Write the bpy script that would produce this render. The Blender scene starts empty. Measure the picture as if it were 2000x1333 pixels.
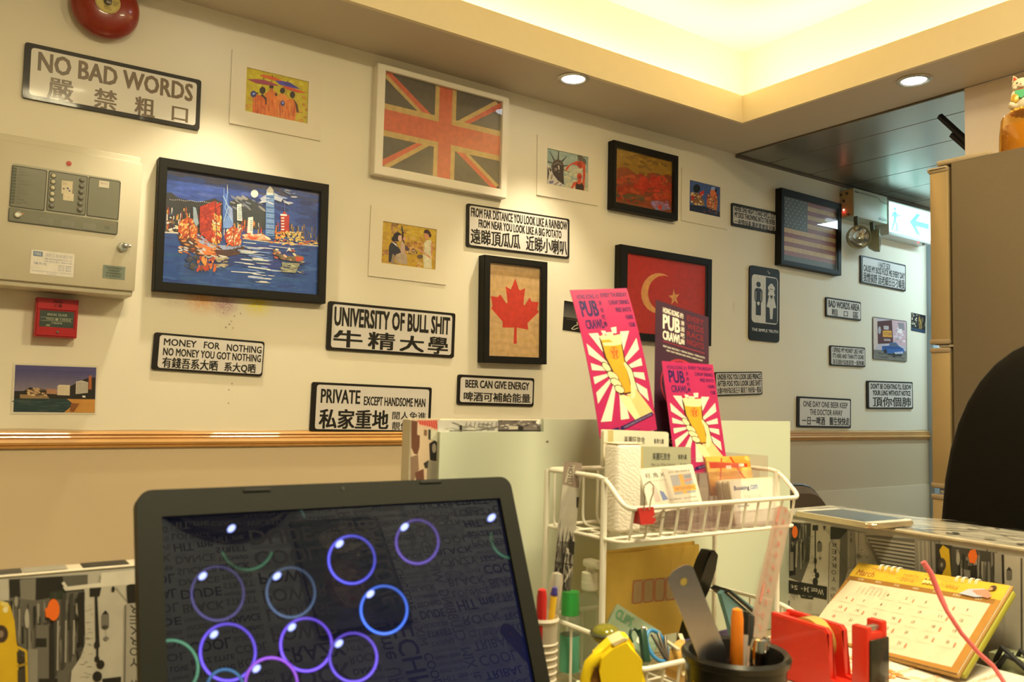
import bpy, bmesh, math, random
from mathutils import Matrix, Vector
random.seed(7)
S = bpy.context.scene
COL = S.collection
PI = math.pi

# ------------------------------------------------------------------ camera
CZ = 1.25                      # camera height above the floor
YAW, PITCH, ROLL, FPX = 0.60101718, 0.06961667, 0.02605554, 1630.23621
D = 2.08665                    # distance of the picture wall
fw = Vector((math.sin(YAW)*math.cos(PITCH), math.cos(YAW)*math.cos(PITCH), math.sin(PITCH)))
rt0 = Vector((math.cos(YAW), -math.sin(YAW), 0)); up0 = rt0.cross(fw)
rt = rt0*math.cos(ROLL) + up0*math.sin(ROLL)
up = -rt0*math.sin(ROLL) + up0*math.cos(ROLL)
EYE = Vector((0, 0, CZ))
cam = bpy.data.cameras.new('camera'); co = bpy.data.objects.new('camera', cam); COL.objects.link(co)
co.matrix_world = Matrix(((rt.x, up.x, -fw.x, 0), (rt.y, up.y, -fw.y, 0), (rt.z, up.z, -fw.z, CZ), (0, 0, 0, 1)))
cam.sensor_width = 36; cam.lens = FPX/2000*36; cam.clip_start = 0.01; cam.clip_end = 60
cam.dof.use_dof = True; cam.dof.focus_distance = 2.5; cam.dof.aperture_fstop = 12.0
S.camera = co

# ------------------------------------------------------------------ world, exposure, lights
w = bpy.data.worlds.new('world'); S.world = w; w.use_nodes = True
w.node_tree.nodes['Background'].inputs[0].default_value = (0.9, 0.8, 0.6, 1)
w.node_tree.nodes['Background'].inputs[1].default_value = 0.05
S.view_settings.view_transform = 'Standard'; S.view_settings.look = 'None'
S.view_settings.exposure = 0.16; S.view_settings.gamma = 1.0; S.view_settings.use_curve_mapping = False
try:
    S.cycles.use_denoising = True; S.cycles.max_bounces = 8; S.cycles.diffuse_bounces = 5
    S.cycles.transparent_max_bounces = 24; S.cycles.sample_clamp_indirect = 6; S.cycles.caustics_refractive = False; S.cycles.caustics_reflective = False
except Exception: pass

def light(kind, name, loc, energy, color, rot=(0, 0, 0), **kw):
    l = bpy.data.lights.new(name, kind); l.energy = energy; l.color = color
    for k, v in kw.items(): setattr(l, k, v)
    o = bpy.data.objects.new(name, l); COL.objects.link(o); o.location = loc; o.rotation_euler = rot
    return o
WARM = (1.0, 0.78, 0.34); DOWN = (1.0, 0.88, 0.60)
ZS = CZ + 0.945                # underside of the soffit
CX, CY = 2.17, 1.834           # inner corner of the soffit
# LED strips lying in the cove, shining up into the tray
light('AREA', 'cove_strip_back', (0.29, 1.885, ZS+0.075), 11, WARM, (math.radians(180), 0, 0), shape='RECTANGLE', size=3.7, size_y=0.05)
light('AREA', 'cove_strip_right', (2.225, 0.66, ZS+0.075), 7.5, WARM, (math.radians(180), 0, math.radians(90)), shape='RECTANGLE', size=2.4, size_y=0.05)
# halogen downlights in the soffit
DLS = [(-0.44, 1.88), (0.52, 1.88), (1.484, 1.8813), (2.2563, 1.2856), (2.2563, 0.15)]
for i, (x, y) in enumerate(DLS):
    light('SPOT', 'downlight_beam', (x, y, ZS-0.012), 21, DOWN, (0, 0, 0), spot_size=math.radians(82), spot_blend=0.7, shadow_soft_size=0.02)
# fluorescent tube light further down the corridor and the glow of the exit sign
light('AREA', 'corridor_tube', (4.1, 1.65, CZ+0.905), 13, (0.62, 0.90, 1.0), (0, 0, 0), shape='RECTANGLE', size=1.1, size_y=0.12)
# added unseen fill lights above the desk, to brighten the foreground
for lx, ly in ((0.35, 0.10), (1.35, 0.10)):
    light('AREA', 'added_fill_light', (lx, ly, CZ+1.20), 26, (1.0, 0.85, 0.50), (0, 0, 0), shape='DISK', size=0.36)
# ------------------------------------------------------------------ helpers: rays and planes
def ray(px, py): return (rt*(px-1000) - up*(py-666.5) + fw*FPX)/FPX
def on(px, py, ax, v):
    d = ray(px, py); t = (v - EYE[ax])/d[ax]
    return EYE + d*t
def onp(px, py, M):            # hit with the local XZ plane of matrix M, in local coordinates
    Mi = M.inverted(); o = Mi @ EYE; d = (Mi.to_3x3() @ ray(px, py))
    return o + d*(-o.y/d.y)
def crop(x0, y0, s): return lambda x, y: (x/s+x0, y/s+y0)
cA = crop(0, 0, 2.854); cB = crop(0, 400, 2.854); cC = crop(650, 50, 2.854); cD = crop(600, 430, 2.854)
cE = crop(1250, 0, 2.667); cF = crop(1250, 400, 2.667); cG = crop(1000, 800, 2.5017); cH = crop(1400, 900, 3.078)
cP = lambda x, y: (x, y)

def lin(c): return ((c/255)/12.92 if c <= 10 else ((c/255+0.055)/1.055)**2.4)
ILL = {0: (0.97, 0.86, 0.56), 1: (0.72, 0.76, 0.66), 2: (0.85, 0.78, 0.50), 3: (1, 1, 1)}
def pc(r, g, b, z=0):
    q = ILL[z]; return tuple(min(0.86, lin(v)/q[i]) for i, v in enumerate((r, g, b)))

# ------------------------------------------------------------------ materials
MATS = {}
def mat(name, col=(0.8, 0.8, 0.8), rough=0.5, metal=0.0, noise=0.06, scale=40, bump=0.0, spec=0.5, coat=0.0, emit=None, estr=0.0, alpha=1.0, trans=0.0, ior=1.45):
    if name in MATS: return MATS[name]
    m = bpy.data.materials.new(name); m.use_nodes = True; nt = m.node_tree; b = nt.nodes['Principled BSDF']
    b.inputs['Roughness'].default_value = rough; b.inputs['Metallic'].default_value = metal
    b.inputs['Specular IOR Level'].default_value = spec; b.inputs['Coat Weight'].default_value = coat
    b.inputs['Base Color'].default_value = (*col, 1); b.inputs['IOR'].default_value = ior
    if trans: b.inputs['Transmission Weight'].default_value = trans
    if alpha < 1: b.inputs['Alpha'].default_value = alpha
    if emit: b.inputs['Emission Color'].default_value = (*emit, 1); b.inputs['Emission Strength'].default_value = estr
    if noise:
        tc = nt.nodes.new('ShaderNodeTexCoord'); n = nt.nodes.new('ShaderNodeTexNoise'); n.inputs['Scale'].default_value = scale; n.inputs['Detail'].default_value = 4
        nt.links.new(tc.outputs['Object'], n.inputs['Vector'])
        mx = nt.nodes.new('ShaderNodeMix'); mx.data_type = 'RGBA'
        mx.inputs[6].default_value = (*[c*(1-noise) for c in col], 1); mx.inputs[7].default_value = (*[min(1, c*(1+noise)) for c in col], 1)
        nt.links.new(n.outputs['Fac'], mx.inputs[0]); nt.links.new(mx.outputs[2], b.inputs['Base Color'])
        if bump:
            bp = nt.nodes.new('ShaderNodeBump'); bp.inputs['Strength'].default_value = bump; bp.inputs['Distance'].default_value = 0.001
            nt.links.new(n.outputs['Fac'], bp.inputs['Height']); nt.links.new(bp.outputs[0], b.inputs['Normal'])
    MATS[name] = m; return m
def print_mat(name, rough=0.45, emit=0.0, spec=0.4, noise=0.05):
    if name in MATS: return MATS[name]
    m = bpy.data.materials.new(name); m.use_nodes = True; nt = m.node_tree; b = nt.nodes['Principled BSDF']
    at = nt.nodes.new('ShaderNodeVertexColor'); at.layer_name = 'Col'
    b.inputs['Roughness'].default_value = rough; b.inputs['Specular IOR Level'].default_value = spec
    n = nt.nodes.new('ShaderNodeTexNoise'); n.inputs['Scale'].default_value = 60; n.inputs['Detail'].default_value = 5
    tc = nt.nodes.new('ShaderNodeTexCoord'); nt.links.new(tc.outputs['Object'], n.inputs['Vector'])
    mr = nt.nodes.new('ShaderNodeMapRange'); mr.inputs[3].default_value = 1-noise*3; mr.inputs[4].default_value = 1+noise*3
    nt.links.new(n.outputs['Fac'], mr.inputs[0])
    mx = nt.nodes.new('ShaderNodeVectorMath'); mx.operation = 'MULTIPLY'
    nt.links.new(at.outputs['Color'], mx.inputs[0]); nt.links.new(mr.outputs[0], mx.inputs[1])
    nt.links.new(mx.outputs[0], b.inputs['Base Color'])
    if emit:
        b.inputs['Base Color'].default_value = (0, 0, 0, 1); nt.links.remove(b.inputs['Base Color'].links[0])
        nt.links.new(at.outputs['Color'], b.inputs['Emission Color']); b.inputs['Emission Strength'].default_value = emit
    MATS[name] = m; return m
def glass_pane(name, tint=(1, 1, 1), rough=0.0, f=1.5, haze=0.0, hcol=(0.8, 0.8, 0.8)):
    if name in MATS: return MATS[name]
    m = bpy.data.materials.new(name); m.use_nodes = True; nt = m.node_tree; nt.nodes.remove(nt.nodes['Principled BSDF'])
    out = nt.nodes['Material Output']; t = nt.nodes.new('ShaderNodeBsdfTransparent'); t.inputs[0].default_value = (*tint, 1)
    g = nt.nodes.new('ShaderNodeBsdfGlossy'); g.inputs['Roughness'].default_value = rough
    fr = nt.nodes.new('ShaderNodeFresnel'); gm_ = nt.nodes.new('ShaderNodeNewGeometry'); io = nt.nodes.new('ShaderNodeMapRange'); io.inputs[3].default_value = f; io.inputs[4].default_value = 1/f; nt.links.new(gm_.outputs['Backfacing'], io.inputs[0]); nt.links.new(io.outputs[0], fr.inputs[0])
    mx = nt.nodes.new('ShaderNodeMixShader'); nt.links.new(fr.outputs[0], mx.inputs[0]); nt.links.new(t.outputs[0], mx.inputs[1]); nt.links.new(g.outputs[0], mx.inputs[2])
    last = mx
    if haze:
        df = nt.nodes.new('ShaderNodeBsdfDiffuse'); df.inputs[0].default_value = (*hcol, 1)
        m2 = nt.nodes.new('ShaderNodeMixShader'); m2.inputs[0].default_value = haze
        nt.links.new(mx.outputs[0], m2.inputs[1]); nt.links.new(df.outputs[0], m2.inputs[2]); last = m2
    nt.links.new(last.outputs[0], out.inputs[0]); MATS[name] = m; return m

# ------------------------------------------------------------------ geometry
class MB:
    def __init__(s): s.bm = bmesh.new()
    def box(s, x0, x1, y0, y1, z0, z1, bev=0.0, seg=2, M=None):
        r = bmesh.ops.create_cube(s.bm, size=1.0)
        vs = r['verts']
        for v in vs: v.co = Vector(((x0+x1)/2+v.co.x*(x1-x0), (y0+y1)/2+v.co.y*(y1-y0), (z0+z1)/2+v.co.z*(z1-z0)))
        if bev:
            es = list({e for v in vs for e in v.link_edges})
            r = bmesh.ops.bevel(s.bm, geom=es, offset=bev, segments=seg, affect='EDGES', profile=0.5); vs = list({v for f in r['faces'] for v in f.verts} | {v for v in vs if v.is_valid})
        if M:
            for v in vs: v.co = M @ v.co
        return s
    def prism(s, pts, y0, y1, M=None, axis='y'):      # outline in XZ, extruded along Y
        def P(p, y): 
            v = Vector((p[0], y, p[1])) if axis == 'y' else (Vector((y, p[0], p[1])) if axis == 'x' else Vector((p[0], p[1], y)))
            return M @ v if M else v
        a = [s.bm.verts.new(P(p, y0)) for p in pts]; b = [s.bm.verts.new(P(p, y1)) for p in pts]
        n = len(pts); s.bm.faces.new(a); s.bm.faces.new(b[::-1])
        for i in range(n): s.bm.faces.new((a[i], b[i], b[(i+1) % n], a[(i+1) % n]))
        return s
    def frame(s, ow, oh, iw, ih, y0, y1, cx=0, cz=0, bev=0.0015):   # picture frame ring with mitred corners
        O = [(-ow/2, oh/2), (ow/2, oh/2), (ow/2, -oh/2), (-ow/2, -oh/2)]; I = [(cx-iw/2, cz+ih/2), (cx+iw/2, cz+ih/2), (cx+iw/2, cz-ih/2), (cx-iw/2, cz-ih/2)]
        V = lambda p, y: s.bm.verts.new((p[0], y, p[1]))
        of = [V(p, y0) for p in O]; ob = [V(p, y1) for p in O]; inf = [V(p, y0) for p in I]; ib = [V(p, y1) for p in I]
        es = []
        for i in range(4):
            j = (i+1) % 4
            for q in ((of[i], of[j], inf[j], inf[i]), (ob[j], ob[i], ib[i], ib[j]), (of[j], of[i], ob[i], ob[j]), (inf[i], inf[j], ib[j], ib[i])):
                s.bm.faces.new(q)
        if bev:
            es = [e for e in s.bm.edges if all(v in of or v in inf for v in e.verts) and not (e.verts[0] in of) ^ (e.verts[1] in of)]
            bmesh.ops.bevel(s.bm, geom=es, offset=bev, segments=2, affect='EDGES')
        return s
    def tube(s, pts, r, n=8, closed=False, caps=True):
        pts = [Vector(p) for p in pts]; rings = []; N = len(pts)
        rr = r if isinstance(r, (list, tuple)) else [r]*N
        ref = None
        for i, p in enumerate(pts):
            a = pts[(i-1) % N] if (i > 0 or closed) else p; b = pts[(i+1) % N] if (i < N-1 or closed) else p
            t = (b-a).normalized()
            if ref is None: ref = Vector((0, 0, 1)) if abs(t.z) < 0.9 else Vector((1, 0, 0))
            u = (ref - t*ref.dot(t))
            if u.length < 1e-5: u = t.orthogonal()
            u.normalize(); v = t.cross(u); ref = u
            rings.append([s.bm.verts.new(p + (u*math.cos(2*PI*k/n) + v*math.sin(2*PI*k/n))*rr[i]) for k in range(n)])
        m = N if closed else N-1
        for i in range(m):
            A, B = rings[i], rings[(i+1) % N]
            for k in range(n): s.bm.faces.new((A[k], A[(k+1) % n], B[(k+1) % n], B[k]))
        if caps and not closed: s.bm.faces.new(rings[0][::-1]); s.bm.faces.new(rings[-1])
        return s
    def lathe(s, prof, n=32, M=None, axis='z', cap=True):   # profile (r, h)
        rings = []
        for r, h in prof:
            ring = []
            for k in range(n):
                a = 2*PI*k/n; c, q = math.cos(a)*r, math.sin(a)*r
                p = Vector((c, q, h)) if axis == 'z' else Vector((c, -h, q))
                ring.append(s.bm.verts.new(M @ p if M else p))
            rings.append(ring)
        for A, B in zip(rings, rings[1:]):
            for k in range(n): s.bm.faces.new((A[k], A[(k+1) % n], B[(k+1) % n], B[k]))
        if cap: s.bm.faces.new(rings[0][::-1]); s.bm.faces.new(rings[-1])
        return s
    def ball(s, c, r, n=16, M=None):
        rr = r if isinstance(r, (tuple, list)) else (r, r, r)
        q = bmesh.ops.create_uvsphere(s.bm, u_segments=n, v_segments=max(6, n*2//3), radius=1)
        for v in q['verts']:
            p = Vector((v.co.x*rr[0], v.co.y*rr[1], v.co.z*rr[2]))
            v.co = (M @ p if M else p) + Vector(c)
        return s
    def build(s, name, m, parent=None, M=None, smooth=True, recalc=True, **tags):
        if recalc: bmesh.ops.recalc_face_normals(s.bm, faces=s.bm.faces)
        me = bpy.data.meshes.new(name); s.bm.to_mesh(me); s.bm.free()
        me.materials.append(m)
        if smooth and len(me.polygons):
            me.polygons.foreach_set('use_smooth', [True]*len(me.polygons))
            try: me.set_sharp_from_angle(angle=math.radians(38))
            except Exception: pass
        o = bpy.data.objects.new(name, me); COL.objects.link(o)
        if parent: o.parent = parent
        if M: o.matrix_basis = M
        for k, v in tags.items(): o[k] = v
        return o
def root(name, M, label, cat, group=None):
    o = bpy.data.objects.new(name, None); COL.objects.link(o); o.matrix_basis = M if isinstance(M, Matrix) else Matrix.Translation(M)
    o.empty_display_size = 0.03
    o['label'] = label; o['category'] = cat
    if group: o['group'] = group
    return o
def tag(o, label, cat, group=None):
    o['label'] = label; o['category'] = cat
    if group: o['group'] = group
    return o
def struct(o): o['kind'] = 'structure'; return o
def rmat(c, yaw=0, lean=0, roll=0):
    return Matrix.Translation(c) @ Matrix.Rotation(yaw, 4, 'Z') @ Matrix.Rotation(lean, 4, 'X') @ Matrix.Rotation(roll, 4, 'Y')

# ------------------------------------------------------------------ text as outlines
_G = {}
def glyphs(t, bold):
    k = (t, bold)
    if k in _G: return _G[k]
    c = bpy.data.curves.new('t', 'FONT'); c.body = t; c.offset = bold; c.resolution_u = 2; c.size = 1
    o = bpy.data.objects.new('t', c); COL.objects.link(o)
    dg = bpy.context.evaluated_depsgraph_get(); me = o.evaluated_get(dg).to_mesh()
    vs = [(v.co.x, v.co.y) for v in me.vertices]; fs = [tuple(p.vertices) for p in me.polygons]
    o.evaluated_get(dg).to_mesh_clear(); bpy.data.objects.remove(o); bpy.data.curves.remove(c)
    if not vs: vs = [(0, 0), (1, 1)]
    x0 = min(v[0] for v in vs); x1 = max(v[0] for v in vs); y0 = min(v[1] for v in vs); y1 = max(v[1] for v in vs)
    sx = max(1e-6, x1-x0); sy = max(1e-6, y1-y0)
    _G[k] = ([((x-x0)/sx, 1-(y-y0)/sy) for x, y in vs], fs, sx/sy); return _G[k]

class Canvas:                  # flat print: coloured outlines in picture coordinates u right, v down (0..1)
    def __init__(s, wd, ht, M=None, eps=1e-5, clip=True, bend=None):
        s.w, s.h, s.M, s.eps, s.clip, s.bend = wd, ht, M, eps, clip, bend
        s.V, s.F, s.C, s.L = [], [], [], 1; s.map = None
    def using(s, c):           # read positions from the photograph, cast onto this picture's own plane
        if c is None: s.map = None
        else:
            def f(x, y):
                q = onp(*c(x, y), s.M); return (q.x/s.w+0.5, 0.5-q.z/s.h)
            s.map = f
        return s
    def _p(s, u, v):
        if s.map: u, v = s.map(u, v)
        if s.clip: u = min(1, max(0, u)); v = min(1, max(0, v))
        y = -s.L*s.eps
        if s.bend: y += s.bend(u, v)
        return ((u-0.5)*s.w, y, (0.5-v)*s.h)
    def poly(s, pts, col):
        if s.bend:
            Q = [s.map(*p) if s.map else p for p in pts]; lo, hi = min(p[1] for p in Q), max(p[1] for p in Q); n = 20
            if int(lo*n) != int(hi*n-1e-9) and hi-lo > 0.02:
                mp, s.map = s.map, None; L = s.L
                for k in range(max(0, int(lo*n)), min(n-1, int(hi*n))+1):
                    P = Q
                    for lim, sgn in ((k/n, 1), ((k+1)/n, -1)):
                        R = []
                        for a, b in zip(P, P[1:]+P[:1]):
                            ia, ib = (a[1]-lim)*sgn >= 0, (b[1]-lim)*sgn >= 0
                            if ia: R.append(a)
                            if ia != ib: t = (lim-a[1])/(b[1]-a[1]); R.append((a[0]+(b[0]-a[0])*t, lim))
                        P = R
                        if len(P) < 3: break
                    if len(P) >= 3: s.L = L; s._poly(P, col)
                s.map = mp; s.L = L+1; return s
        return s._poly(pts, col)
    def _poly(s, pts, col):
        i = len(s.V); s.V += [s._p(*p) for p in pts]; s.F.append(tuple(range(i, i+len(pts)))); s.C.append(col); s.L += 1; return s
    def rect(s, u0, v0, u1, v1, col):
        if s.bend:
            n = 14
            s.L0 = s.L
            for k in range(n):
                a = v0+(v1-v0)*k/n; b = v0+(v1-v0)*(k+1)/n; s.L = s.L0; s.poly([(u0, a), (u1, a), (u1, b), (u0, b)], col)
            return s
        return s.poly([(u0, v0), (u1, v0), (u1, v1), (u0, v1)], col)
    def rrect(s, u0, v0, u1, v1, r, col, asp=None):
        asp = asp or s.w/s.h; ru, rv = r/asp if not s.map else r, r
        P = []
        for cx, cy, a0 in ((u1-ru, v0+rv, -90), (u1-ru, v1-rv, 0), (u0+ru, v1-rv, 90), (u0+ru, v0+rv, 180)):
            for k in range(5):
                a = math.radians(a0+22.5*k); P.append((cx+ru*math.cos(a), cy+rv*math.sin(a)))
        return s.poly(P, col)
    def ell(s, cx, cy, rx, ry, col, rot=0, n=18):
        c, q = math.cos(rot), math.sin(rot)
        return s.poly([(cx+rx*math.cos(2*PI*k/n)*c-ry*math.sin(2*PI*k/n)*q, cy+rx*math.cos(2*PI*k/n)*q+ry*math.sin(2*PI*k/n)*c) for k in range(n)], col)
    def ring(s, cx, cy, rx, ry, wd, cols, n=48, a0=0, a1=360):
        for k in range(n):
            a = math.radians(a0+(a1-a0)*k/n); b = math.radians(a0+(a1-a0)*(k+1.0)/n); L = s.L
            col = cols(k/n) if callable(cols) else cols
            s.poly([(cx+(rx-wd)*math.cos(a), cy+(ry-wd)*math.sin(a)), (cx+rx*math.cos(a), cy+ry*math.sin(a)), (cx+rx*math.cos(b), cy+ry*math.sin(b)), (cx+(rx-wd)*math.cos(b), cy+(ry-wd)*math.sin(b))], col); s.L = L
        s.L += 1; return s
    def line(s, pts, wd, col):
        Lb = s.L
        for ii, ((x0, y0), (x1, y1)) in enumerate(zip(pts, pts[1:])):
            s.L = Lb+(ii % 2)
            dx, dy = x1-x0, y1-y0; l = math.hypot(dx, dy) or 1; nx, ny = -dy/l*wd/2, dx/l*wd/2
            L = s.L; s.poly([(x0+nx, y0+ny), (x1+nx, y1+ny), (x1-nx, y1-ny), (x0-nx, y0-ny)], col); s.L = L
        s.L = Lb+2; return s
    def text(s, t, u0, v0, u1, v1, col, bold=0.02, rot=0):
        b = bold*0.55; H = max(1e-6, abs(v1-v0))*s.h; W = abs(u1-u0)*s.w
        if s.map is None and b > 0:
            if rot in (90, 270): W, H = H, W
            bx = min(b*H*1.3, 0.05*W/max(1, len(t))*(1.6 if ord(t[0]) < 0x2E80 else 0.6)); bz = b*H*(1 if ord(t[0]) < 0x2E80 else 0.7)
            if rot in (90, 270): bx, bz = bz, bx
            du, dv = bx/s.w, bz/s.h
            offs = [(-du, -dv), (du, -dv), (du, dv), (-du, dv)]; sg = 1 if u1 > u0 else -1; u0 += du*sg; u1 -= du*sg; v0 += dv; v1 -= dv
        else: offs = [(0, 0)]
        for du, dv in offs: s._text(t, u0+du, v0+dv, u1+du, v1+dv, col, 0, rot)
        return s
    def _text(s, t, u0, v0, u1, v1, col, bold=0.02, rot=0):
        vs, fs, _ = glyphs(t, bold); i = len(s.V)
        for x, y in vs:
            if rot == 90: x, y = 1-y, x
            elif rot == 180: x, y = 1-x, 1-y
            elif rot == 270: x, y = y, 1-x
            s.V.append(s._p(u0+(u1-u0)*x, v0+(v1-v0)*y))
        s.F += [tuple(j+i for j in f) for f in fs]; s.C += [col]*len(fs); s.L += 1; return s
    def textq(s, t, q, col, bold=0.02):    # text inside a quad TL,TR,BR,BL
        vs, fs, _ = glyphs(t, 0); i = len(s.V)
        for x, y in vs:
            a = [q[0][k]*(1-x)*(1-y)+q[1][k]*x*(1-y)+q[2][k]*x*y+q[3][k]*(1-x)*y for k in (0, 1)]
            s.V.append(s._p(*a))
        s.F += [tuple(j+i for j in f) for f in fs]; s.C += [col]*len(fs); s.L += 1; return s
    def dabs(s, n, u0, v0, u1, v1, lu, lv, cols, ang=0, jit=0.4):
        L0 = s.L
        for k in range(n):
            s.L = L0 + k
            cx, cy = random.uniform(u0, u1), random.uniform(v0, v1); a = ang+random.uniform(-jit, jit); f = random.uniform(0.5, 1.3)
            s.ell(cx, cy, lu*f, lv*f, random.choice(cols), a, 6)
        s.L = L0+n; return s
    def build(s, name, m, parent=None, y=0.0, **tags):
        me = bpy.data.meshes.new(name); me.from_pydata(s.V, [], s.F)
        ca = me.color_attributes.new('Col', 'FLOAT_COLOR', 'CORNER'); buf = []
        for f, c in zip(s.F, s.C): buf += [c[0], c[1], c[2], 1.0]*len(f)
        ca.data.foreach_set('color', buf); me.materials.append(m)
        o = bpy.data.objects.new(name, me); COL.objects.link(o)
        if parent: o.parent = parent
        else: o.matrix_basis = s.M
        if parent and y: o.location = (0, y, 0)
        for k, v in tags.items(): o[k] = v
        return o
PP = print_mat('print_painting', 0.4, noise=0.11); PM = print_mat('print_matte', 0.5); PG = print_mat('print_gloss', 0.34, spec=0.3)

def wallrect(pts, c, t):       # four photographed corners of a flat thing on the picture wall, front face t off the wall
    P = [on(*c(*p), 1, D-t) for p in pts]
    wd = ((P[1]-P[0]).length+(P[2]-P[3]).length)/2; ht = ((P[0]-P[3]).length+(P[1]-P[2]).length)/2
    e = (P[1]-P[0])+(P[2]-P[3]); ang = math.atan2(e.z, e.x); q = sum(P, Vector())/4
    M = Matrix.Translation((q.x, D, q.z)) @ Matrix.Rotation(-ang, 4, 'Y')
    return M, wd, ht
def rr(wd, ht, r, n=4):
    P = []
    for cx, cz, a0 in ((wd/2-r, ht/2-r, 0), (-wd/2+r, ht/2-r, 90), (-wd/2+r, -ht/2+r, 180), (wd/2-r, -ht/2+r, 270)):
        for k in range(n+1):
            a = math.radians(a0+90*k/n); P.append((cx+r*math.cos(a), cz+r*math.sin(a)))
    return P
# ================================================================== THE ROOM
def plane_obj(name, pts, m, **tags):
    me = bpy.data.meshes.new(name); me.from_pydata([tuple(p) for p in pts], [], [tuple(range(len(pts)))]); me.materials.append(m)
    o = bpy.data.objects.new(name, me); COL.objects.link(o)
    for k, v in tags.items(): o[k] = v
    return o
XL, XR, YR, XF = -1.7, 2.43, -0.56, 5.2
ZT = CZ + 1.27                  # tray ceiling
paint = mat('wall_paint', (0.80, 0.74, 0.61), 0.55, noise=0.03, scale=6)
# old paint spray and rubbing marks around the harbour picture
def stains(m, marks):
    nt = m.node_tree; b = nt.nodes['Principled BSDF']; src = b.inputs['Base Color'].links[0].from_socket
    g = nt.nodes.new('ShaderNodeNewGeometry'); nz = nt.nodes.new('ShaderNodeTexNoise'); nz.inputs['Scale'].default_value = 260
    nt.links.new(g.outputs['Position'], nz.inputs['Vector'])
    for (x, y, z), (rx, rz), col, amt in marks:
        s = nt.nodes.new('ShaderNodeVectorMath'); s.operation = 'SUBTRACT'; s.inputs[1].default_value = (x, y, z); nt.links.new(g.outputs['Position'], s.inputs[0])
        d = nt.nodes.new('ShaderNodeVectorMath'); d.operation = 'DIVIDE'; d.inputs[1].default_value = (rx, 0.3, rz); nt.links.new(s.outputs[0], d.inputs[0])
        l = nt.nodes.new('ShaderNodeVectorMath'); l.operation = 'LENGTH'; nt.links.new(d.outputs[0], l.inputs[0])
        mr = nt.nodes.new('ShaderNodeMapRange'); mr.interpolation_type = 'SMOOTHSTEP'; mr.inputs[1].default_value = 1; mr.inputs[2].default_value = 0; mr.inputs[3].default_value = 0; mr.inputs[4].default_value = amt
        nt.links.new(l.outputs['Value'], mr.inputs[0])
        mu = nt.nodes.new('ShaderNodeMath'); mu.operation = 'MULTIPLY'; nt.links.new(mr.outputs[0], mu.inputs[0])
        sn = nt.nodes.new('ShaderNodeMapRange'); sn.inputs[1].default_value = 0.3; sn.inputs[2].default_value = 0.6; sn.inputs[3].default_value = 0.35; nt.links.new(nz.outputs['Fac'], sn.inputs[0]); nt.links.new(sn.outputs[0], mu.inputs[1])
        mx = nt.nodes.new('ShaderNodeMix'); mx.data_type = 'RGBA'; mx.inputs[7].default_value = (*col, 1)
        nt.links.new(mu.outputs[0], mx.inputs[0]); nt.links.new(src, mx.inputs[6]); src = mx.outputs[2]
    nt.links.new(src, b.inputs['Base Color'])
W = lambda x, y: tuple(on(x, y, 1, D))
stains(paint, [(W(502, 592), (0.055, 0.045), (0.85, 0.72, 0.02), 1.0), (W(395, 583), (0.065, 0.050), (0.75, 0.30, 0.05), 0.85), (W(440, 592), (0.045, 0.045), (0.35, 0.08, 0.22), 0.7), (W(437, 612), (0.0022, 0.0030), (0.16, 0.02, 0.015), 1.0), (W(452, 628), (0.0030, 0.0040), (0.16, 0.02, 0.015), 1.0), (W(448, 634), (0.0038, 0.0030), (0.16, 0.02, 0.015), 1.0), (W(470, 613), (0.0022, 0.0040), (0.16, 0.02, 0.015), 1.0), (W(455, 641), (0.0030, 0.0030), (0.16, 0.02, 0.015), 1.0), (W(441, 640), (0.0038, 0.0040), (0.16, 0.02, 0.015), 1.0), (W(458, 618), (0.0022, 0.0030), (0.16, 0.02, 0.015), 1.0), (W(453, 750), (0.0030, 0.0040), (0.16, 0.02, 0.015), 1.0), (W(447, 762), (0.0038, 0.0030), (0.16, 0.02, 0.015), 1.0), (W(446, 788), (0.0022, 0.0040), (0.16, 0.02, 0.015), 1.0),
               (W(298, 480), (0.012, 0.09), (0.6, 0.25, 0.05), 0.45), (W(340, 590), (0.05, 0.02), (0.5, 0.35, 0.25), 0.4), (W(1433, 600), (0.012, 0.03), (0.5, 0.36, 0.22), 0.35), (W(440, 690), (0.05, 0.12), (0.45, 0.36, 0.24), 0.12)])
low_paint = mat('wainscot_paint', (0.62, 0.50, 0.34), 0.42, noise=0.05, scale=3, bump=0.1)
soffit_m = mat('soffit_paint', (0.62, 0.55, 0.45), 0.6, noise=0.04, scale=8)
tray_m = mat('tray_paint', (0.85, 0.80, 0.70), 0.6, noise=0.02)
rz = CZ-0.0965; rb = CZ-0.134
struct(plane_obj('wall_back', [(XL, D, rb), (XF, D, rb), (XF, D, ZT), (XL, D, ZT)], paint))
mb = MB(); mb.box(XL, 3.755, D-0.003, D+0.05, 0, rb+0.004, 0.0); o = struct(mb.build('wall_back_lower', low_paint)); o.name = 'wall_wainscot'
mb = MB(); mb.box(2.3, 3.755, D-0.007, D+0.05, 0.0, CZ-0.337, 0.0015); struct(mb.build('trim_3', low_paint))
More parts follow.
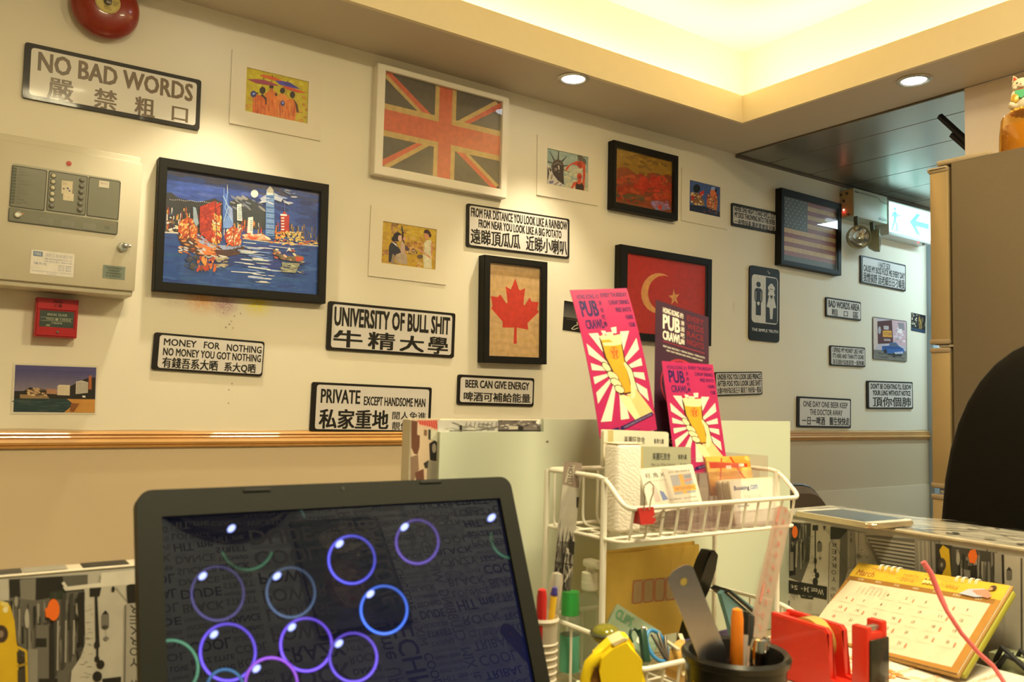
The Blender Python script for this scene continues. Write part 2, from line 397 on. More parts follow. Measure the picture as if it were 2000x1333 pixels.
# moulded wooden dado rail: profile of beads and grooves
prof = [(0, 0)]
for z, y in ((0, 0.004), (0.003, 0.009), (0.006, 0.010), (0.0075, 0.006), (0.009, 0.006), (0.0105, 0.010), (0.0135, 0.011), (0.015, 0.008), (0.0165, 0.008), (0.018, 0.013), (0.024, 0.0155), (0.029, 0.013), (0.0305, 0.009), (0.032, 0.009), (0.0335, 0.012), (0.0365, 0.010), (0.0375, 0.004)):
    prof.append((z, y))
prof.append((0.0375, 0))
wood_m = mat('varnished_rail_wood', (0.62, 0.33, 0.10), 0.28, noise=0.18, scale=7, coat=0.4)
me = bmesh.new(); A = [me.verts.new((XL, D-y, rz-z)) for z, y in prof]; Bv = [me.verts.new((3.755, D-y, rz-z)) for z, y in prof]
for i in range(len(prof)-1): me.faces.new((A[i], A[i+1], Bv[i+1], Bv[i]))
me.faces.new(A); me.faces.new(Bv[::-1])
m_ = MB(); m_.bm.free(); m_.bm = me; struct(m_.build('trim_1', wood_m, smooth=False))
# torn edge of the old lining paper just above the rail
pts = []; x = XL
while x < 3.75:
    pts.append((x, random.uniform(0.001, 0.0055)+0.002*math.sin(x*9))); x += random.uniform(0.03, 0.09)
q = MB()
for (xa, za), (xb, zb) in zip(pts, pts[1:]):
    v = [q.bm.verts.new(p) for p in ((xa, D-0.0006, rz-0.001), (xb, D-0.0006, rz-0.001), (xb, D-0.0012, rz+max(0.0008, zb)), (xa, D-0.0012, rz+max(0.0008, za)))]; q.bm.faces.new(v)
struct(q.build('trim_2', mat('torn_paper', (0.62, 0.52, 0.38), 0.8)))
# door frame at the far end of the picture wall
mb = MB(); mb.box(3.755, 3.80, D-0.03, D+0.05, 0, CZ+0.80, 0.003); struct(mb.build('trim_4', mat('door_frame_paint', (0.33, 0.40, 0.45), 0.4)))
# other walls
struct(plane_obj('wall_left', [(XL, YR, 0), (XL, D, 0), (XL, D, ZT), (XL, YR, ZT)], paint))
mb = MB(); mb.box(XR, XF, YR, 1.2315, 0, CZ+0.944); struct(mb.build('wall_right', mat('pale_wall_paint', (0.80, 0.68, 0.56), 0.6, noise=0.03), smooth=False))
struct(plane_obj('wall_far', [(XF, 1.2, 0), (XF, D, 0), (XF, D, ZT), (XF, 1.2, ZT)], paint))
# floor of square tiles
fl = plane_obj('floor', [(XL, YR, 0), (XF, YR, 0), (XF, D, 0), (XL, D, 0)], mat('floor_grout', (0.25, 0.22, 0.18), 0.7)); struct(fl)
tile_m = mat('beige_floor_tile', (0.46, 0.38, 0.28), 0.3, noise=0.1, scale=4)
mb = MB(); mb.box(-0.148, 0.148, -0.148, 0.148, 0.0005, 0.004, 0.001, 1); t0 = mb.build('tile', tile_m, fl, smooth=False); t0.location = (XL+0.15, YR+0.15, 0)
for i in range(14):
    for j in range(9):
        if i == j == 0 or XL+0.15+0.3*i > 2.4 and YR+0.15+0.3*j < 1.2: continue
        if YR+0.3*(j+1) > D: continue
        c = t0.copy(); COL.objects.link(c); c.parent = fl; c.location = (XL+0.15+0.3*i, YR+0.15+0.3*j, 0)
# soffit with its hanging lip, ledge behind it and the lit tray above
mb = MB()
mb.box(XL, 2.428, CY, D, ZS, ZS+0.012)
mb.box(CX, 2.428, YR, CY, ZS, ZS+0.012)
struct(mb.build('ceiling', soffit_m, smooth=False))
lip = mat('cove_lip_paint', (0.82, 0.72, 0.52), 0.55, noise=0.02)
mb = MB(); mb.box(XL, CX+0.012, CY-0.001, CY+0.012, ZS-0.0006, ZS+0.093); mb.box(CX-0.001, CX+0.012, YR, CY-0.001, ZS-0.0006, ZS+0.093); struct(mb.build('trim_5', lip, smooth=False))
RX, RY = 2.33, 1.96
o = struct(plane_obj('ceiling_tray', [(XL, YR, ZT), (RX, YR, ZT), (RX, RY, ZT), (XL, RY, ZT)], tray_m))
struct(plane_obj('trim_6', [(XL, RY, ZS), (RX, RY, ZS), (RX, RY, ZT), (XL, RY, ZT)], tray_m))
struct(plane_obj('trim_7', [(RX, YR, ZS), (RX, RY, ZS), (RX, RY, ZT), (RX, YR, ZT)], tray_m))
led = mat('led_tape', (1, 0.85, 0.5), 0.5, noise=0, emit=(1.0, 0.72, 0.30), estr=6)
mb = MB(); mb.box(XL+0.02, CX+0.04, CY+0.045, CY+0.057, ZS+0.0125, ZS+0.03)
tag(mb.build('light_strip', led, smooth=False), 'warm LED strip hidden in the cove along the picture wall', 'light')
mb = MB(); mb.box(CX+0.05, CX+0.062, YR+0.02, CY+0.03, ZS+0.0125, ZS+0.03)
tag(mb.build('light_strip', led, smooth=False), 'warm LED strip hidden in the cove on the fridge side', 'light')
# corridor ceiling: long satin metal panels with open joints
cm = mat('satin_metal_panel', (0.26, 0.24, 0.20), 0.27, metal=0.6, noise=0.05, scale=3)
back = plane_obj('ceiling_corridor', [(2.428, 1.2, ZS+0.02), (XF, 1.2, ZS+0.02), (XF, D, ZS+0.02), (2.428, D, ZS+0.02)], mat('dark_void', (0.05, 0.05, 0.05), 0.9)); struct(back)
xs = [2.431, 2.603, 2.856, 3.108, 3.347, 3.60, 3.85, 4.1, 4.35, 4.6, 4.85, 5.1]
for a, b in zip(xs, xs[1:]):
    mb = MB(); mb.box(a+0.0015, b-0.0015, 1.2, D-0.002, ZS-0.006, ZS+0.006, 0.0015, 1); mb.build('panel', cm, back)
# grey spray on the metal panels near the corner: none. Thin batten closing the joint between soffit and wall
mb = MB(); mb.box(2.431, XF, D-0.012, D, ZS-0.013, ZS-0.006, 0.001); struct(mb.build('trim_8', mat('dark_joint', (0.16, 0.13, 0.10), 0.6)))

# rear wall behind the desk: lettered paper, upside down like the paper round the desk
rear = plane_obj('wall_rear', [(XR, YR, 0), (XL, YR, 0), (XL, YR, ZT), (XR, YR, ZT)], mat('rear_wall_paper', (0.33, 0.38, 0.42), 0.6)); struct(rear)
MR = Matrix.Translation((0.35, YR, CZ+0.35)) @ Matrix.Rotation(PI, 4, 'Z')
cv = Canvas(3.6, 1.75, MR, eps=2e-5)
words = ['FASHION VICTIM', 'WICKED GAME', 'POWER', 'DUDE', 'CLUBBING', 'URBAN LOVE', 'CHIC LOVE', 'SUCKER', 'CRAZY', 'my Blog', 'HIT me', 'COOL', 'TECHNO', 'MIX it', 'BOYZ STYLE', 'BLACK', 'SEXY', 'DJ', 'ROCK', 'Vibes', 'TRIBAL', 'NIGHT FEVER', 'DANCE', 'STREET', 'LOUNGE']
rnd = random.Random(3); u = 0.0
inkA, inkB = (0.03, 0.03, 0.03), (0.10, 0.10, 0.09)
while u < 0.985:
    cwid = rnd.choice([0.008, 0.010, 0.013, 0.018]); v = rnd.uniform(-0.05, 0.0)
    vert = rnd.random() < 0.62
    while v < 0.98:
        wd_ = rnd.choice(words); _, _, asp = glyphs(wd_, 0.02)
        if vert:
            L = cwid*cv.w*asp*rnd.uniform(0.55, 0.8)/cv.h
            if v+L < 1 and v > 0: cv.text(wd_, u, v, u+cwid*0.86, v+L, rnd.choice([inkA, inkB]), 0.02, rnd.choice([90, 90, 270]))
            v += L+0.012
        elif asp < 3.6: continue
        else:
            n = 2.6; hh = cwid*n*cv.w/asp/cv.h*rnd.uniform(0.9, 1.4)
            if v+hh < 1 and v > 0 and u+cwid*n < 1: cv.text(wd_, u, v, u+cwid*n*0.95, v+hh*0.8, rnd.choice([inkA, inkB]), 0.03, 180)
            v += hh+0.004
    u += cwid if vert else cwid*2.7
cv.build('wall_lettering', PM, rear)
bpy.data.objects['wall_lettering'].matrix_parent_inverse = Matrix(); bpy.data.objects['wall_lettering'].matrix_basis = MR
# ================================================================== THINGS ON THE PICTURE WALL
blackf = mat('black_frame_lacquer', (0.009, 0.008, 0.0065), 0.5, noise=0.2, spec=0.25)
whitef = mat('white_frame_lacquer', (0.80, 0.74, 0.64), 0.35, noise=0.02)
pane_m = glass_pane('picture_glass')
def picture(name, outer, c, t, inner, ci, label, cat, fm, art, back=(0.1, 0.08, 0.05), glass=True, artm=None, lip=0.012):
    M, wd, ht = wallrect(outer, c, t)
    r = root(name, M, label, cat)
    Mi = M @ Matrix.Translation((0, -t, 0))
    q = [onp(*ci(*p), Mi) for p in inner]
    x0, x1 = (q[0].x+q[3].x)/2, (q[1].x+q[2].x)/2; z1, z0 = (q[0].z+q[1].z)/2, (q[2].z+q[3].z)/2
    mb = MB(); mb.frame(wd, ht, x1-x0, z1-z0, -t, -0.0005, (x0+x1)/2, (z0+z1)/2); mb.build('frame', fm, r)
    mb = MB(); mb.box(-wd/2+0.004, wd/2-0.004, -0.004, -0.0008, -ht/2+0.004, ht/2-0.004); mb.build('backing_board', mat('backing_board', (0.3, 0.22, 0.12), 0.8), r)
    d = t-lip
    Ma = M @ Matrix.Translation(((x0+x1)/2, -d, (z0+z1)/2))
    cv = Canvas(x1-x0+0.002, z1-z0+0.002, Ma, eps=2.6e-6)
    art(cv)
    o = cv.build('picture_print', artm or PP, r); o.matrix_basis = Matrix.Translation(((x0+x1)/2, -d, (z0+z1)/2))
    if glass:
        g = MB(); v = [g.bm.verts.new(p) for p in ((x0-.001, -t+0.002, z0-.001), (x1+.001, -t+0.002, z0-.001), (x1+.001, -t+0.002, z1+.001), (x0-.001, -t+0.002, z1+.001))]; g.bm.faces.new(v)
        g.build('glass_pane', pane_m, r, smooth=False, recalc=False)
    return r

# ---------------- tin and card signs
RIMC = mat('sign_dark_rim', (0.016, 0.013, 0.011), 0.4, noise=0.1, spec=0.3)
def sign(pts, c, lines, label, white=(0.66, 0.62, 0.60), ink=(0.02, 0.018, 0.016), t=0.006, b=(0.016, 0.012, 0.012, 0.012), wrap=False, cat='sign'):
    M, wd, ht = wallrect(pts, c, t)
    r = root('wall_sign', M, label, cat)
    mb = MB(); mb.prism(rr(wd, ht, 0.006), -t, -0.0006); mb.build('plate', RIMC, r)
    iw, ih = wd-b[0]*wd/0.35*0.6-b[1]*wd/0.35*0.6, ht-(b[2]+b[3])*0.42
    cx = (b[0]-b[1])*wd/0.35*0.3
    mb = MB(); P = rr(iw, ih, 0.007); mb.prism([(x+cx, z) for x, z in P], -t-0.0008, -t+0.001); mb.build('panel', mat('sign_white_%d' % int(white[0]*100), white, 0.38, noise=0.05, scale=12), r)
    cv = Canvas(wd, ht, M, eps=1e-5)
    for L in lines: cv.text(L[0], L[1], L[3], L[2], L[4], ink, (L[5] if len(L) > 5 else 0.025)*1.1+0.008)
    o = cv.build('lettering', PG, r); o.location = (0, -t-0.0009, 0)
    if wrap:               # loose clear film over the plate, creased along its lower edge
        g = MB(); rnd = random.Random(len(label)); nx, nz = 26, 9; gr = []
        for j in range(nz+1):
            for i in range(nx+1):
                x = (i/nx-0.5)*wd; z = (j/nz-0.5)*ht; e = max(0, 1-j/nz*1.6)
                d = 0.0022+abs(rnd.gauss(0, 1))*0.0016*e*(1 if 0.25 < i/nx < 0.8 or wrap == 2 and i/nx > .5 else 0.25)
                gr.append(g.bm.verts.new((x, -t-d, z)))
        for j in range(nz):
            for i in range(nx): g.bm.faces.new((gr[j*(nx+1)+i], gr[j*(nx+1)+i+1], gr[(j+1)*(nx+1)+i+1], gr[(j+1)*(nx+1)+i]))
        g.build('plastic_film', glass_pane('clear_film', rough=0.10, f=1.25, haze=0.01, hcol=(0.8, 0.7, 0.55)), r)
    return r
sign([(50, 82), (395, 157), (388, 255), (42, 190)], cP, [('NO BAD WORDS', .07, .95, .12, .47, .035), ('嚴', .125, .265, .54, .93), ('禁', .375, .505, .56, .93), ('粗', .605, .725, .57, .93), ('口', .825, .925, .62, .90)],
     'long white and dark-edged sign reading NO BAD WORDS in faded letters, under clear film', (0.74, 0.70, 0.64), (0.17, 0.12, 0.075), wrap=1, b=(.02, .016, .016, .03))  # ink lightened: glare on the film is put into the letter colour
sign([(857, 710), (1472, 765), (1465, 958), (848, 920)], cB, [('MONEY', .085, .37, .14, .33), ('FOR', .435, .58, .14, .33), ('NOTHING', .645, .975, .15, .35), ('NO MONEY YOU GOT NOTHING', .085, .975, .39, .60), ('有錢吾系大晒', .085, .575, .64, .93), ('系大Q晒', .635, .93, .66, .94)],
     'white sign reading MONEY FOR NOTHING, NO MONEY YOU GOT NOTHING', b=(.028, .006, .012, .012))
sign([(118, 452), (825, 520), (820, 770), (108, 722)], cD, [('UNIVERSITY OF BULL SHIT', .045, .955, .10, .50, .05), ('牛', .045, .26, .57, .93, .05), ('精', .30, .51, .56, .93, .035), ('大', .545, .745, .58, .93, .05), ('學', .775, .945, .56, .94, .035)],
     'white sign with bold letters UNIVERSITY OF BULL SHIT', b=(.018, .016, .016, .018))
sign([(28, 902), (690, 935), (690, 1187), (14, 1180)], cD, [('PRIVATE', .07, .385, .13, .42), ('EXCEPT HANDSOME MAN', .415, .945, .25, .44), ('私家重地', .065, .63, .53, .94, .03), ('閒人免進', .66, .955, .55, .72, .01), ('靚仔除外', .66, .955, .77, .94, .01)],
     'white sign reading PRIVATE EXCEPT HANDSOME MAN, resting just above the wooden rail', b=(.022, .014, .016, .014))
sign([(748, 990), (1320, 1080), (1318, 1300), (745, 1232)], cC, [('FROM FAR DISTANCE YOU LOOK LIKE A RAINBOW', .035, .975, .08, .30, .045), ('FROM NEAR YOU LOOK LIKE A BIG POTATO', .105, .915, .33, .53, .045), ('遠睇頂瓜瓜', .035, .50, .56, .92, .03), ('近睇小喇叭', .555, .975, .56, .93, .03)],
     'white sign reading FROM FAR DISTANCE YOU LOOK LIKE A RAINBOW', b=(.014, .012, .01, .016))
sign([(840, 860), (1265, 884), (1263, 1040), (838, 1030)], cD, [('BEER CAN GIVE ENERGY', .09, .93, .16, .43, .035), ('啤酒可補給能量', .075, .95, .56, .88, .03)],
     'white sign reading BEER CAN GIVE ENERGY, below the maple leaf picture', b=(.018, .012, .016, .02))
cN = crop(1420, 380, 7.84)
sign([(68, 120), (752, 275), (765, 605), (78, 480)], cN, [("NEVER ONE NIGHT STAND SHE'LL CUT", .05, .96, .10, .34, .05), ('MY DICK THROWING INTO THE RIVER', .05, .96, .37, .62, .05), ('一夜情味亂講老婆會拆河邊', .05, .96, .66, .92, .02)],
     "small white sign reading NEVER ONE NIGHT STAND SHE'LL CUT, wrapped in shiny film", b=(.016, .016, .02, .03), wrap=2)
cU = crop(1380, 700, 4.762)
sign([(75, 130), (513, 125), (521, 338), (88, 352)], cU, [('UNDER FOG YOU LOOK LIKE PRINCE', .04, .97, .09, .33, .045), ('AFTER FOG YOU LOOK LIKE SHIT', .04, .97, .37, .61, .045), ('大霧中你好似白馬王子 霧清了 你好似一舊屎', .03, .97, .65, .92, .012)],
     'white sign reading UNDER FOG YOU LOOK LIKE PRINCE, partly behind the pink leaflets', b=(.01, .01, .01, .01))
sign([(1147, 262), (1384, 315), (1385, 453), (1153, 408)], cF, [('I HATE SEX', .37, .64, .10, .32, .04), ('CAUSE MY BOSS FUCK ME EVERY DAY', .05, .97, .32, .56, .05), ('我憎搞野 因老細日日刁鳩我', .05, .97, .58, .93, .025)],
     'white sign under the emergency lamps reading I HATE SEX', b=(.02, .012, .012, .02))
sign([(967, 480), (1150, 508), (1152, 607), (970, 583)], cF, [('BAD WORDS AREA', .06, .95, .14, .50, .045), ('粗', .15, .33, .56, .90, .03), ('口', .49, .61, .60, .88, .03), ('區', .76, .92, .57, .90, .03)],
     'small white sign reading BAD WORDS AREA', b=(.018, .012, .016, .016))
sign([(990, 733), (1172, 745), (1175, 848), (992, 838)], cF, [('I SPEND MY MONEY LIKE FART', .06, .95, .10, .34, .035), ("IT'S HERE AND THAN IT'S GONE", .06, .95, .38, .62, .035), ('我花錢好似放屁咁一股無屬', .06, .95, .67, .93, .015)],
     'small white sign reading I SPEND MY MONEY LIKE FART', b=(.016, .012, .014, .012))
sign([(1182, 917), (1420, 925), (1423, 1065), (1185, 1065)], cF, [("DON'T BE CHEATING I'LL ELBOW", .07, .96, .09, .29, .05), ('YOUR LUNG WITHOUT NOTICE', .11, .94, .33, .52, .05), ('頂你個肺', .11, .95, .57, .92, .035)],
     "white sign reading DON'T BE CHEATING I'LL ELBOW YOUR LUNG WITHOUT NOTICE", b=(.022, .012, .012, .02))
sign([(817, 998), (1098, 1013), (1100, 1165), (822, 1160)], cF, [('ONE DAY ONE BEER KEEP', .10, .93, .14, .33, .02), ('THE DOCTOR AWAY', .22, .83, .40, .59, .02), ('一日一啤酒', .08, .50, .64, .92, .025), ('醫生快快走', .58, .97, .64, .92, .025)],
     'white sign reading ONE DAY ONE BEER KEEP THE DOCTOR AWAY', b=(.024, .012, .014, .02))
# the black two-figure sign
M, wd, ht = wallrect([(568, 313), (725, 340), (729, 720), (572, 705)], cF, 0.006)
r = root('wall_sign', M, 'tall black sign with a man and a woman pictogram reading THE SIMPLE TRUTH', 'sign')
mb = MB(); mb.prism(rr(wd, ht, 0.014), -0.006, -0.0006); mb.build('plate', mat('sign_black_enamel', (0.010, 0.009, 0.010), 0.3, noise=0.1, spec=0.25), r)
cv = Canvas(wd, ht, M @ Matrix.Translation((0, -0.006, 0))).using(cF)
wc = (0.62, 0.60, 0.58); bk = (0.012, 0.011, 0.012)
cv.using(None).rrect(.07, .115, .94, .76, .06, wc); cv.poly([(.53, .13), (.88, .13), (.92, .16), (.92, .73), (.88, .745), (.53, .745)], bk)
def man(cx, col, inv):
    cv.ell(cx, .245, .075, .038, col); cv.rrect(cx-.13, .295, cx+.13, .49, .05, col); cv.rect(cx-.085, .45, cx+.085, .66, col)
    cv.rect(cx-.09, .34, cx-.075, .46, inv); cv.rect(cx+.075, .34, cx+.09, .46, inv)
    cv.poly([(cx-.045, .485), (cx, .475), (cx+.045, .485), (cx+.03, .515), (cx, .53), (cx-.03, .515)], inv)
man(.29, bk, wc)
cv.ell(.72, .245, .075, .038, wc); cv.poly([(.64, .29), (.80, .29), (.84, .37), (.80, .375), (.88, .53), (.78, .54), (.76, .69), (.68, .69), (.66, .54), (.56, .53), (.64, .375), (.60, .37)], wc)
cv.ell(.64, .27, .035, .03, wc); cv.ell(.80, .27, .035, .03, wc); cv.poly([(.68, .36), (.72, .375), (.76, .36), (.76, .39), (.72, .42), (.68, .39)], bk)
cv.text('THE SIMPLE TRUTH', .08, .835, .95, .875, (.7, .7, .7), 0.04); cv.ell(.64, .07, .03, .012, (.35, .3, .25)); cv.ell(.60, .05, .02, .01, (.35, .3, .25))
o = cv.build('lettering', PG, r); o.location = (0, -0.0062, 0)

# ---------------- framed pictures
UKB, UKW, UKR = pc(92, 82, 62), pc(196, 158, 84), pc(204, 96, 58)
def art_uk(cv):
    cv.rect(0, 0, 1, 1, UKB)
    for (a, b) in (((0, 0), (1, 1)), ((1, 0), (0, 1))): cv.line([(a[0], a[1]), (b[0], b[1])], 0.15, UKW)
    cv.poly([(0, 0), (.06, 0), (.52, .46), (.48, .50)], UKR); cv.poly([(1, 1), (.94, 1), (.48, .54), (.52, .50)], UKR)
    cv.poly([(1, 0), (1, .07), (.54, .50), (.5, .5)], UKR); cv.poly([(0, 1), (0, .93), (.46, .50), (.5, .5)], UKR)
    cv.rect(.42, 0, .60, 1, UKW); cv.rect(0, .33, 1, .67, UKW); cv.rect(.455, 0, .565, 1, UKR); cv.rect(0, .39, 1, .61, UKR)
picture('framed_flag', [(262, 205), (985, 405), (968, 962), (222, 825)], cC, 0.03, [(300, 248), (950, 425), (935, 912), (275, 782)], cC,
        'white-framed faded Union Jack behind glass', 'picture', whitef, art_uk)
def art_ca(cv):
    cv.using(cD)
    q = [(1015, 225), (1315, 260), (1312, 775), (1010, 765)]; cv.poly(q, pc(205, 160, 95))
    for k in range(11):
        y = 300+k*43; L = [(1015+i*30, y+9*math.sin(i*.8+k)+i*3) for i in range(11)]; cv.line(L, 16+(k % 3)*5, pc(199+3*(k % 3), 154+3*(k % 3), 90))
    leaf = [(1160, 325), (1180, 388), (1190, 392), (1215, 380), (1205, 470), (1212, 476), (1240, 432), (1250, 455), (1290, 458), (1282, 500), (1292, 512), (1228, 575), (1232, 612), (1168, 600), (1168, 690), (1150, 690), (1154, 600), (1088, 600), (1090, 568), (1025, 492), (1034, 480), (1024, 425), (1062, 430), (1076, 415), (1110, 465), (1117, 460), (1106, 370), (1135, 388)]
    cv.poly(leaf, pc(202, 56, 38))
picture('framed_flag', [(988, 190), (1340, 237), (1338, 803), (982, 796)], cD, 0.032, [(1022, 233), (1307, 268), (1305, 768), (1018, 757)], cD,
        'upright black-framed red maple leaf on brown paper', 'picture', blackf, art_ca)
def art_tr(cv):
    R_, Y_ = pc(190, 38, 22), pc(225, 150, 70)
    cv.rect(0, 0, 1, 1, R_); cv.using(cF)
    cv.ell(98, 462, 92, 105, Y_, 0, 40); cv.ell(122, 462, 80, 92, R_, 0, 40)
    P = []
    for k in range(10):
        a = -PI/2+k*PI/5-0.1; r_ = (36, 14)[k % 2]; P.append((178+r_*math.cos(a)*0.85, 484+r_*1.25*math.sin(a)))
    cv.poly(P, Y_)
picture('framed_flag', [(1211.5, 476), (1390.6, 507.6), (1390.6, 676), (1211, 662)], cP, 0.03, [(1225.5, 492.5), (1382, 519), (1381, 664), (1226, 647)], cP,
        'black-framed red flag with crescent and star, behind the leaflets', 'picture', blackf, art_tr)
def art_us(cv):
    B_, Y_, R_ = pc(60, 66, 62, 1), pc(176, 150, 98, 1), pc(120, 62, 52, 1)
    cv.rect(0, 0, 1, 1, pc(40, 42, 34, 1)); v1 = .90
    for k in range(13): cv.rect(0, v1*k/13, 1, v1*(k+1)/13, (R_, Y_)[k % 2])
    cv.rect(0, 0, .46, v1*7/13, B_)
    for j in range(9):
        for i in range(6 if j % 2 == 0 else 5):
            cx = .04+i*.075+(0 if j % 2 == 0 else .0375); cy = .03+j*.052
            cv.poly([(cx+(.016, .007)[k % 2]*math.cos(-PI/2+k*PI/5), cy+(.016, .007)[k % 2]*.85*math.sin(-PI/2+k*PI/5)) for k in range(10)], pc(150, 148, 125, 1))
picture('framed_flag', [(1525, 366.5), (1643, 397.5), (1645, 539.5), (1527, 516)], cP, 0.03, [(1531.5, 382.6), (1637, 407), (1637.5, 529), (1533, 507.5)], cP,
        'black-framed faded Stars and Stripes beside the emergency light', 'picture', blackf, art_us)
def art_red(cv):
    cR = crop(1180, 265, 7.204); cv.rect(0, 0, 1, 1, pc(150, 105, 20)); cv.using(cR)
    cv.dabs(60, 200, 200, 980, 560, 60, 25, [pc(150, 108, 22), pc(165, 118, 24), pc(128, 88, 20)], .2)
    cv.poly([(178, 470), (250, 440), (350, 470), (480, 560), (600, 580), (610, 530), (700, 520), (840, 620), (900, 700), (990, 720), (990, 1095), (178, 935)], pc(140, 62, 22))
    cv.dabs(190, 200, 560, 980, 940, 48, 26, [pc(165, 55, 20), pc(150, 45, 18), pc(178, 72, 26), pc(125, 60, 24), pc(190, 60, 24)], .2)
    cv.dabs(40, 420, 600, 840, 800, 40, 22, [pc(190, 50, 20), pc(172, 40, 18)], .2)
    cv.dabs(26, 180, 840, 620, 960, 40, 18, [pc(95, 72, 32), pc(120, 70, 30)], .3)
    cv.ell(780, 985, 130, 62, pc(150, 95, 100), .25); cv.dabs(14, 680, 930, 920, 1040, 28, 14, [pc(165, 125, 140), pc(120, 120, 135), pc(150, 90, 90)], .3); cv.ell(785, 1010, 26, 34, pc(200, 50, 20), .1)
picture('framed_painting', [(135, 52), (1045, 292), (1047, 1195), (130, 1025)], crop(1180, 265, 7.204), 0.03, [(178, 162), (985, 355), (985, 1095), (178, 935)], crop(1180, 265, 7.204),
        'black-framed red and gold abstract painting', 'picture', blackf, art_red)
def art_hk(cv):
    H = crop(290, 295, 4.3); cv.rect(0, 0, 1, 1, pc(48, 76, 132)); cv.using(H)
    c = pc
    cv.poly([(160, 130), (1460, 345), (1460, 480), (900, 380), (160, 190)], c(78, 76, 96))  # grey soffit reflection painted along the top of the picture
    cv.dabs(80, 170, 200, 1440, 480, 110, 18, [c(52, 76, 138), c(60, 84, 146), c(46, 68, 124), c(70, 88, 142)], .16, .1)
    cv.dabs(60, 170, 420, 1440, 620, 90, 30, [c(36, 58, 112), c(42, 66, 122), c(30, 48, 96)], .16, .1)
    cv.poly([(150, 350), (190, 350), (260, 400), (420, 430), (560, 400), (620, 430), (620, 700), (140, 680)], c(46, 42, 40))
    cv.poly([(680, 430), (740, 395), (830, 385), (920, 440), (1000, 500), (1000, 660), (680, 660)], c(52, 54, 52))
    cv.dabs(22, 700, 390, 980, 500, 34, 8, [c(120, 122, 120), c(70, 74, 84), c(150, 140, 120)], .5, .2)
    for k in range(28): cv.ell(180+k*16, 408+k*1.2+3*math.sin(k), 4, 3, c(235, 225, 200), 0, 5)
    # buildings in the background, loose vertical strokes
    rnd = random.Random(5); LB = cv.L
    for k in range(360):
        x = rnd.uniform(150, 1440); hi = 520+(x-150)*.08; lo = 700+(x-150)*.06
        if 1000 < x < 1060: continue
        y = rnd.uniform(hi-60*(x < 500), lo); col = rnd.choice([c(205, 80, 30), c(235, 165, 60), c(180, 60, 34), c(240, 215, 170), c(60, 70, 90), c(90, 72, 50), c(225, 120, 40), c(40, 40, 46), c(120, 50, 40)])
        if x > 1180: col = rnd.choice([c(50, 62, 96), c(120, 84, 50), c(150, 110, 50), c(90, 70, 60), c(60, 66, 84), c(185, 150, 70)])
        cv.poly([(x, y), (x+rnd.uniform(3, 10), y+1), (x+rnd.uniform(3, 9), y+rnd.uniform(20, 70)), (x-2, y+rnd.uniform(20, 60))], col)
    # water
    cv.poly([(125, 690), (240, 690), (520, 760), (760, 740), (1440, 800), (1440, 1225), (105, 1100)], c(40, 76, 128))
    cv.dabs(130, 120, 720, 1440, 1180, 90, 12, [c(44, 78, 128), c(52, 88, 134), c(36, 62, 114), c(40, 84, 124), c(60, 96, 140)], .08, .15)
    cv.dabs(60, 560, 800, 1300, 980, 80, 10, [c(38, 54, 108), c(48, 58, 118)], .06, .1)
    cv.dabs(16, 150, 560, 240, 680, 16, 10, [c(235, 222, 180), c(215, 190, 130), c(120, 90, 50)], .1)
    cv.line([(135, 685), (250, 690)], 12, c(222, 205, 165)); cv.line([(790, 738), (1000, 765), (1430, 800)], 8, c(222, 200, 165)); cv.dabs(30, 1000, 745, 1420, 790, 22, 5, [c(222, 130, 50), c(235, 190, 90), c(205, 90, 60)], .08)
    # twisted glass tower with masts, clock-lit tower, tall tower
    cv.poly([(625, 375), (665, 345), (672, 450), (705, 485), (712, 640), (622, 655)], c(70, 105, 160)); cv.poly([(670, 460), (702, 485), (710, 630), (672, 560)], c(150, 160, 175))
    cv.line([(625, 375), (668, 470), (628, 600)], 5, c(190, 205, 225)); cv.line([(665, 345), (640, 480), (708, 600)], 4, c(170, 190, 215)); cv.line([(660, 285), (662, 350)], 5, c(200, 205, 215)); cv.line([(632, 310), (632, 375)], 4, c(150, 160, 190)); cv.poly([(625, 600), (665, 540), (705, 600), (700, 650), (628, 650)], c(120, 150, 190))
    cv.poly([(742, 450), (778, 448), (786, 590), (742, 585)], c(222, 222, 222)); [cv.line([(750, 470+k*14), (780, 476+k*14)], 4, c(60, 60, 90)) for k in range(8)]
    cv.poly([(835, 560), (876, 555), (874, 695), (826, 690)], c(232, 226, 215)); [cv.line([(853, 585+k*16), (868, 586+k*16)], 6, c(70, 60, 60)) for k in range(6)]
    cv.poly([(985, 330), (1018, 295), (1052, 335), (1058, 720), (980, 715)], c(92, 130, 165)); cv.poly([(990, 330), (1018, 296), (1048, 330), (1048, 372), (990, 372)], c(236, 232, 215))
    [cv.line([(988, 385+k*15), (1052, 392+k*15)], 4, c(175, 190, 205) if k % 3 else c(50, 70, 120)) for k in range(22)]
    cv.poly([(935, 400), (985, 370), (985, 430), (950, 430)], c(180, 180, 172)); cv.poly([(1052, 350), (1130, 400), (1110, 430), (1055, 410)], c(190, 190, 180)); cv.dabs(12, 940, 330, 1230, 440, 34, 7, [c(205, 200, 185), c(150, 160, 180)], .25)
    cv.poly([(1105, 530), (1180, 540), (1178, 690), (1108, 680)], c(186, 46, 40)); cv.poly([(1105, 530), (1160, 534), (1160, 548), (1105, 545)], c(240, 230, 210)); [cv.rect(1112, 560+k*24, 1138, 570+k*24, c(240, 230, 210)) for k in range(5)]; cv.line([(1142, 405), (1140, 530)], 3, c(130, 130, 160)); cv.poly([(1120, 530), (1140, 505), (1160, 532)], c(186, 46, 40))
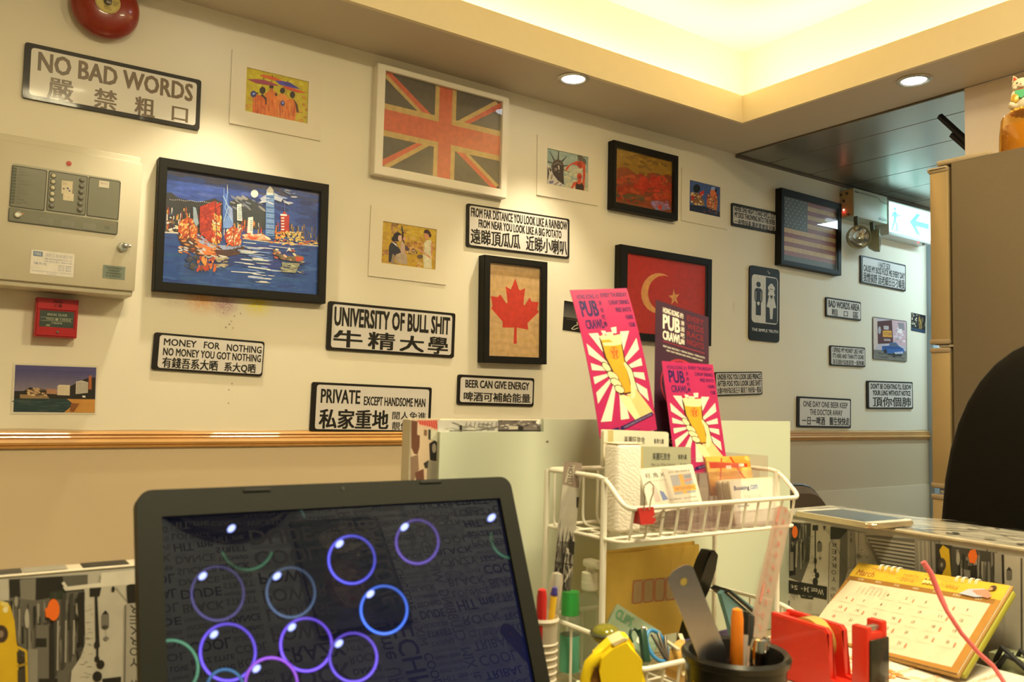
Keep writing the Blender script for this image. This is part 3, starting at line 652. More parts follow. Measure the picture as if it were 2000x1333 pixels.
    cv.ell(888, 361, 31, 33, c(252, 238, 205), 0, 24); cv.poly([(800, 700), (960, 700), (1020, 735), (1010, 755), (800, 740)], c(230, 150, 90)); cv.dabs(16, 810, 700, 1010, 745, 26, 8, [c(240, 190, 130), c(225, 80, 40), c(235, 220, 170)], .1)
    cv.dabs(50, 1060, 680, 1140, 735, 11, 7, [c(235, 150, 50), c(240, 190, 80), c(205, 90, 40)], .4); cv.dabs(70, 1150, 680, 1300, 760, 10, 7, [c(215, 175, 80), c(190, 140, 60), c(230, 205, 130)], .4)
    # junk: hull and three battened sails
    cv.poly([(235, 700), (300, 720), (410, 745), (560, 800), (700, 815), (820, 795), (760, 870), (600, 895), (430, 880), (310, 830), (260, 760)], c(92, 48, 30))
    cv.poly([(400, 745), (560, 830), (560, 880), (430, 870)], c(232, 120, 48)); cv.poly([(440, 710), (560, 790), (720, 800), (820, 795), (700, 830), (560, 830), (420, 770)], c(170, 175, 185))
    cv.dabs(110, 260, 715, 600, 870, 20, 6, [c(200, 92, 40), c(120, 40, 30), c(60, 44, 40), c(235, 150, 70), c(215, 200, 170)], .3)
    for k in range(7): cv.ring(590+k*32, 872-k*9, 17, 20, 5, c(60, 54, 60), 12)
    cv.poly([(255, 600), (320, 560), (390, 580), (412, 660), (400, 740), (300, 725), (245, 680)], c(205, 82, 32)); cv.dabs(110, 264, 585, 396, 725, 16, 7, [c(222, 110, 40), c(190, 62, 30), c(240, 175, 80), c(245, 205, 120), c(170, 48, 30)], -.8)
    cv.poly([(430, 470), (560, 420), (600, 480), (610, 640), (600, 780), (520, 770), (430, 690), (425, 580)], c(178, 42, 24)); cv.dabs(130, 440, 450, 592, 740, 22, 6, [c(190, 44, 24), c(215, 66, 30), c(160, 34, 26), c(205, 60, 34)], -.7)
    cv.dabs(80, 530, 540, 606, 780, 18, 8, [c(240, 150, 50), c(245, 195, 90), c(225, 95, 36), c(250, 225, 150)], 1.2); cv.line([(556, 405), (572, 790)], 5, c(60, 30, 30))
    for a in ((430, 560, 600, 470), (430, 640, 605, 560), (440, 500, 560, 700)): cv.line([(a[0], a[1]), (a[2], a[3])], 3, c(120, 28, 26))
    cv.poly([(650, 680), (700, 635), (760, 660), (775, 790), (700, 805), (645, 770)], c(205, 78, 34)); cv.dabs(80, 655, 655, 772, 795, 13, 6, [c(225, 100, 40), c(240, 180, 100), c(190, 52, 30), c(245, 220, 160)], -.8); cv.line([(708, 625), (712, 800)], 4, c(60, 30, 30)); cv.line([(335, 560), (345, 730)], 4, c(110, 40, 30))
    cv.poly([(370, 470), (395, 480), (420, 610), (400, 640), (372, 590)], c(150, 160, 150)); cv.dabs(12, 420, 880, 640, 900, 34, 5, [c(232, 215, 175)], .05)
    # reflections
    cv.dabs(36, 410, 900, 560, 1000, 12, 22, [c(215, 100, 40), c(232, 150, 60), c(150, 70, 40), c(190, 60, 34)], .1); cv.dabs(26, 560, 890, 660, 980, 26, 8, [c(190, 170, 120), c(160, 130, 80)], .05)
    cv.dabs(30, 300, 880, 420, 990, 20, 10, [c(60, 60, 60), c(80, 70, 60), c(40, 50, 80)], .1)
    for k in range(44):
        y = rnd.uniform(800, 1125); x = 880+(y-860)*.33+rnd.gauss(0, 55); wd_ = rnd.uniform(30, 80)
        cv.ell(x, y, wd_, rnd.uniform(3, 7), rnd.choice([c(222, 215, 205), c(190, 195, 205), c(240, 232, 215), c(130, 150, 190)]), .09, 8)
    cv.line([(690, 1015), (900, 1030)], 7, c(228, 222, 210)); cv.line([(835, 975), (1020, 1000)], 10, c(228, 222, 210)); cv.line([(830, 1055), (1025, 1080)], 9, c(222, 218, 210)); cv.line([(790, 770), (900, 780)], 7, c(232, 228, 215)); cv.line([(1010, 800), (1220, 825)], 6, c(200, 200, 205))
    # small boat
    cv.poly([(1035, 830), (1060, 830), (1100, 870), (1200, 890), (1235, 875), (1300, 890), (1290, 935), (1200, 930), (1110, 910), (1060, 870)], c(120, 96, 60)); cv.poly([(1225, 890), (1295, 895), (1300, 915), (1240, 935)], c(200, 70, 44)); cv.dabs(18, 1050, 830, 1230, 920, 16, 8, [c(225, 175, 120), c(190, 90, 60), c(220, 205, 150), c(90, 70, 50)], .4)
    cv.poly([(1150, 850), (1178, 810), (1200, 850), (1180, 832)], c(240, 232, 215)); cv.poly([(1115, 940), (1270, 945), (1230, 1025), (1120, 1020)], c(150, 144, 100)); cv.dabs(20, 1110, 930, 1290, 1030, 30, 6, [c(190, 180, 130), c(120, 110, 90), c(60, 60, 80)], .05)
picture('framed_painting', [(315, 308), (645, 360), (634.5, 594), (297, 566)], cP, 0.03, [(170, 138), (1450, 345), (1425, 1215), (113, 1090)], crop(290, 295, 4.3),
        'black-framed night harbour painting with a red-sailed junk', 'picture', blackf, art_hk)

# ---------------- prints in pale card mounts
def mount(outer, c, inner, ci, label, art, t=0.004, artm=None):
    M, wd, ht = wallrect(outer, c, t); r = root('mounted_print', M, label, 'picture')
    Mi = M @ Matrix.Translation((0, -t, 0)); q = [onp(*ci(*p), Mi) for p in inner]
    x0, x1 = (q[0].x+q[3].x)/2, (q[1].x+q[2].x)/2; z1, z0 = (q[0].z+q[1].z)/2, (q[2].z+q[3].z)/2
    mb = MB(); mb.frame(wd, ht, x1-x0, z1-z0, -t, -0.0005, (x0+x1)/2, (z0+z1)/2, 0.0006); mb.build('card_mount', mat('cream_mount_card', (0.80, 0.73, 0.60), 0.6, noise=0.02), r)
    Ma = Matrix.Translation(((x0+x1)/2, -0.001, (z0+z1)/2)); cv = Canvas(x1-x0+0.002, z1-z0+0.002, M @ Ma, eps=2.6e-6); art(cv)
    cv.build('picture_print', artm or PP, r).matrix_basis = Ma
    return r
def art_monks(cv):
    c = pc; cv.rect(0, 0, 1, 1, c(196, 168, 26)); cv.using(crop(470, 120, 10.25))
    cv.dabs(60, 120, 150, 1360, 700, 80, 40, [c(204, 176, 24), c(190, 160, 28), c(208, 184, 40)], .2); cv.dabs(50, 80, 700, 1360, 1200, 60, 40, [c(196, 140, 24), c(186, 128, 26), c(202, 150, 30)], .2)
    def robe(P, cs): cv.poly(P, cs[0])
    O1, O2, O3 = c(222, 112, 30), c(205, 84, 22), c(228, 132, 44)
    robe([(250, 720), (330, 665), (430, 690), (520, 790), (520, 1080), (235, 1020)], [O2]); robe([(480, 650), (590, 570), (720, 620), (740, 800), (740, 1110), (520, 1080)], [O1]); robe([(730, 700), (800, 640), (900, 680), (940, 760), (900, 1150), (740, 1110)], [O3]); robe([(900, 790), (990, 740), (1080, 780), (1120, 900), (1090, 1190), (860, 1150)], [O1])
    for k in range(150):
        x = random.uniform(250, 1090); y = random.uniform(780, 1060)+(x-250)*.1; cv.poly([(x, y-90), (x+10, y-80), (x+6, y+60), (x-5, y+60)], random.choice([O1, O2, O3, c(236, 140, 50), c(190, 70, 22), c(214, 96, 30)]))
    for (x, y, a, b) in ((438, 582, 60, 72), (838, 588, 52, 58), (1035, 670, 52, 68), (615, 510, 42, 50)): cv.ell(x, y, a, b, c(52, 32, 24))
    cv.poly([(590, 540), (650, 545), (650, 600), (580, 590)], c(200, 100, 40)); cv.poly([(430, 650), (520, 740), (520, 870), (495, 870), (490, 760), (400, 680)], c(70, 36, 20)); cv.poly([(1050, 740), (1140, 870), (1165, 1030), (1120, 1020), (1100, 880)], c(86, 46, 20)); cv.poly([(700, 620), (740, 660), (720, 700), (680, 680)], c(90, 50, 24))
    cv.ell(255, 655, 60, 66, c(50, 50, 92)); cv.ell(262, 650, 30, 20, c(140, 150, 190), -.4); cv.ell(840, 840, 42, 55, c(56, 50, 92)); cv.ell(842, 830, 20, 24, c(150, 150, 190)); cv.poly([(310, 620), (355, 630), (350, 660), (300, 650)], c(96, 50, 30))
    cv.poly([(370, 275), (450, 265), (640, 300), (800, 375), (840, 400), (700, 395), (480, 330)], c(214, 92, 32)); cv.poly([(130, 360), (300, 355), (460, 370), (620, 420), (770, 495), (560, 480), (320, 440)], c(160, 62, 70))
    cv.poly([(690, 385), (840, 395), (1000, 430), (1190, 560), (980, 520), (780, 465)], c(86, 66, 140)); cv.poly([(815, 500), (940, 505), (1100, 555), (1325, 635), (1120, 620), (900, 550)], c(216, 76, 34)); cv.poly([(760, 400), (960, 430), (1150, 540), (960, 480)], c(60, 56, 120)); cv.line([(925, 570), (905, 680)], 5, c(120, 80, 30)); cv.line([(440, 440), (438, 520)], 5, c(120, 60, 40))
    for p in ((460, 345), (620, 400), (635, 295), (945, 405)): cv.ell(*p, 10, 18, c(90, 70, 40))
cM = crop(470, 120, 10.25)
mount([(1300, 276), (1808, 400), (1780, 785), (1273, 685)], cA, [(140, 115), (1375, 410), (1325, 1245), (80, 985)], cM, 'cream-mounted print of four orange-robed figures under parasols', art_monks)
def art_women(cv):
    c = pc; cv.rect(0, 0, 1, 1, c(196, 150, 40)); cv.using(crop(730, 425, 12.12))
    cv.dabs(70, 200, 120, 1480, 520, 90, 50, [c(200, 158, 40), c(205, 165, 50), c(190, 145, 44)], .1); cv.dabs(60, 200, 560, 1460, 1200, 60, 30, [c(190, 140, 60), c(205, 155, 74), c(176, 120, 56), c(210, 170, 90)], .1)
    cv.dabs(40, 780, 480, 1160, 820, 40, 22, [c(170, 110, 50), c(214, 160, 90), c(150, 96, 50), c(196, 132, 66)], .3); cv.dabs(26, 420, 160, 580, 420, 26, 40, [c(160, 118, 60), c(190, 140, 70), c(140, 96, 50)], .1)
    cv.dabs(40, 210, 760, 380, 900, 14, 10, [c(170, 90, 60), c(220, 170, 110), c(110, 80, 50)], .3); cv.dabs(40, 780, 740, 1060, 880, 16, 10, [c(120, 100, 70), c(210, 190, 140), c(150, 110, 80), c(90, 70, 50)], .3)
    cv.poly([(400, 600), (520, 580), (600, 740), (680, 830), (660, 900), (500, 920), (440, 860), (410, 1050), (350, 1060), (360, 680)], c(46, 44, 50)); cv.poly([(520, 880), (720, 800), (780, 900), (800, 1120), (560, 1080), (500, 980)], c(176, 150, 110)); cv.poly([(440, 860), (500, 900), (480, 1060), (600, 1110), (400, 1090)], c(150, 124, 90))
    cv.ell(560, 460, 105, 110, c(38, 32, 34)); cv.ell(480, 510, 60, 60, c(38, 32, 34)); cv.poly([(580, 430), (650, 420), (665, 480), (650, 560), (610, 575), (570, 520)], c(214, 168, 130)); cv.poly([(430, 580), (520, 620), (580, 720), (640, 760), (560, 700), (440, 600)], c(222, 205, 170))
    cv.poly([(640, 580), (700, 560), (740, 700), (720, 860), (660, 870), (620, 760)], c(196, 160, 120)); cv.poly([(665, 330), (705, 340), (700, 520), (740, 640), (680, 560), (660, 480)], c(60, 34, 36)); cv.poly([(650, 200), (680, 220), (690, 340), (655, 330)], c(60, 66, 60)); cv.line([(590, 268), (660, 290)], 10, c(60, 50, 50)); cv.line([(680, 300), (755, 330)], 10, c(60, 50, 50)); cv.line([(700, 355), (770, 382)], 10, c(60, 50, 50)); cv.line([(600, 300), (665, 330)], 8, c(70, 56, 50))
    cv.poly([(740, 650), (800, 690), (850, 760), (780, 800), (740, 760)], c(90, 60, 60)); cv.ell(720, 510, 30, 40, c(214, 150, 120))
    cv.poly([(1240, 540), (1350, 530), (1385, 640), (1360, 900), (1370, 1210), (1180, 1190), (1160, 900), (1200, 700), (1180, 620)], c(214, 196, 140)); cv.dabs(40, 1190, 560, 1350, 1180, 8, 8, [c(150, 140, 100), c(235, 222, 175), c(120, 120, 90)], .3)
    cv.poly([(1180, 380), (1290, 370), (1300, 470), (1250, 545), (1200, 500)], c(204, 136, 84)); cv.poly([(1175, 370), (1200, 300), (1270, 285), (1330, 340), (1365, 430), (1340, 480), (1310, 470), (1290, 400), (1220, 370)], c(64, 38, 36)); cv.poly([(1070, 760), (1100, 750), (1220, 850), (1340, 930), (1340, 980), (1200, 880), (1070, 800)], c(206, 140, 84)); cv.poly([(1350, 600), (1390, 620), (1385, 860), (1350, 930)], c(200, 134, 84)); cv.ell(1090, 930, 70, 50, c(110, 84, 60))
mount([(725.3, 400.4), (877.8, 426.7), (869.8, 556.8), (719, 539.3)], cP, [(222, 88), (1488, 285), (1462, 1235), (185, 1075)], crop(730, 425, 12.12), 'cream-mounted print of two women, one playing a lute', art_women)
def art_lib(cv):
    c = pc; cv.rect(0, 0, 1, 1, c(150, 160, 128)); cv.using(crop(1050, 270, 11.11))
    cv.dabs(50, 220, 240, 1100, 620, 90, 50, [c(146, 158, 130), c(156, 166, 134)], .1); cv.dabs(50, 560, 620, 1100, 1120, 80, 50, [c(190, 178, 128), c(200, 186, 130), c(176, 172, 130)], .1)
    G1, G2, G3, L1 = c(62, 50, 42), c(84, 70, 56), c(130, 112, 90), c(205, 188, 150)
    for P in ([(258, 288), (270, 290), (375, 480), (350, 490)], [(448, 285), (464, 285), (462, 470), (432, 470)], [(632, 400), (622, 395), (510, 500), (540, 525)], [(655, 582), (655, 596), (560, 625), (560, 592)], [(720, 745), (700, 745), (560, 700), (565, 682)], [(218, 495), (218, 515), (300, 550), (310, 525)]): cv.poly(P, G1)
    cv.poly([(300, 560), (350, 490), (430, 462), (510, 485), (560, 560), (570, 660), (560, 780), (510, 960), (430, 900), (340, 800), (300, 700)], G2); cv.poly([(330, 560), (430, 530), (540, 580), (560, 660), (560, 780), (575, 1010), (480, 960), (350, 820)], G1); cv.poly([(330, 570), (430, 525), (530, 570), (520, 585), (430, 548), (340, 590)], G3)
    cv.poly([(440, 590), (470, 600), (475, 680), (455, 690)], L1); cv.poly([(360, 640), (430, 650), (420, 700), (370, 720)], G3); cv.poly([(450, 720), (490, 725), (480, 745), (450, 745)], G3); cv.ell(490, 640, 20, 10, G1); cv.ell(405, 630, 24, 10, G1)
    cv.poly([(212, 560), (270, 600), (330, 780), (440, 920), (600, 1040), (212, 1000)], L1); cv.poly([(215, 620), (240, 660), (250, 760), (225, 900), (212, 900)], G1)
    for P in ([(300, 800), (330, 790), (310, 900), (280, 890)], [(440, 940), (470, 950), (380, 1020), (350, 1015)], [(520, 985), (545, 995), (490, 1040), (470, 1035)], [(250, 930), (350, 920), (340, 980), (260, 990)], [(260, 620), (300, 700), (280, 740), (250, 680)]): cv.poly(P, random.choice([G1, G3, c(120, 110, 120)]))
    R1, R2 = c(205, 78, 44), c(160, 48, 30)
    cv.poly([(865, 365), (950, 380), (1050, 480), (1055, 570), (970, 560), (870, 470)], c(96, 86, 66)); cv.poly([(600, 700), (620, 640), (690, 570), (850, 495), (960, 500), (1035, 570), (1035, 800), (1020, 990), (960, 1000), (985, 850), (975, 640), (930, 670), (850, 600), (780, 570), (700, 600), (650, 690)], R1); cv.poly([(860, 520), (940, 520), (960, 620), (910, 660), (870, 610)], R2)
    cv.ell(908, 830, 56, 72, R1); cv.ell(912, 850, 30, 44, R2); cv.poly([(870, 880), (950, 890), (955, 960), (860, 950)], R1); cv.poly([(800, 950), (860, 940), (960, 970), (1020, 1000), (1010, 1140), (820, 1105), (800, 1020), (760, 1100), (720, 1085), (770, 970)], R1); cv.poly([(840, 960), (870, 1000), (930, 1000), (960, 970), (1000, 1040), (1000, 1135), (820, 1105)], c(56, 40, 32))
mount([(1049.4, 262), (1170.3, 291.8), (1166.8, 401.4), (1049.4, 382)], cP, [(210, 222), (1115, 405), (1085, 1145), (210, 998)], crop(1050, 270, 11.11), 'cream-mounted print of a spiked-crown statue and a red acrobat', art_lib)
def art_dolls(cv):
    c = lambda r, g, b: pc(r, g, b, 1); cv.rect(0, 0, 1, 1, c(62, 84, 128)); cv.using(crop(1180, 265, 7.204))
    cv.ell(1302, 745, 50, 60, c(20, 26, 24)); cv.poly([(1240, 830), (1300, 800), (1370, 850), (1420, 980), (1260, 980), (1215, 900)], c(120, 90, 50)); cv.poly([(1340, 800), (1410, 770), (1400, 830), (1360, 860)], c(180, 50, 36)); cv.poly([(1220, 800), (1270, 800), (1250, 850), (1215, 850)], c(190, 170, 120)); cv.poly([(1215, 850), (1270, 830), (1300, 880), (1230, 930)], c(150, 50, 40))
    cv.dabs(46, 1220, 830, 1390, 980, 12, 10, [c(190, 150, 80), c(150, 60, 40), c(60, 60, 50), c(210, 190, 140)], .4); cv.ell(1535, 805, 44, 56, c(200, 110, 60)); cv.ell(1535, 745, 34, 24, c(130, 150, 185)); cv.ell(1572, 770, 14, 34, c(30, 30, 30)); cv.poly([(1460, 820), (1510, 850), (1590, 860), (1600, 960), (1580, 1060), (1450, 1030), (1440, 940)], c(160, 100, 56))
    cv.dabs(60, 1450, 830, 1590, 1060, 12, 10, [c(200, 170, 110), c(170, 50, 36), c(90, 60, 40), c(210, 120, 50)], .4); cv.poly([(1207, 970), (1420, 1000), (1640, 1080), (1640, 1150), (1207, 1058)], c(30, 34, 50)); cv.dabs(26, 1210, 1020, 1630, 1120, 20, 5, [c(120, 60, 50), c(50, 56, 90), c(170, 120, 90)], .2); cv.dabs(10, 1480, 930, 1560, 1010, 10, 14, [c(205, 170, 120), c(180, 60, 40)], .2)
mount([(1085, 445), (1740, 610), (1742, 1328), (1100, 1195)], crop(1180, 265, 7.204), [(1203, 625), (1632, 722), (1640, 1150), (1207, 1058)], crop(1180, 265, 7.204), 'cream-mounted print of two costumed dolls on blue', art_dolls)

# ---------------- cards stuck straight on the wall
def card(name, pts, c, label, cat, art, t=0.0012, artm=None, rad=0.0, edge=(0.7, 0.65, 0.55)):
    M, wd, ht = wallrect(pts, c, t); r = root(name, M, label, cat)
    mb = MB(); mb.prism(rr(wd, ht, max(rad, 0.0006)), -t, -0.0004); mb.build('card', mat('card_%s' % (label[:12].replace(' ', '_')), edge, 0.5), r)
    cv = Canvas(wd, ht, M @ Matrix.Translation((0, -t-0.0002, 0)), eps=4e-6); art(cv); cv.build('picture_print', artm or PG, r).location = (0, -t-0.0002, 0); return r
def art_beach(cv):
    c = pc; cv.using(crop(0, 460, 3.604)); cv.poly([(108, 912), (678, 931), (667, 1250), (94, 1243)], c(86, 78, 104))
    for k in range(9): cv.poly([(107-k*.5, 940+k*17), (677-k, 958+k*17), (677-k, 977+k*17), (107-k*.5, 958+k*17)], c(82+k*6, 74+k*5, 100+k*1))
    cv.poly([(103, 1100), (170, 1095), (210, 1070), (300, 1085), (400, 1110), (500, 1060), (600, 1010), (672, 1000), (668, 1170), (100, 1160)], c(52, 44, 32)); cv.poly([(140, 1120), (330, 1125), (350, 1150), (140, 1148)], c(150, 118, 70)); cv.dabs(40, 200, 1075, 330, 1130, 14, 8, [c(190, 150, 95), c(120, 90, 60), c(205, 170, 110)], .1)
    cv.poly([(328, 1080), (400, 1085), (400, 1120), (326, 1115)], c(170, 120, 80)); cv.poly([(405, 1060), (420, 1052), (492, 1055), (490, 1128), (402, 1125)], c(214, 190, 140)); [cv.line([(412+k*12, 1062), (410+k*12, 1122)], 3, c(180, 155, 110)) for k in range(7)]
    cv.poly([(535, 1030), (575, 1022), (620, 1035), (618, 1110), (532, 1118)], c(196, 178, 140)); [cv.line([(545+k*11, 1035), (543+k*11, 1112)], 3, c(120, 110, 100)) for k in range(7)]; cv.poly([(625, 990), (645, 985), (645, 1085), (622, 1085)], c(175, 95, 50))
    cv.poly([(100, 1152), (520, 1150), (560, 1180), (480, 1247), (94, 1243)], c(52, 66, 56)); cv.dabs(30, 110, 1160, 480, 1235, 50, 6, [c(60, 76, 64), c(44, 58, 52), c(70, 80, 62)], 0, .05); cv.poly([(470, 1152), (670, 1155), (667, 1250), (450, 1247), (520, 1190)], c(196, 134, 56)); cv.poly([(500, 1180), (560, 1185), (520, 1245), (490, 1240)], c(140, 84, 40)); cv.dabs(10, 580, 1130, 600, 1140, 6, 5, [c(240, 230, 200)], 0)
card('postcard', [(85, 900), (690, 915), (680, 1262), (82, 1258)], crop(0, 460, 3.604), 'postcard of a sandy bay with white tower blocks, below the red call point', 'postcard', art_beach)
def art_night(cv):
    cv.rect(0, 0, 1, 1, (.012, .011, .012)); [cv.rect(0, .1+k*.05, 1, .15+k*.05, (.03+.012*k, .03+.011*k, .035+.009*k)) for k in range(9)]; cv.rect(0, .62, 1, 1, (.012, .011, .01))
    cv.line([(.44, .66), (.47, .76), (.38, .80), (.28, .92), (.36, .93), (.5, .85)], .025, (.6, .55, .4)); cv.line([(.1, .61), (.9, .60)], .008, (.2, .18, .1))
card('postcard', [(1428, 450), (1600, 475), (1598, 640), (1428, 612)], cD, 'dark night postcard peeping out left of the leaflets', 'postcard', art_night)
def art_night2(cv):
    cv.rect(0, 0, 1, 1, (.012, .013, .02)); cv.dabs(26, .05, .05, .38, .75, .03, .035, [(.7, .6, .4), (.5, .45, .3), (.8, .75, .55)], .3); cv.dabs(20, .5, .15, .95, .8, .02, .14, [(.35, .22, .05), (.5, .35, .1), (.25, .16, .04)], 0, .05); cv.rect(0, .82, 1, 1, (.02, .05, .10))
card('postcard', [(692, 697), (852, 735), (857, 935), (697, 905)], crop(1660, 490, 5.794), 'small dark postcard of city lights next to the fridge', 'postcard', art_night2)
def art_car(cv):
    c = lambda r, g, b: pc(r, g, b, 1); cv.rect(.02, .02, .98, .98, c(165, 160, 160)); cv.using(crop(1660, 490, 5.794))
    cv.poly([(262, 755), (310, 765), (320, 1050), (280, 1130), (268, 1130)], c(180, 168, 150)); cv.poly([(480, 785), (628, 805), (640, 1080), (490, 1060)], c(176, 150, 150)); cv.poly([(310, 800), (475, 785), (490, 1050), (316, 1055)], c(70, 36, 40)); cv.poly([(372, 905), (470, 905), (476, 980), (372, 975)], c(190, 140, 50)); cv.textq('VICTORIA', [(382, 922), (466, 925), (468, 962), (382, 958)], c(60, 30, 30), .04); cv.poly([(382, 850), (438, 855), (438, 895), (384, 890)], c(180, 172, 165)); cv.textq('HOTEL', [(388, 860), (434, 864), (434, 886), (388, 884)], c(60, 50, 50), .04); cv.textq('HAVANA', [(386, 995), (460, 1000), (460, 1026), (386, 1022)], c(205, 200, 190), .04); cv.ell(335, 900, 16, 44, c(150, 150, 150))
    cv.poly([(540, 815), (610, 820), (620, 900), (560, 900)], c(120, 118, 118)); cv.dabs(20, 500, 880, 620, 1060, 20, 14, [c(190, 180, 178), c(150, 140, 140), c(205, 198, 190)], .1); cv.poly([(268, 1120), (650, 1140), (652, 1250), (280, 1225)], c(104, 104, 92)); cv.dabs(26, 280, 1150, 640, 1240, 44, 8, [c(90, 90, 78), c(120, 118, 100), c(76, 78, 72)], .1)
    B1, B2 = c(34, 84, 140), c(24, 60, 110); cv.poly([(362, 1080), (440, 1075), (455, 1040), (520, 1040), (560, 1085), (605, 1110), (620, 1150), (580, 1175), (420, 1160), (362, 1130)], B1); cv.poly([(460, 1045), (515, 1046), (548, 1085), (450, 1080)], c(70, 84, 100)); cv.ell(400, 1140, 20, 26, c(20, 20, 20)); cv.ell(500, 1180, 20, 26, c(20, 20, 20)); cv.poly([(500, 1150), (600, 1140), (600, 1165), (510, 1172)], c(150, 160, 170)); cv.poly([(365, 1085), (560, 1090), (600, 1115), (370, 1105)], B2); cv.poly([(420, 1165), (600, 1175), (570, 1200), (430, 1180)], c(30, 32, 30))
card('tin_picture', [(255, 742), (635, 800), (655, 1258), (272, 1230)], crop(1660, 490, 5.794), 'tin picture of a blue vintage car outside a red shopfront', 'picture', art_car, t=0.004, rad=0.008, edge=(0.08, 0.07, 0.06))
# ================================================================== DEVICES ON THE WALL
T_ = Matrix.Translation
# fire alarm bell
bc = on(207, 12, 1, D-0.03)
r = root('alarm_bell', T_((bc.x, D, bc.z)), 'round red fire alarm bell high on the wall', 'bell')
mb = MB(); mb.lathe([(0.045, 0.0005), (0.05, 0.012), (0.05, 0.02)], 40, axis='y'); mb.build('mounting_base', mat('bell_base', (0.12, 0.02, 0.015), 0.5), r)
mb = MB(); mb.lathe([(0.068, 0.016), (0.0715, 0.018), (0.0725, 0.022), (0.071, 0.030), (0.066, 0.039), (0.056, 0.047), (0.042, 0.0525), (0.026, 0.055), (0.001, 0.056)], 64, axis='y'); mb.build('gong', mat('red_bell_enamel', (0.27, 0.026, 0.010), 0.28, noise=0.08, coat=0.3), r)
Ml = T_((0, -0.0565, 0)); cv = Canvas(0.052, 0.052, T_((bc.x, D, bc.z)) @ Ml, eps=2e-5)
cv.ell(.5, .5, .5, .5, (0.62, 0.50, 0.16), 0, 40); cv.ring(.5, .5, .46, .46, .015, (0.3, 0.2, 0.06), 40)
for k, tx in enumerate(('FIRE ALARM', 'DC 24V 20mA', '95 dB AT 1m')):
    cv.text(tx, .72-.0*k, .40+.08*k, .93-.02*k, .45+.08*k, (.08, .05, .02), .03)
cv.text('BELL', .36, .70, .64, .76, (.1, .06, .02), .03); cv.text('TYPE 6 IN', .34, .80, .66, .85, (.1, .06, .02), .02); cv.text('FIRE', .62, .26, .84, .34, (.1, .06, .02), .03)
cv.build('disc_label', PG, r).location = (0, -0.0565, 0)
mb = MB(); mb.lathe([(0.0085, 0.0568), (0.0085, 0.0595), (0.006, 0.061), (0.001, 0.0613)], 20, axis='y'); mb.build('centre_bolt', mat('dark_steel', (0.14, 0.12, 0.10), 0.35, metal=0.7), r)
# fire alarm control panel
t = 0.085
M, wd, ht = wallrect([(-100, 240), (278, 308), (257, 579), (-130, 546)], cP, t)
r = root('alarm_control_panel', M, 'beige steel fire alarm control panel with grey display window and key lock', 'panel')
beige = mat('beige_powder_coat', (0.60, 0.55, 0.43), 0.42, noise=0.03, scale=20, bump=0.05)
mb = MB(); mb.box(-wd/2, wd/2, -t, -0.0008, -ht/2, ht/2, 0.004); mb.build('housing', beige, r)
Mf = M @ T_((0, -t, 0))
dt = onp(100, 290, Mf).z; db = onp(130, 558, Mf).z; dx1 = onp(270, 440, Mf).x
mb = MB(); mb.box(-wd/2+0.006, dx1, -t-0.008, -t+0.001, db, dt, 0.003); door = mb.build('door', beige, r)
tt = t+0.008; Md = M @ T_((0, -tt, 0)); dc = lambda px, py: onp(px, py, Md)
grey = mat('panel_window_grey', (0.20, 0.20, 0.15), 0.25, noise=0.06)
c8 = crop(0, 300, 7.143)
def dquad(name, pts, m, y0, y1, parent, rad=0.002):
    q = [dc(*c8(*p)) for p in pts]; x0, x1 = (q[0].x+q[3].x)/2, (q[1].x+q[2].x)/2; z1, z0 = (q[0].z+q[1].z)/2, (q[3].z+q[2].z)/2
    mb = MB(); P = rr(x1-x0, z1-z0, rad); mb.prism([(x+(x0+x1)/2, z+(z0+z1)/2) for x, z in P], -tt-y1, -tt-y0); return mb.build(name, m, parent), (x0, x1, z0, z1)
bez, _ = dquad('window_surround', [(150, 140), (1690, 365), (1640, 1125), (120, 955)], mat('surround_grey', (0.40, 0.38, 0.29), 0.35), -0.001, 0.0015, door, 0.006)
def grow(p, f): cx = sum(a[0] for a in p)/4; cy = sum(a[1] for a in p)/4; return [(cx+(a[0]-cx)*(1+f/abs(a[0]-cx)), cy+(a[1]-cy)*(1+f/abs(a[1]-cy))) for a in p]
for nm, p in (('display_window', [(178, 178), (645, 245), (610, 792), (140, 735)]), ('display_window', [(690, 250), (1212, 335), (1180, 860), (655, 790)]), ('display_window', [(1245, 340), (1670, 400), (1640, 915), (1215, 868)]), ('display_window', [(130, 760), (1635, 945), (1620, 1115), (125, 950)])):
    dquad('window_gasket', grow(p, 12), mat('dark_gasket', (0.05, 0.048, 0.035), 0.5), 0.0010, 0.0018, door, 0.0035); dquad(nm, p, grey, 0.0012, 0.0022, door, 0.003)
c9 = [mat('button_off', (0.16, 0.15, 0.12), 0.3), mat('button_lit_white', (0.58, 0.54, 0.38), 0.35)]
for k in range(6):
    for (x, y, lit) in ((745-6*k, 315+84*k, k < 5), (1142-6*k, 375+83*k, False)):
        p = dc(*c8(x, y)); mb = MB(); mb.lathe([(0.0054, 0), (0.0054, 0.001), (0.0046, 0.0012)], 18, M=T_((p.x, -tt-0.0022, p.z)), axis='y'); mb.build('indicator_ring', mat('button_ring', (0.09, 0.08, 0.06), 0.4), door)
        mb = MB(); mb.lathe([(0.0040, 0), (0.0040, 0.0018), (0.002, 0.0022), (0.0005, 0.0023)], 16, M=T_((p.x, -tt-0.0024, p.z)), axis='y'); mb.build('indicator', c9[1] if lit else c9[0], door)
cv = Canvas(wd, ht, M @ T_((0, -tt-0.0024, 0)), eps=3e-6).using(c8)
dk = (0.10, 0.10, 0.08)
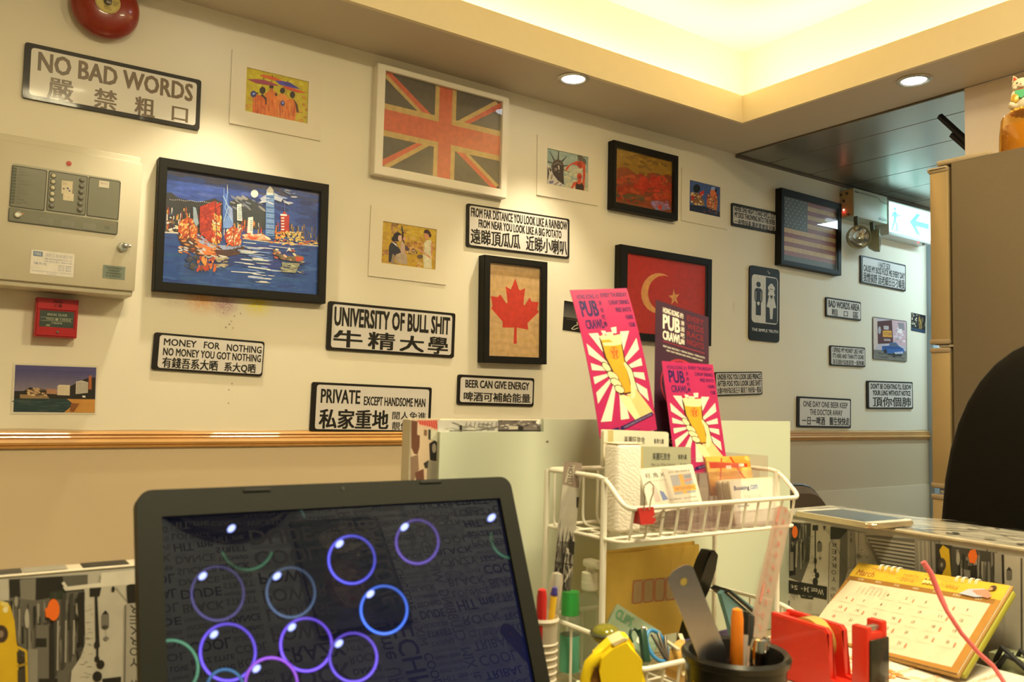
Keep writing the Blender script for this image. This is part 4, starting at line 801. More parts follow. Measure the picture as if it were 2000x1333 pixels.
for k in range(12):
    cv.poly([(182-3*k, 190+43*k), (236-3*k, 197+43*k), (234-3*k, 228+43*k), (178-3*k, 221+43*k)], (0.10, 0.11, 0.08)); cv.textq(('FIRE', 'FAULT', 'ZONE 1', 'ZONE 2', 'ZONE 3', 'ZONE 4', 'MAINS', 'BATTERY', 'SOUNDER', 'DISABLED', 'TEST MODE', 'DELAYED')[k], [(262-3*k, 203+43*k), (300+60*(k % 3)-3*k, 209+43*k), (300+60*(k % 3)-3*k, 229+43*k), (260-3*k, 223+43*k)], (0.15, 0.13, 0.09), .02)
cv.build('printed_legend', PM, door).location = (0, -tt-0.0024, 0)
cv = Canvas(wd, ht, M @ T_((0, -tt-0.0026, 0)), eps=3e-6).using(c8)
cv.poly([(862, 375), (1020, 392), (1005, 560), (1030, 565), (1025, 668), (878, 650), (882, 562), (855, 555)], (0.66, 0.58, 0.42)); 
for x, y, s_ in ((890, 490, 14), (945, 488, 16), (970, 522, 15), (905, 600, 8), (955, 610, 9)): cv.ell(x, y, s_, s_*.8, (0.12, 0.10, 0.22) if y < 560 else (0.5, 0.3, 0.3), .4)
cv.textq('ZN A', [(872, 395), (935, 402), (935, 440), (872, 432)], (.3, .25, .2), .02); cv.line([(1012, 400), (1015, 560)], 3, (0.5, 0.12, 0.1))
cv.build('paper_sticker', PM, door).location = (0, -tt-0.0026, 0)
cv = Canvas(wd, ht, M @ T_((0, -tt-0.0026, 0)), eps=3e-6).using(c8)
cv.poly([(1385, 375), (1525, 395), (1520, 485), (1378, 468)], (0.66, 0.60, 0.50)); cv.textq('SERVICE', [(1400, 400), (1510, 415), (1508, 440), (1398, 425)], (.4, .25, .2), .02)
cv.build('paper_sticker', PM, door).location = (0, -tt-0.0026, 0)
cv = Canvas(wd, ht, M @ T_((0, -tt-0.0024, 0)), eps=3e-6).using(c8)
for k in range(3): cv.poly([(560+k*300, 890+k*36), (740+k*300, 912+k*36), (735+k*300, 1005+k*33), (555+k*300, 985+k*33)], (0.20, 0.20, 0.16))
cv.textq('FIRE ALARM', [(1440, 955), (1600, 975), (1600, 1000), (1440, 980)], (.35, .22, .16), .02); cv.textq('CE', [(1460, 1010), (1530, 1018), (1530, 1060), (1460, 1050)], dk, .02)
cv.build('printed_legend', PM, door).location = (0, -tt-0.0024, 0)
cv = Canvas(wd, ht, M @ T_((0, -tt-0.0024, 0)), eps=3e-6).using(c8)
cv.line([(300, 845), (340, 835)], 12, (0.75, 0.28, 0.10))
cv.build('orange_mark', PM, door).location = (0, -tt-0.0024, 0)
p = dc(*c8(245, 858)); mb = MB(); mb.lathe([(0.0072, 0), (0.0072, 0.003), (0.005, 0.004), (0.0045, 0.003), (0.001, 0.003)], 24, M=T_((p.x, -tt-0.0022, p.z)), axis='y'); mb.build('key_switch', mat('satin_steel', (0.5, 0.48, 0.42), 0.3, metal=0.8), door)
p = dc(*c8(961, 140)); mb = MB(); mb.lathe([(0.0052, 0), (0.0052, 0.0012), (0.001, 0.0014)], 20, M=T_((p.x, -tt, p.z)), axis='y'); mb.build('red_badge', mat('red_badge', (0.50, 0.05, 0.02), 0.4), door)
cL = crop(0, 460, 3.604)
p = dc(*cL(862, 85)); mb = MB(); mb.lathe([(0.0105, 0), (0.0105, 0.003), (0.0085, 0.006), (0.0085, 0.009), (0.004, 0.0095), (0.001, 0.0095)], 24, M=T_((p.x, -tt, p.z)), axis='y'); mb.build('lock', mat('chrome', (0.6, 0.57, 0.5), 0.12, metal=1.0), door)
mb = MB(); mb.box(p.x-0.001, p.x+0.014, -tt-0.020, -tt-0.009, p.z-0.0012, p.z+0.0012+0.004, 0.0008); mb.build('key', mat('chrome'), door)
def dlabel(name, pts, cc, base, m, fn):
    q = [dc(*cc(*p)) for p in pts]; x0, x1 = (q[0].x+q[3].x)/2, (q[1].x+q[2].x)/2; z1, z0 = (q[0].z+q[1].z)/2, (q[3].z+q[2].z)/2
    L = T_(((x0+x1)/2, -tt-0.0006, (z0+z1)/2)); cv = Canvas(x1-x0, z1-z0, M @ L, eps=8e-6); cv.rect(0, 0, 1, 1, base); fn(cv); cv.build(name, m, door).matrix_basis = L
def lab(cv):
    bl = (0.20, 0.22, 0.40); cv.rect(.05, .06, .26, .26, (.12, .2, .35)); cv.text('FIRE', .08, .1, .23, .22, (.6, .6, .6), .02); cv.text('消防工程有限公司', .32, .10, .95, .24, (.35, .35, .42), .0); cv.text('FIRE ENGINEERING CO LTD', .32, .29, .95, .36, bl, .0); cv.text('24 HOURS SERVICE', .32, .40, .95, .46, bl, .0)
    cv.text('陳先生', .08, .50, .38, .60, bl, 0); [cv.text('2%d17 40%d3' % (k, k), .64, .54+.09*k, .94, .60+.09*k, bl, .01) for k in range(3)]; cv.text('maintenance and inspection of fire service installation', .05, .84, .95, .89, bl, 0); cv.text('Kowloon', .4, .92, .6, .96, bl, 0)
dlabel('service_label', [(218, 100), (525, 130), (515, 298), (212, 268)], cL, (0.70, 0.66, 0.60), PM, lab)
def lab2(cv):
    for k, s_ in enumerate(('MAINTENANCE', 'ENERGY', 'ENGINEERING', '& SUPPLIES')): cv.text(s_, .15+.1*(k == 1), .12+k*.2, .85-.1*(k == 1), .24+k*.2, (.05, .06, .05), .03)
dlabel('metal_nameplate', [(725, 207), (882, 224), (877, 315), (722, 300)], cL, (0.20, 0.24, 0.20), PG, lab2)
# break-glass call point
t = 0.036; M, wd, ht = wallrect([(260, 430), (556, 460), (540, 722), (240, 712)], cL, t)
r = root('call_point', M, 'small red break-glass fire call point under the control panel', 'fire alarm')
red = mat('red_plastic', (0.44, 0.014, 0.018), 0.3, noise=0.05)
Mf = M @ T_((0, -t, 0)); q = [onp(*cL(*p), Mf) for p in ((285, 520), (524, 545), (517, 655), (275, 640))]
x0, x1 = (q[0].x+q[3].x)/2, (q[1].x+q[2].x)/2; z1, z0 = (q[0].z+q[1].z)/2, (q[3].z+q[2].z)/2
mb = MB(); mb.frame(wd, ht, x1-x0, z1-z0, -t, -0.001, (x0+x1)/2, (z0+z1)/2, 0.003); mb.build('housing', red, r)
mb = MB(); mb.box(x0-0.001, x1+0.001, -t+0.005, -0.002, z0-0.001, z1+0.001); mb.build('element_plate', mat('dark_green_plate', (0.035, 0.055, 0.04), 0.3), r)
L = T_(((x0+x1)/2, -t+0.0045, (z0+z1)/2)); cv = Canvas(x1-x0, z1-z0, M @ L, eps=1e-5); wt = (.45, .45, .32)
cv.text('BREAK GLASS', .22, .16, .80, .30, wt, .03); cv.line([(.03, .42), (.97, .42)], .02, wt); cv.line([(.03, .62), (.97, .62)], .02, wt); cv.poly([(.44, .52), (.5, .44), (.56, .52), (.5, .60)], wt); cv.text('PRESS', .2, .46, .42, .57, wt, .02); cv.text('HERE', .6, .46, .92, .57, wt, .02); cv.text('打破玻璃', .35, .68, .66, .80, wt, .01); cv.poly([(.2, .84), (.32, .84), (.3, .95), (.2, .95)], (.3, .32, .2))
cv.build('printed_legend', PG, r).matrix_basis = L
L = T_((0, -t-0.0002, ht*.36)); cv = Canvas(wd*.5, ht*.2, M @ L, eps=1e-5); cv.text('FIRE', .33, .05, .72, .42, (.1, .01, .01), .03); cv.text('火警', .33, .5, .72, .95, (.1, .01, .01), .02); cv.build('printed_title', PG, r).matrix_basis = L
g = MB(); v = [g.bm.verts.new(p) for p in ((x0, -t+0.0025, z0), (x1, -t+0.0025, z0), (x1, -t+0.0025, z1), (x0, -t+0.0025, z1))]; g.bm.faces.new(v); g.build('glass_pane', pane_m, r, smooth=False, recalc=False)
mb = MB(); mb.lathe([(0.003, 0), (0.003, 0.0012), (0.0005, 0.0014)], 12, M=T_((0.003, -t, -ht/2+0.011)), axis='y'); mb.build('test_key_hole', mat('dark_steel'), r)
# emergency light unit with two lamps
X0, X1 = 3.088, 3.332; YF = 2.022; Z0, Z1 = CZ+0.795, CZ+0.914
r = root('emergency_light', T_(((X0+X1)/2, D, (Z0+Z1)/2)), 'grey emergency light box with two round lamps under the metal ceiling', 'emergency light')
g1 = mat('grey_steel_box', (0.50, 0.54, 0.44), 0.4, noise=0.04); bx = lambda x, y, z: (x-(X0+X1)/2, y-D, z-(Z0+Z1)/2)
mb = MB(); mb.box(X0-(X0+X1)/2, X1-(X0+X1)/2, YF-D, -0.001, -(Z1-Z0)/2, (Z1-Z0)/2, 0.002); mb.build('housing', g1, r)
mb = MB(); 
mb.box(X0-(X0+X1)/2-0.0008, X0-(X0+X1)/2+0.001, YF-D+0.004, -0.004, -(Z1-Z0)/2+0.004, (Z1-Z0)/2-0.004, 0); mb.build('end_plate', mat('orange_beige_end', (0.55, 0.40, 0.20), 0.45), r)
cE2 = crop(1630, 355, 8.885); ME = T_((X0-0.0012, 0, 0)) @ Matrix.Rotation(-PI/2, 4, 'Z')
def onx(px, py, x=X0): p = on(px, py, 0, x); return p
for (x, y, rad, nm, m) in ((120, 232, .0052, 'socket', 'dark_steel'), (218, 208, .0062, 'socket', 'dark_steel'), (162, 338, .0062, 'rocker_switch', 'dark_steel'), (242, 568, .0045, 'socket', 'dark_steel')):
    p = onx(*cE2(x, y)); mb = MB(); mb.lathe([(rad, 0), (rad, 0.003), (rad*.7, 0.004), (0.0005, 0.004)], 14, M=T_((X0-(X0+X1)/2-0.0008, p.y-D, p.z-(Z0+Z1)/2)) @ Matrix.Rotation(-PI/2, 4, 'Z'), axis='y'); mb.build(nm, mat(m), r)
for (x, y, col, e) in ((162, 490, (0.9, 1, 0.7), 6), (165, 522, (1, 0.02, 0.03), 10)):
    p = onx(*cE2(x, y)); mb = MB(); mb.ball((X0-(X0+X1)/2-0.002, p.y-D, p.z-(Z0+Z1)/2), 0.0026, 10); mb.build('indicator_led', mat('led_%d' % e, col, 0.3, noise=0, emit=col, estr=e), r)
light('POINT', 'red_led_glow', (X0-0.008, onx(*cE2(165, 522)).y, onx(*cE2(165, 522)).z), 0.004, (1, 0.05, 0.05), shadow_soft_size=0.003)
L = T_((0, YF-D-0.0006, 0)); cv = Canvas(X1-X0, Z1-Z0, r.matrix_basis @ L, eps=1e-5); dk2 = (.06, .06, .05)
cv.poly([(.02, .10), (.14, .10), (.14, .15), (.02, .15)], dk2); cv.line([(.14, .125), (.72, .135), (.80, .24), (.99, .27)], .018, dk2)
for k in range(7): cv.line([(.20+k*.07, .10), (.23+k*.07, .10)], .02, dk2)
cv.build('printed_trim', PM, r).matrix_basis = L
cv = Canvas(X1-X0, Z1-Z0, r.matrix_basis @ L, eps=1e-5)
cv.text('EM-LITE', .73, .84, .97, .92, dk2, .03); cv.line([(.76, .80), (.94, .80)], .008, dk2); cv.build('printed_name', PM, r).matrix_basis = L
lampb = mat('lamp_plastic', (0.34, 0.33, 0.20), 0.35, noise=0.05)
refl = mat('lamp_reflector', (0.9, 0.9, 0.9), 0.08, metal=1.0, noise=0); lens = glass_pane('lamp_lens', (0.92, 0.97, 1.0), 0.05, 1.55)
for (px, py, yw) in ((1676, 464, -0.62), (1712, 470, 0.5)):
    p = on(px, py, 1, YF-0.012 if yw < 0 else YF+0.004)
    Rm = T_(bx(*p)) @ Matrix.Rotation(yw, 4, 'Z') @ Matrix.Scale(1.28, 4)
    hd = MB(); hd.lathe([(0.012, -0.030), (0.026, -0.024), (0.037, -0.006), (0.0385, 0.004), (0.0385, 0.010), (0.034, 0.0105), (0.033, 0.006)], 36, M=Rm, axis='y', cap=False); lh = hd.build('lamp_head', lampb, r)
    b_ = MB(); b_.lathe([(0.0005, -0.016), (0.012, -0.014), (0.024, -0.006), (0.033, 0.006)], 30, M=Rm, axis='y', cap=False); b_.build('reflector', refl, lh)
    b_ = MB(); b_.ball(Rm @ Vector((0, 0.002, 0)), (0.004, 0.008, 0.004), 10); b_.build('bulb', mat('bulb_glass', (0.8, 0.8, 0.7), 0.1), lh)
    b_ = MB(); b_.lathe([(0.0335, 0.008), (0.022, 0.0125), (0.001, 0.014)], 30, M=Rm, axis='y', cap=False); b_.build('lens', lens, lh)
    pv = Rm @ Vector((0, 0.012, 0.034)); b_ = MB(); b_.tube([(pv.x, pv.y, pv.z-0.006), (pv.x, pv.y+0.004, -(Z1-Z0)/2+0.001)], 0.009, 12); b_.build('swivel_neck', mat('dark_green_plastic', (0.10, 0.11, 0.07), 0.35), lh)
# illuminated exit sign
X0e, X1e, Ze0, Ze1 = 3.336, 3.69, CZ+0.762, CZ+0.896
r = root('exit_sign', T_(((X0e+X1e)/2, D, (Ze0+Ze1)/2)), 'glowing exit sign box with green running figure and arrow', 'exit sign')
hw, hh = (X1e-X0e)/2, (Ze1-Ze0)/2
mb = MB(); mb.box(-hw, hw, YF-D-0.004, -0.001, -hh-0.012, hh+0.004, 0.002); mb.build('housing', mat('white_steel_box', (0.72, 0.76, 0.78), 0.35), r)
L = T_((0, YF-D-0.0046, 0)); cv = Canvas(2*hw-0.006, 2*hh-0.004, r.matrix_basis @ L, eps=2e-5); gl, gr = (0.62, 0.95, 0.92), (0.01, 0.36, 0.27)
cv.rect(0, 0, 1, 1, gl); cv.line([(.07, .12), (.07, .93)], .012, gr); cv.ell(.125, .20, .022, .055, gr); cv.poly([(.09, .30), (.15, .28), (.17, .42), (.135, .62), (.10, .60), (.095, .42)], gr); cv.line([(.15, .32), (.20, .42), (.235, .36)], .028, gr); cv.line([(.10, .34), (.07, .46), (.04, .46)], .028, gr); cv.line([(.12, .58), (.17, .74), (.165, .92)], .032, gr); cv.line([(.11, .58), (.09, .76), (.05, .92)], .032, gr); cv.line([(.18, .62), (.26, .66)], .03, (.3, .8, .65)); cv.rect(.045, .90, .24, .93, gr)
cv.poly([(.46, .50), (.62, .16), (.70, .16), (.60, .42), (.90, .42), (.90, .60), (.60, .60), (.70, .88), (.62, .88)], gr)
cv.build('lit_panel', print_mat('exit_light', 0.4, emit=2.0), r).matrix_basis = L
mb = MB(); mb.ball((hw*.45, YF-D+0.01, -hh-0.012), 0.0035, 8); mb.build('indicator_led', mat('led_10'), r)
mb = MB(); mb.lathe([(0.006, 0), (0.006, 0.004), (0.0005, 0.005)], 14, M=T_((hw*.7, YF-D+0.012, -hh-0.0122)) @ Matrix.Rotation(PI/2, 4, 'X'), axis='y'); mb.build('test_button', mat('dark_steel'), r)
light('AREA', 'exit_sign_glow', ((X0e+X1e)/2, YF-0.012, (Ze0+Ze1)/2), 0.9, (0.45, 1.0, 0.92), (PI/2, 0, 0), shape='RECTANGLE', size=0.34, size_y=0.12)
# downlights
rim = mat('downlight_rim', (0.62, 0.60, 0.52), 0.25, metal=0.6)
for i, (x, y) in enumerate(DLS):
    lab_ = ['downlight above the control panel, left end of the soffit', 'downlight in the soffit above the harbour painting', 'lit round downlight in the soffit between the Union Jack and the cove corner', 'lit round downlight in the soffit near the fridge', 'downlight in the soffit over the chair'][i]
    r = root('downlight', T_((x, y, ZS)), lab_, 'downlight')
    mb = MB(); mb.lathe([(0.034, -0.0004), (0.046, -0.0004), (0.047, -0.002), (0.044, -0.004), (0.036, -0.005), (0.033, -0.002), (0.033, -0.0004)], 40, cap=False); mb.build('trim_ring', rim, r)
    mb = MB(); mb.lathe([(0.0325, -0.0026), (0.02, -0.0034), (0.0005, -0.0036)], 32, cap=False); mb.build('lamp', mat('halogen_lamp', (1, 1, 1), 0.4, noise=0, emit=(0.95, 0.97, 1.0), estr=9), r)

# ================================================================== BEYOND THE COUNTER
# tall three-door fridge seen from its side
FX0, FX1, FY0, FY1 = 1.90, 2.418, 0.30, 1.0
FZ = CZ+0.573
side = mat('taupe_fridge_steel', (0.15, 0.115, 0.078), 0.42, metal=0.15, noise=0.05, scale=120, bump=0.05)
edge = mat('gold_fridge_door', (0.40, 0.29, 0.15), 0.35, metal=0.3, noise=0.03)
r = root('fridge', T_((2.16, 0.65, 0)), 'tall taupe three-door fridge seen from the side', 'fridge')
mb = MB(); mb.box(FX0-2.16, FX1-2.16, FY0-0.65, FY1-0.65-0.004, 0.03, FZ, 0.003); mb.build('body', side, r)
dz = [(0.05, CZ-0.198), (CZ-0.172, CZ+0.138), (CZ+0.158, FZ-0.012)]
for a, b in dz:
    mb = MB(); mb.box(FX0-2.16, FX1-2.16, FY1-0.65+0.003, FY1-0.65+0.047, a, b, 0.004); d_ = mb.build('door', edge, r)
    for zz in (a, b):
        mb = MB(); mb.box(FX0-2.16-0.002, FX1-2.16+0.002, FY1-0.65+0.003, FY1-0.65+0.049, zz-0.006, zz+0.006, 0.003); mb.build('door_trim', mat('door_trim', (0.30, 0.22, 0.14), 0.4), d_)
for zz in (CZ-0.185, CZ+0.148):
    mb = MB(); mb.box(FX0-2.16+0.004, FX0-2.16+0.05, FY1-0.65-0.004, FY1-0.65+0.03, zz-0.003, zz+0.003, 0.001); mb.tube([(FX0-2.16+0.012, FY1-0.65+0.02, zz-0.01), (FX0-2.16+0.012, FY1-0.65+0.02, zz+0.01)], 0.004, 10); mb.build('hinge', mat('satin_steel'), r)
mb = MB(); mb.box(FX0-2.16-0.001, FX0-2.16+0.06, FY1-0.65-0.09, FY1-0.65+0.03, FZ-0.002, FZ+0.010, 0.004); mb.box(FX0-2.16-0.002, FX0-2.16+0.04, FY1-0.65+0.005, FY1-0.65+0.052, FZ-0.014, FZ-0.004, 0.003); mb.tube([(FX0-2.14, FY1-0.65+0.02, FZ-0.01), (FX0-2.14, FY1-0.65+0.02, FZ+0.008)], 0.008, 12); mb.build('top_hinge_cover', mat('hinge_cover', (0.42, 0.33, 0.22), 0.4), r)
mb = MB(); mb.box(FX0-2.16+0.02, FX1-2.16-0.02, FY0-0.65+0.02, FY1-0.65-0.02, 0.0, 0.032); mb.build('plinth', mat('dark_plastic', (0.03, 0.03, 0.03), 0.5), r)
# amber jar and lucky cat on top of the fridge
jx, jy = 1.985, 0.865
r = root('amber_jar', T_((jx, jy, FZ+0.0005)), 'squat jar of amber liquid on top of the fridge', 'jar')
mb = MB(); mb.lathe([(0.056, 0), (0.0585, 0.006), (0.0575, 0.05), (0.054, 0.086), (0.050, 0.094), (0.030, 0.100)], 40); mb.build('jar_glass', glass_pane('amber_glass', (0.95, 0.68, 0.22), 0.03, 1.5, 0.06, (0.7, 0.5, 0.12)), r)
mb = MB(); mb.lathe([(0.052, 0.004), (0.0545, 0.01), (0.0525, 0.068), (0.001, 0.068)], 40); mb.build('liquid', mat('amber_liquid', (0.52, 0.33, 0.03), 0.1, noise=0.15), r)
mb = MB(); mb.lathe([(0.030, 0.1), (0.034, 0.101), (0.034, 0.106), (0.001, 0.107)], 30)
for k in range(16): mb.ball((0.033*math.cos(k*PI/8), 0.033*math.sin(k*PI/8), 0.1035), 0.0045, 8)
mb.build('golden_lid', mat('gold_paint', (0.75, 0.48, 0.10), 0.3, metal=0.5), r)
CM = T_((jx-0.004, jy+0.010, FZ+0.1078)) @ Matrix.Rotation(math.radians(-72), 4, 'Z')
r = root('lucky_cat_figurine', CM, 'little white lucky cat figurine with green bib sitting on the amber jar', 'figurine')
cw = mat('white_ceramic', (0.78, 0.70, 0.55), 0.22, noise=0.03, coat=0.4)
mb = MB(); mb.ball((0, 0.002, 0.022), (0.024, 0.021, 0.024)); mb.ball((-0.017, -0.012, 0.010), (0.010, 0.015, 0.010)); mb.ball((0.017, -0.012, 0.010), (0.010, 0.015, 0.010)); mb.ball((-0.014, -0.017, 0.028), (0.0065, 0.008, 0.014)); mb.ball((0, 0.022, 0.012), (0.006, 0.012, 0.006)); mb.build('body', cw, r)
mb = MB(); mb.ball((0, -0.004, 0.056), (0.0205, 0.0185, 0.0175)); mb.ball((0, -0.020, 0.051), (0.008, 0.006, 0.005)); mb.ball((-0.010, -0.014, 0.050), (0.008, 0.006, 0.006)); mb.ball((0.010, -0.014, 0.050), (0.008, 0.006, 0.006)); hd = mb.build('head', cw, r)
for s_ in (-1, 1):
    mb = MB(); mb.lathe([(0.008, 0), (0.0045, 0.009), (0.0008, 0.015)], 12, M=T_((s_*0.012, -0.002, 0.068)) @ Matrix.Rotation(s_*0.3, 4, 'Y')); mb.build('ear', cw, hd)
    mb = MB(); mb.lathe([(0.005, 0), (0.003, 0.006), (0.0005, 0.010)], 10, M=T_((s_*0.012, -0.0065, 0.069)) @ Matrix.Rotation(s_*0.3, 4, 'Y')); mb.build('inner_ear', mat('red_glaze', (0.65, 0.08, 0.05), 0.3), hd)
    mb = MB(); mb.ball((s_*0.0075, -0.0205, 0.058), (0.0026, 0.001, 0.0018), 8); mb.build('eye', mat('black_glaze', (0.02, 0.02, 0.02), 0.2), hd)
mb = MB(); mb.ball((0, -0.0262, 0.053), (0.002, 0.001, 0.0014), 8); mb.build('nose', mat('red_glaze'), hd)
mb = MB(); mb.tube([(0.018*math.cos(a), -0.003+0.017*math.sin(a), 0.041) for a in [k*PI/10 for k in range(20)]], 0.0028, 8, closed=True); mb.build('collar', mat('red_glaze'), r)
mb = MB(); mb.prism([(-0.012, 0.041), (0.012, 0.041), (0.010, 0.028), (0, 0.022), (-0.010, 0.028)], -0.0245, -0.017); mb.build('bib', mat('green_glaze', (0.10, 0.50, 0.25), 0.3), r)
mb = MB(); mb.tube([(0.020, -0.006, 0.030), (0.027, -0.010, 0.042), (0.026, -0.014, 0.060)], [0.007, 0.006, 0.0065], 12); mb.ball((0.026, -0.015, 0.064), (0.007, 0.007, 0.006)); mb.build('raised_paw', cw, r)
mb = MB(); mb.ball((-0.012, -0.024, 0.022), (0.008, 0.003, 0.011)); mb.build('gold_coin', mat('gold_paint'), r)
# black bracket on the corridor side of the wall
r = root('wall_bracket', T_((2.53, 1.2315, CZ+0.79)), 'black steel bracket sticking out beside the wall corner near the ceiling', 'bracket')
bk_ = mat('matt_black_steel', (0.012, 0.012, 0.012), 0.45)
mb = MB(); mb.box(-0.03, 0.03, 0.0005, 0.006, -0.045, 0.045, 0.001); mb.build('wall_plate', bk_, r)
mb = MB(); mb.tube([(-0.01, 0.004, -0.018), (-0.03, 0.112, 0.118)], 0.0095, 4); mb.build('long_arm', bk_, r)
mb = MB(); mb.tube([(0.005, 0.004, -0.040), (-0.015, 0.082, 0.056)], 0.0105, 4); mb.build('short_arm', bk_, r)

# chairs
def chair(M, label, fabric, back_w, back_h, z0, shape=2.6, curve=0.03):
    r = root('office_chair', M, label, 'chair')
    blk = mat('black_nylon', (0.015, 0.015, 0.015), 0.45)
    # backrest: rounded slab in the local XZ plane, front towards local -Y
    g = MB(); n, mlev = 40, 7; rings = []
    def outl(s):
        P = []
        for k in range(n):
            a = 2*PI*k/n; ca, sa = math.cos(a), math.sin(a); e = 2/shape
            x = back_w/2*s*math.copysign(abs(ca)**e, ca); z = back_h/2*s*math.copysign(abs(sa)**e, sa); P.append((x*(1-0.10*max(0, z/back_h*2)), z))
        return P
    for s_, y in ((0.30, -0.034), (0.70, -0.030), (0.92, -0.022), (1.0, -0.004), (1.0, 0.010), (0.94, 0.026), (0.6, 0.034), (0.25, 0.036)):
        rings.append([g.bm.verts.new((x, y+curve*(1-(2*x/back_w)**2)*1.0, z0+back_h/2+z)) for x, z in outl(s_)])
    for A, B in zip(rings, rings[1:]):
        for k in range(n): g.bm.faces.new((A[k], A[(k+1) % n], B[(k+1) % n], B[k]))
    g.bm.faces.new(rings[0][::-1]); g.bm.faces.new(rings[-1]); bk = g.build('backrest', fabric, r)
    g = MB(); g.tube([(x, 0.003+curve*(1-(2*x/back_w)**2), z0+back_h/2+z) for x, z in outl(1.004)], 0.004, 6, closed=True); g.build('piping', blk, bk)
    zs = z0-0.10
    g = MB(); g.box(-0.24, 0.24, -0.50, -0.03, zs-0.07, zs, 0.03, 4); g.build('seat', fabric, r)
    g = MB(); g.tube([(0, 0.045+curve, z0+back_h*.35), (0, 0.055+curve, z0-0.02), (0, 0.03, zs-0.07), (0, -0.05, zs-0.085), (0, -0.25, zs-0.085)], 0.018, 8); g.build('back_bracket', blk, r)
    g = MB(); g.tube([(0, -0.26, zs-0.07), (0, -0.26, 0.10)], 0.025, 16); g.build('gas_column', mat('dark_steel'), r)
    for k in range(5):
        a = 2*PI*k/5+0.3; ex, ey = 0.25*math.cos(a), -0.26+0.25*math.sin(a)
        g = MB(); g.tube([(0, -0.26, 0.11), (ex*.6, -0.26+(ey+0.26)*.6, 0.09), (ex, ey, 0.065)], [0.022, 0.018, 0.013], 10); lg = g.build('leg', blk, r)
        g = MB(); g.lathe([(0.026, -0.012), (0.026, 0.012)], 16, M=T_((ex, ey, 0.0265)) @ Matrix.Rotation(a, 4, 'Z'), axis='y'); g.build('castor', blk, lg)
    return r
seatm = mat('black_chair_fabric', (0.008, 0.0065, 0.005), 0.85, noise=0.25, scale=400, bump=0.2, spec=0.15)
chair(T_((1.40, 0.50, 0)) @ Matrix.Rotation(PI/2, 4, 'Z'), 'high-backed black office chair in front of the fridge', seatm, 0.50, 0.62, CZ+0.118-0.62)
chair(T_((1.47, 1.15, 0)) @ Matrix.Rotation(PI, 4, 'Z'), 'dark brown office chair whose rounded top shows behind the divider', mat('brown_mesh_fabric', (0.045, 0.030, 0.020), 0.8, noise=0.3, scale=500, bump=0.3), 0.37, 0.46, CZ-0.165-0.46, 3.0)
# ================================================================== RECEPTION DESK
ZD = CZ-0.330                  # desk top
ZP = CZ-0.16                   # top of the low panel and of the counter wing
ZV = CZ-0.0245                 # top of the tall divider
YB = 0.82; XW = 1.08
c2 = lambda r, g, b: pc(r, g, b, 2)
cream = mat('cream_laminate', (0.66, 0.60, 0.48), 0.4, noise=0.05)
paper = mat('collage_paper_base', (0.60, 0.55, 0.44), 0.35, noise=0.08, scale=15)
r = root('reception_desk', T_((0.35, 0.5, 0)), 'reception desk with low back panel, covered in black and white city collage paper', 'desk')
def dbox(name, m, x0, x1, y0, y1, z0, z1, bev=0.001, parent=r, o=(0.35, 0.5, 0)):
    mb = MB(); mb.box(x0-o[0], x1-o[0], y0-o[1], y1-o[1], z0-o[2], z1-o[2], bev, 1); return mb.build(name, m, parent, smooth=False)
dbox('desk_top', mat('desk_top_laminate', (0.46, 0.36, 0.22), 0.35, noise=0.1, scale=10), -0.9, XW-0.002, 0.12, YB-0.001, ZD-0.03, ZD)
dbox('back_panel', paper, -0.9, 0.430, YB, YB+0.022, 0.0, ZP)
dbox('end_panel', cream, -0.9, -0.88, 0.12, YB-0.001, 0.0, ZD-0.031)
dbox('pedestal', cream, 0.60, 1.06, 0.15, YB-0.002, 0.02, ZD-0.031)
ink = lambda v: tuple(v*(.50+1.35*v)*q for q in (1, .94, .82))
def collage(cv, front):
    """the black and white city collage, printed upside down; drawn in photograph positions cast on the panel"""
    cv.rect(0, 0, 1, 1, ink(.42))
# left stretch of collage: on the back panel
Lw = 0.62; Ml = T_((0.43-Lw/2, YB-0.0006, ZP-0.16)); cv = Canvas(Lw, 0.32, Ml, eps=8e-6)
cv.rect(0, 0, 1, 1, ink(.40)); cl = crop(0, 1100, 5.7214); cv.using(cl)
D1, D2, D3, G_ = ink(.035), ink(.08), ink(.15), ink(.30)
cv.poly([(-900, 190), (100, 180), (100, 1600), (-900, 1600)], ink(.16)); cv.dabs(60, -900, 300, 80, 1300, 40, 90, [D2, D3, G_, ink(.4)], 0, .1); cv.poly([(-200, 180), (95, 175), (105, 420), (-200, 430)], ink(.40))
cv.poly([(100, 180), (980, 130), (960, 1760), (100, 1760)], D3); cv.poly([(100, 190), (230, 180), (230, 380), (110, 390)], D1); cv.poly([(220, 190), (400, 175), (390, 420), (230, 400)], ink(.22)); cv.poly([(400, 170), (700, 150), (720, 360), (400, 420)], D1); cv.poly([(560, 330), (740, 300), (740, 400), (560, 420)], (0.03, 0.04, 0.025))
rn = random.Random(11)
for k in range(70):
    x = rn.uniform(110, 940); y = rn.uniform(380, 900); cv.poly([(x, y), (x+rn.uniform(8, 34), y), (x+rn.uniform(8, 34), y+rn.uniform(80, 380)), (x, y+rn.uniform(80, 330))], rn.choice([D1, D2, D3, G_, ink(.24), ink(.05)]))
for x in (600, 690, 780, 880): cv.poly([(x, 330+(x-600)*.1), (x+rn.uniform(26, 50), 330), (x+rn.uniform(20, 40), 1250-(x-600)*1.0), (x-6, 1280-(x-600)*1.0)], rn.choice([D1, D2])); cv.line([(x+46, 640), (x+40, 1200-(x-600)*1.0)], 16, ink(.34))
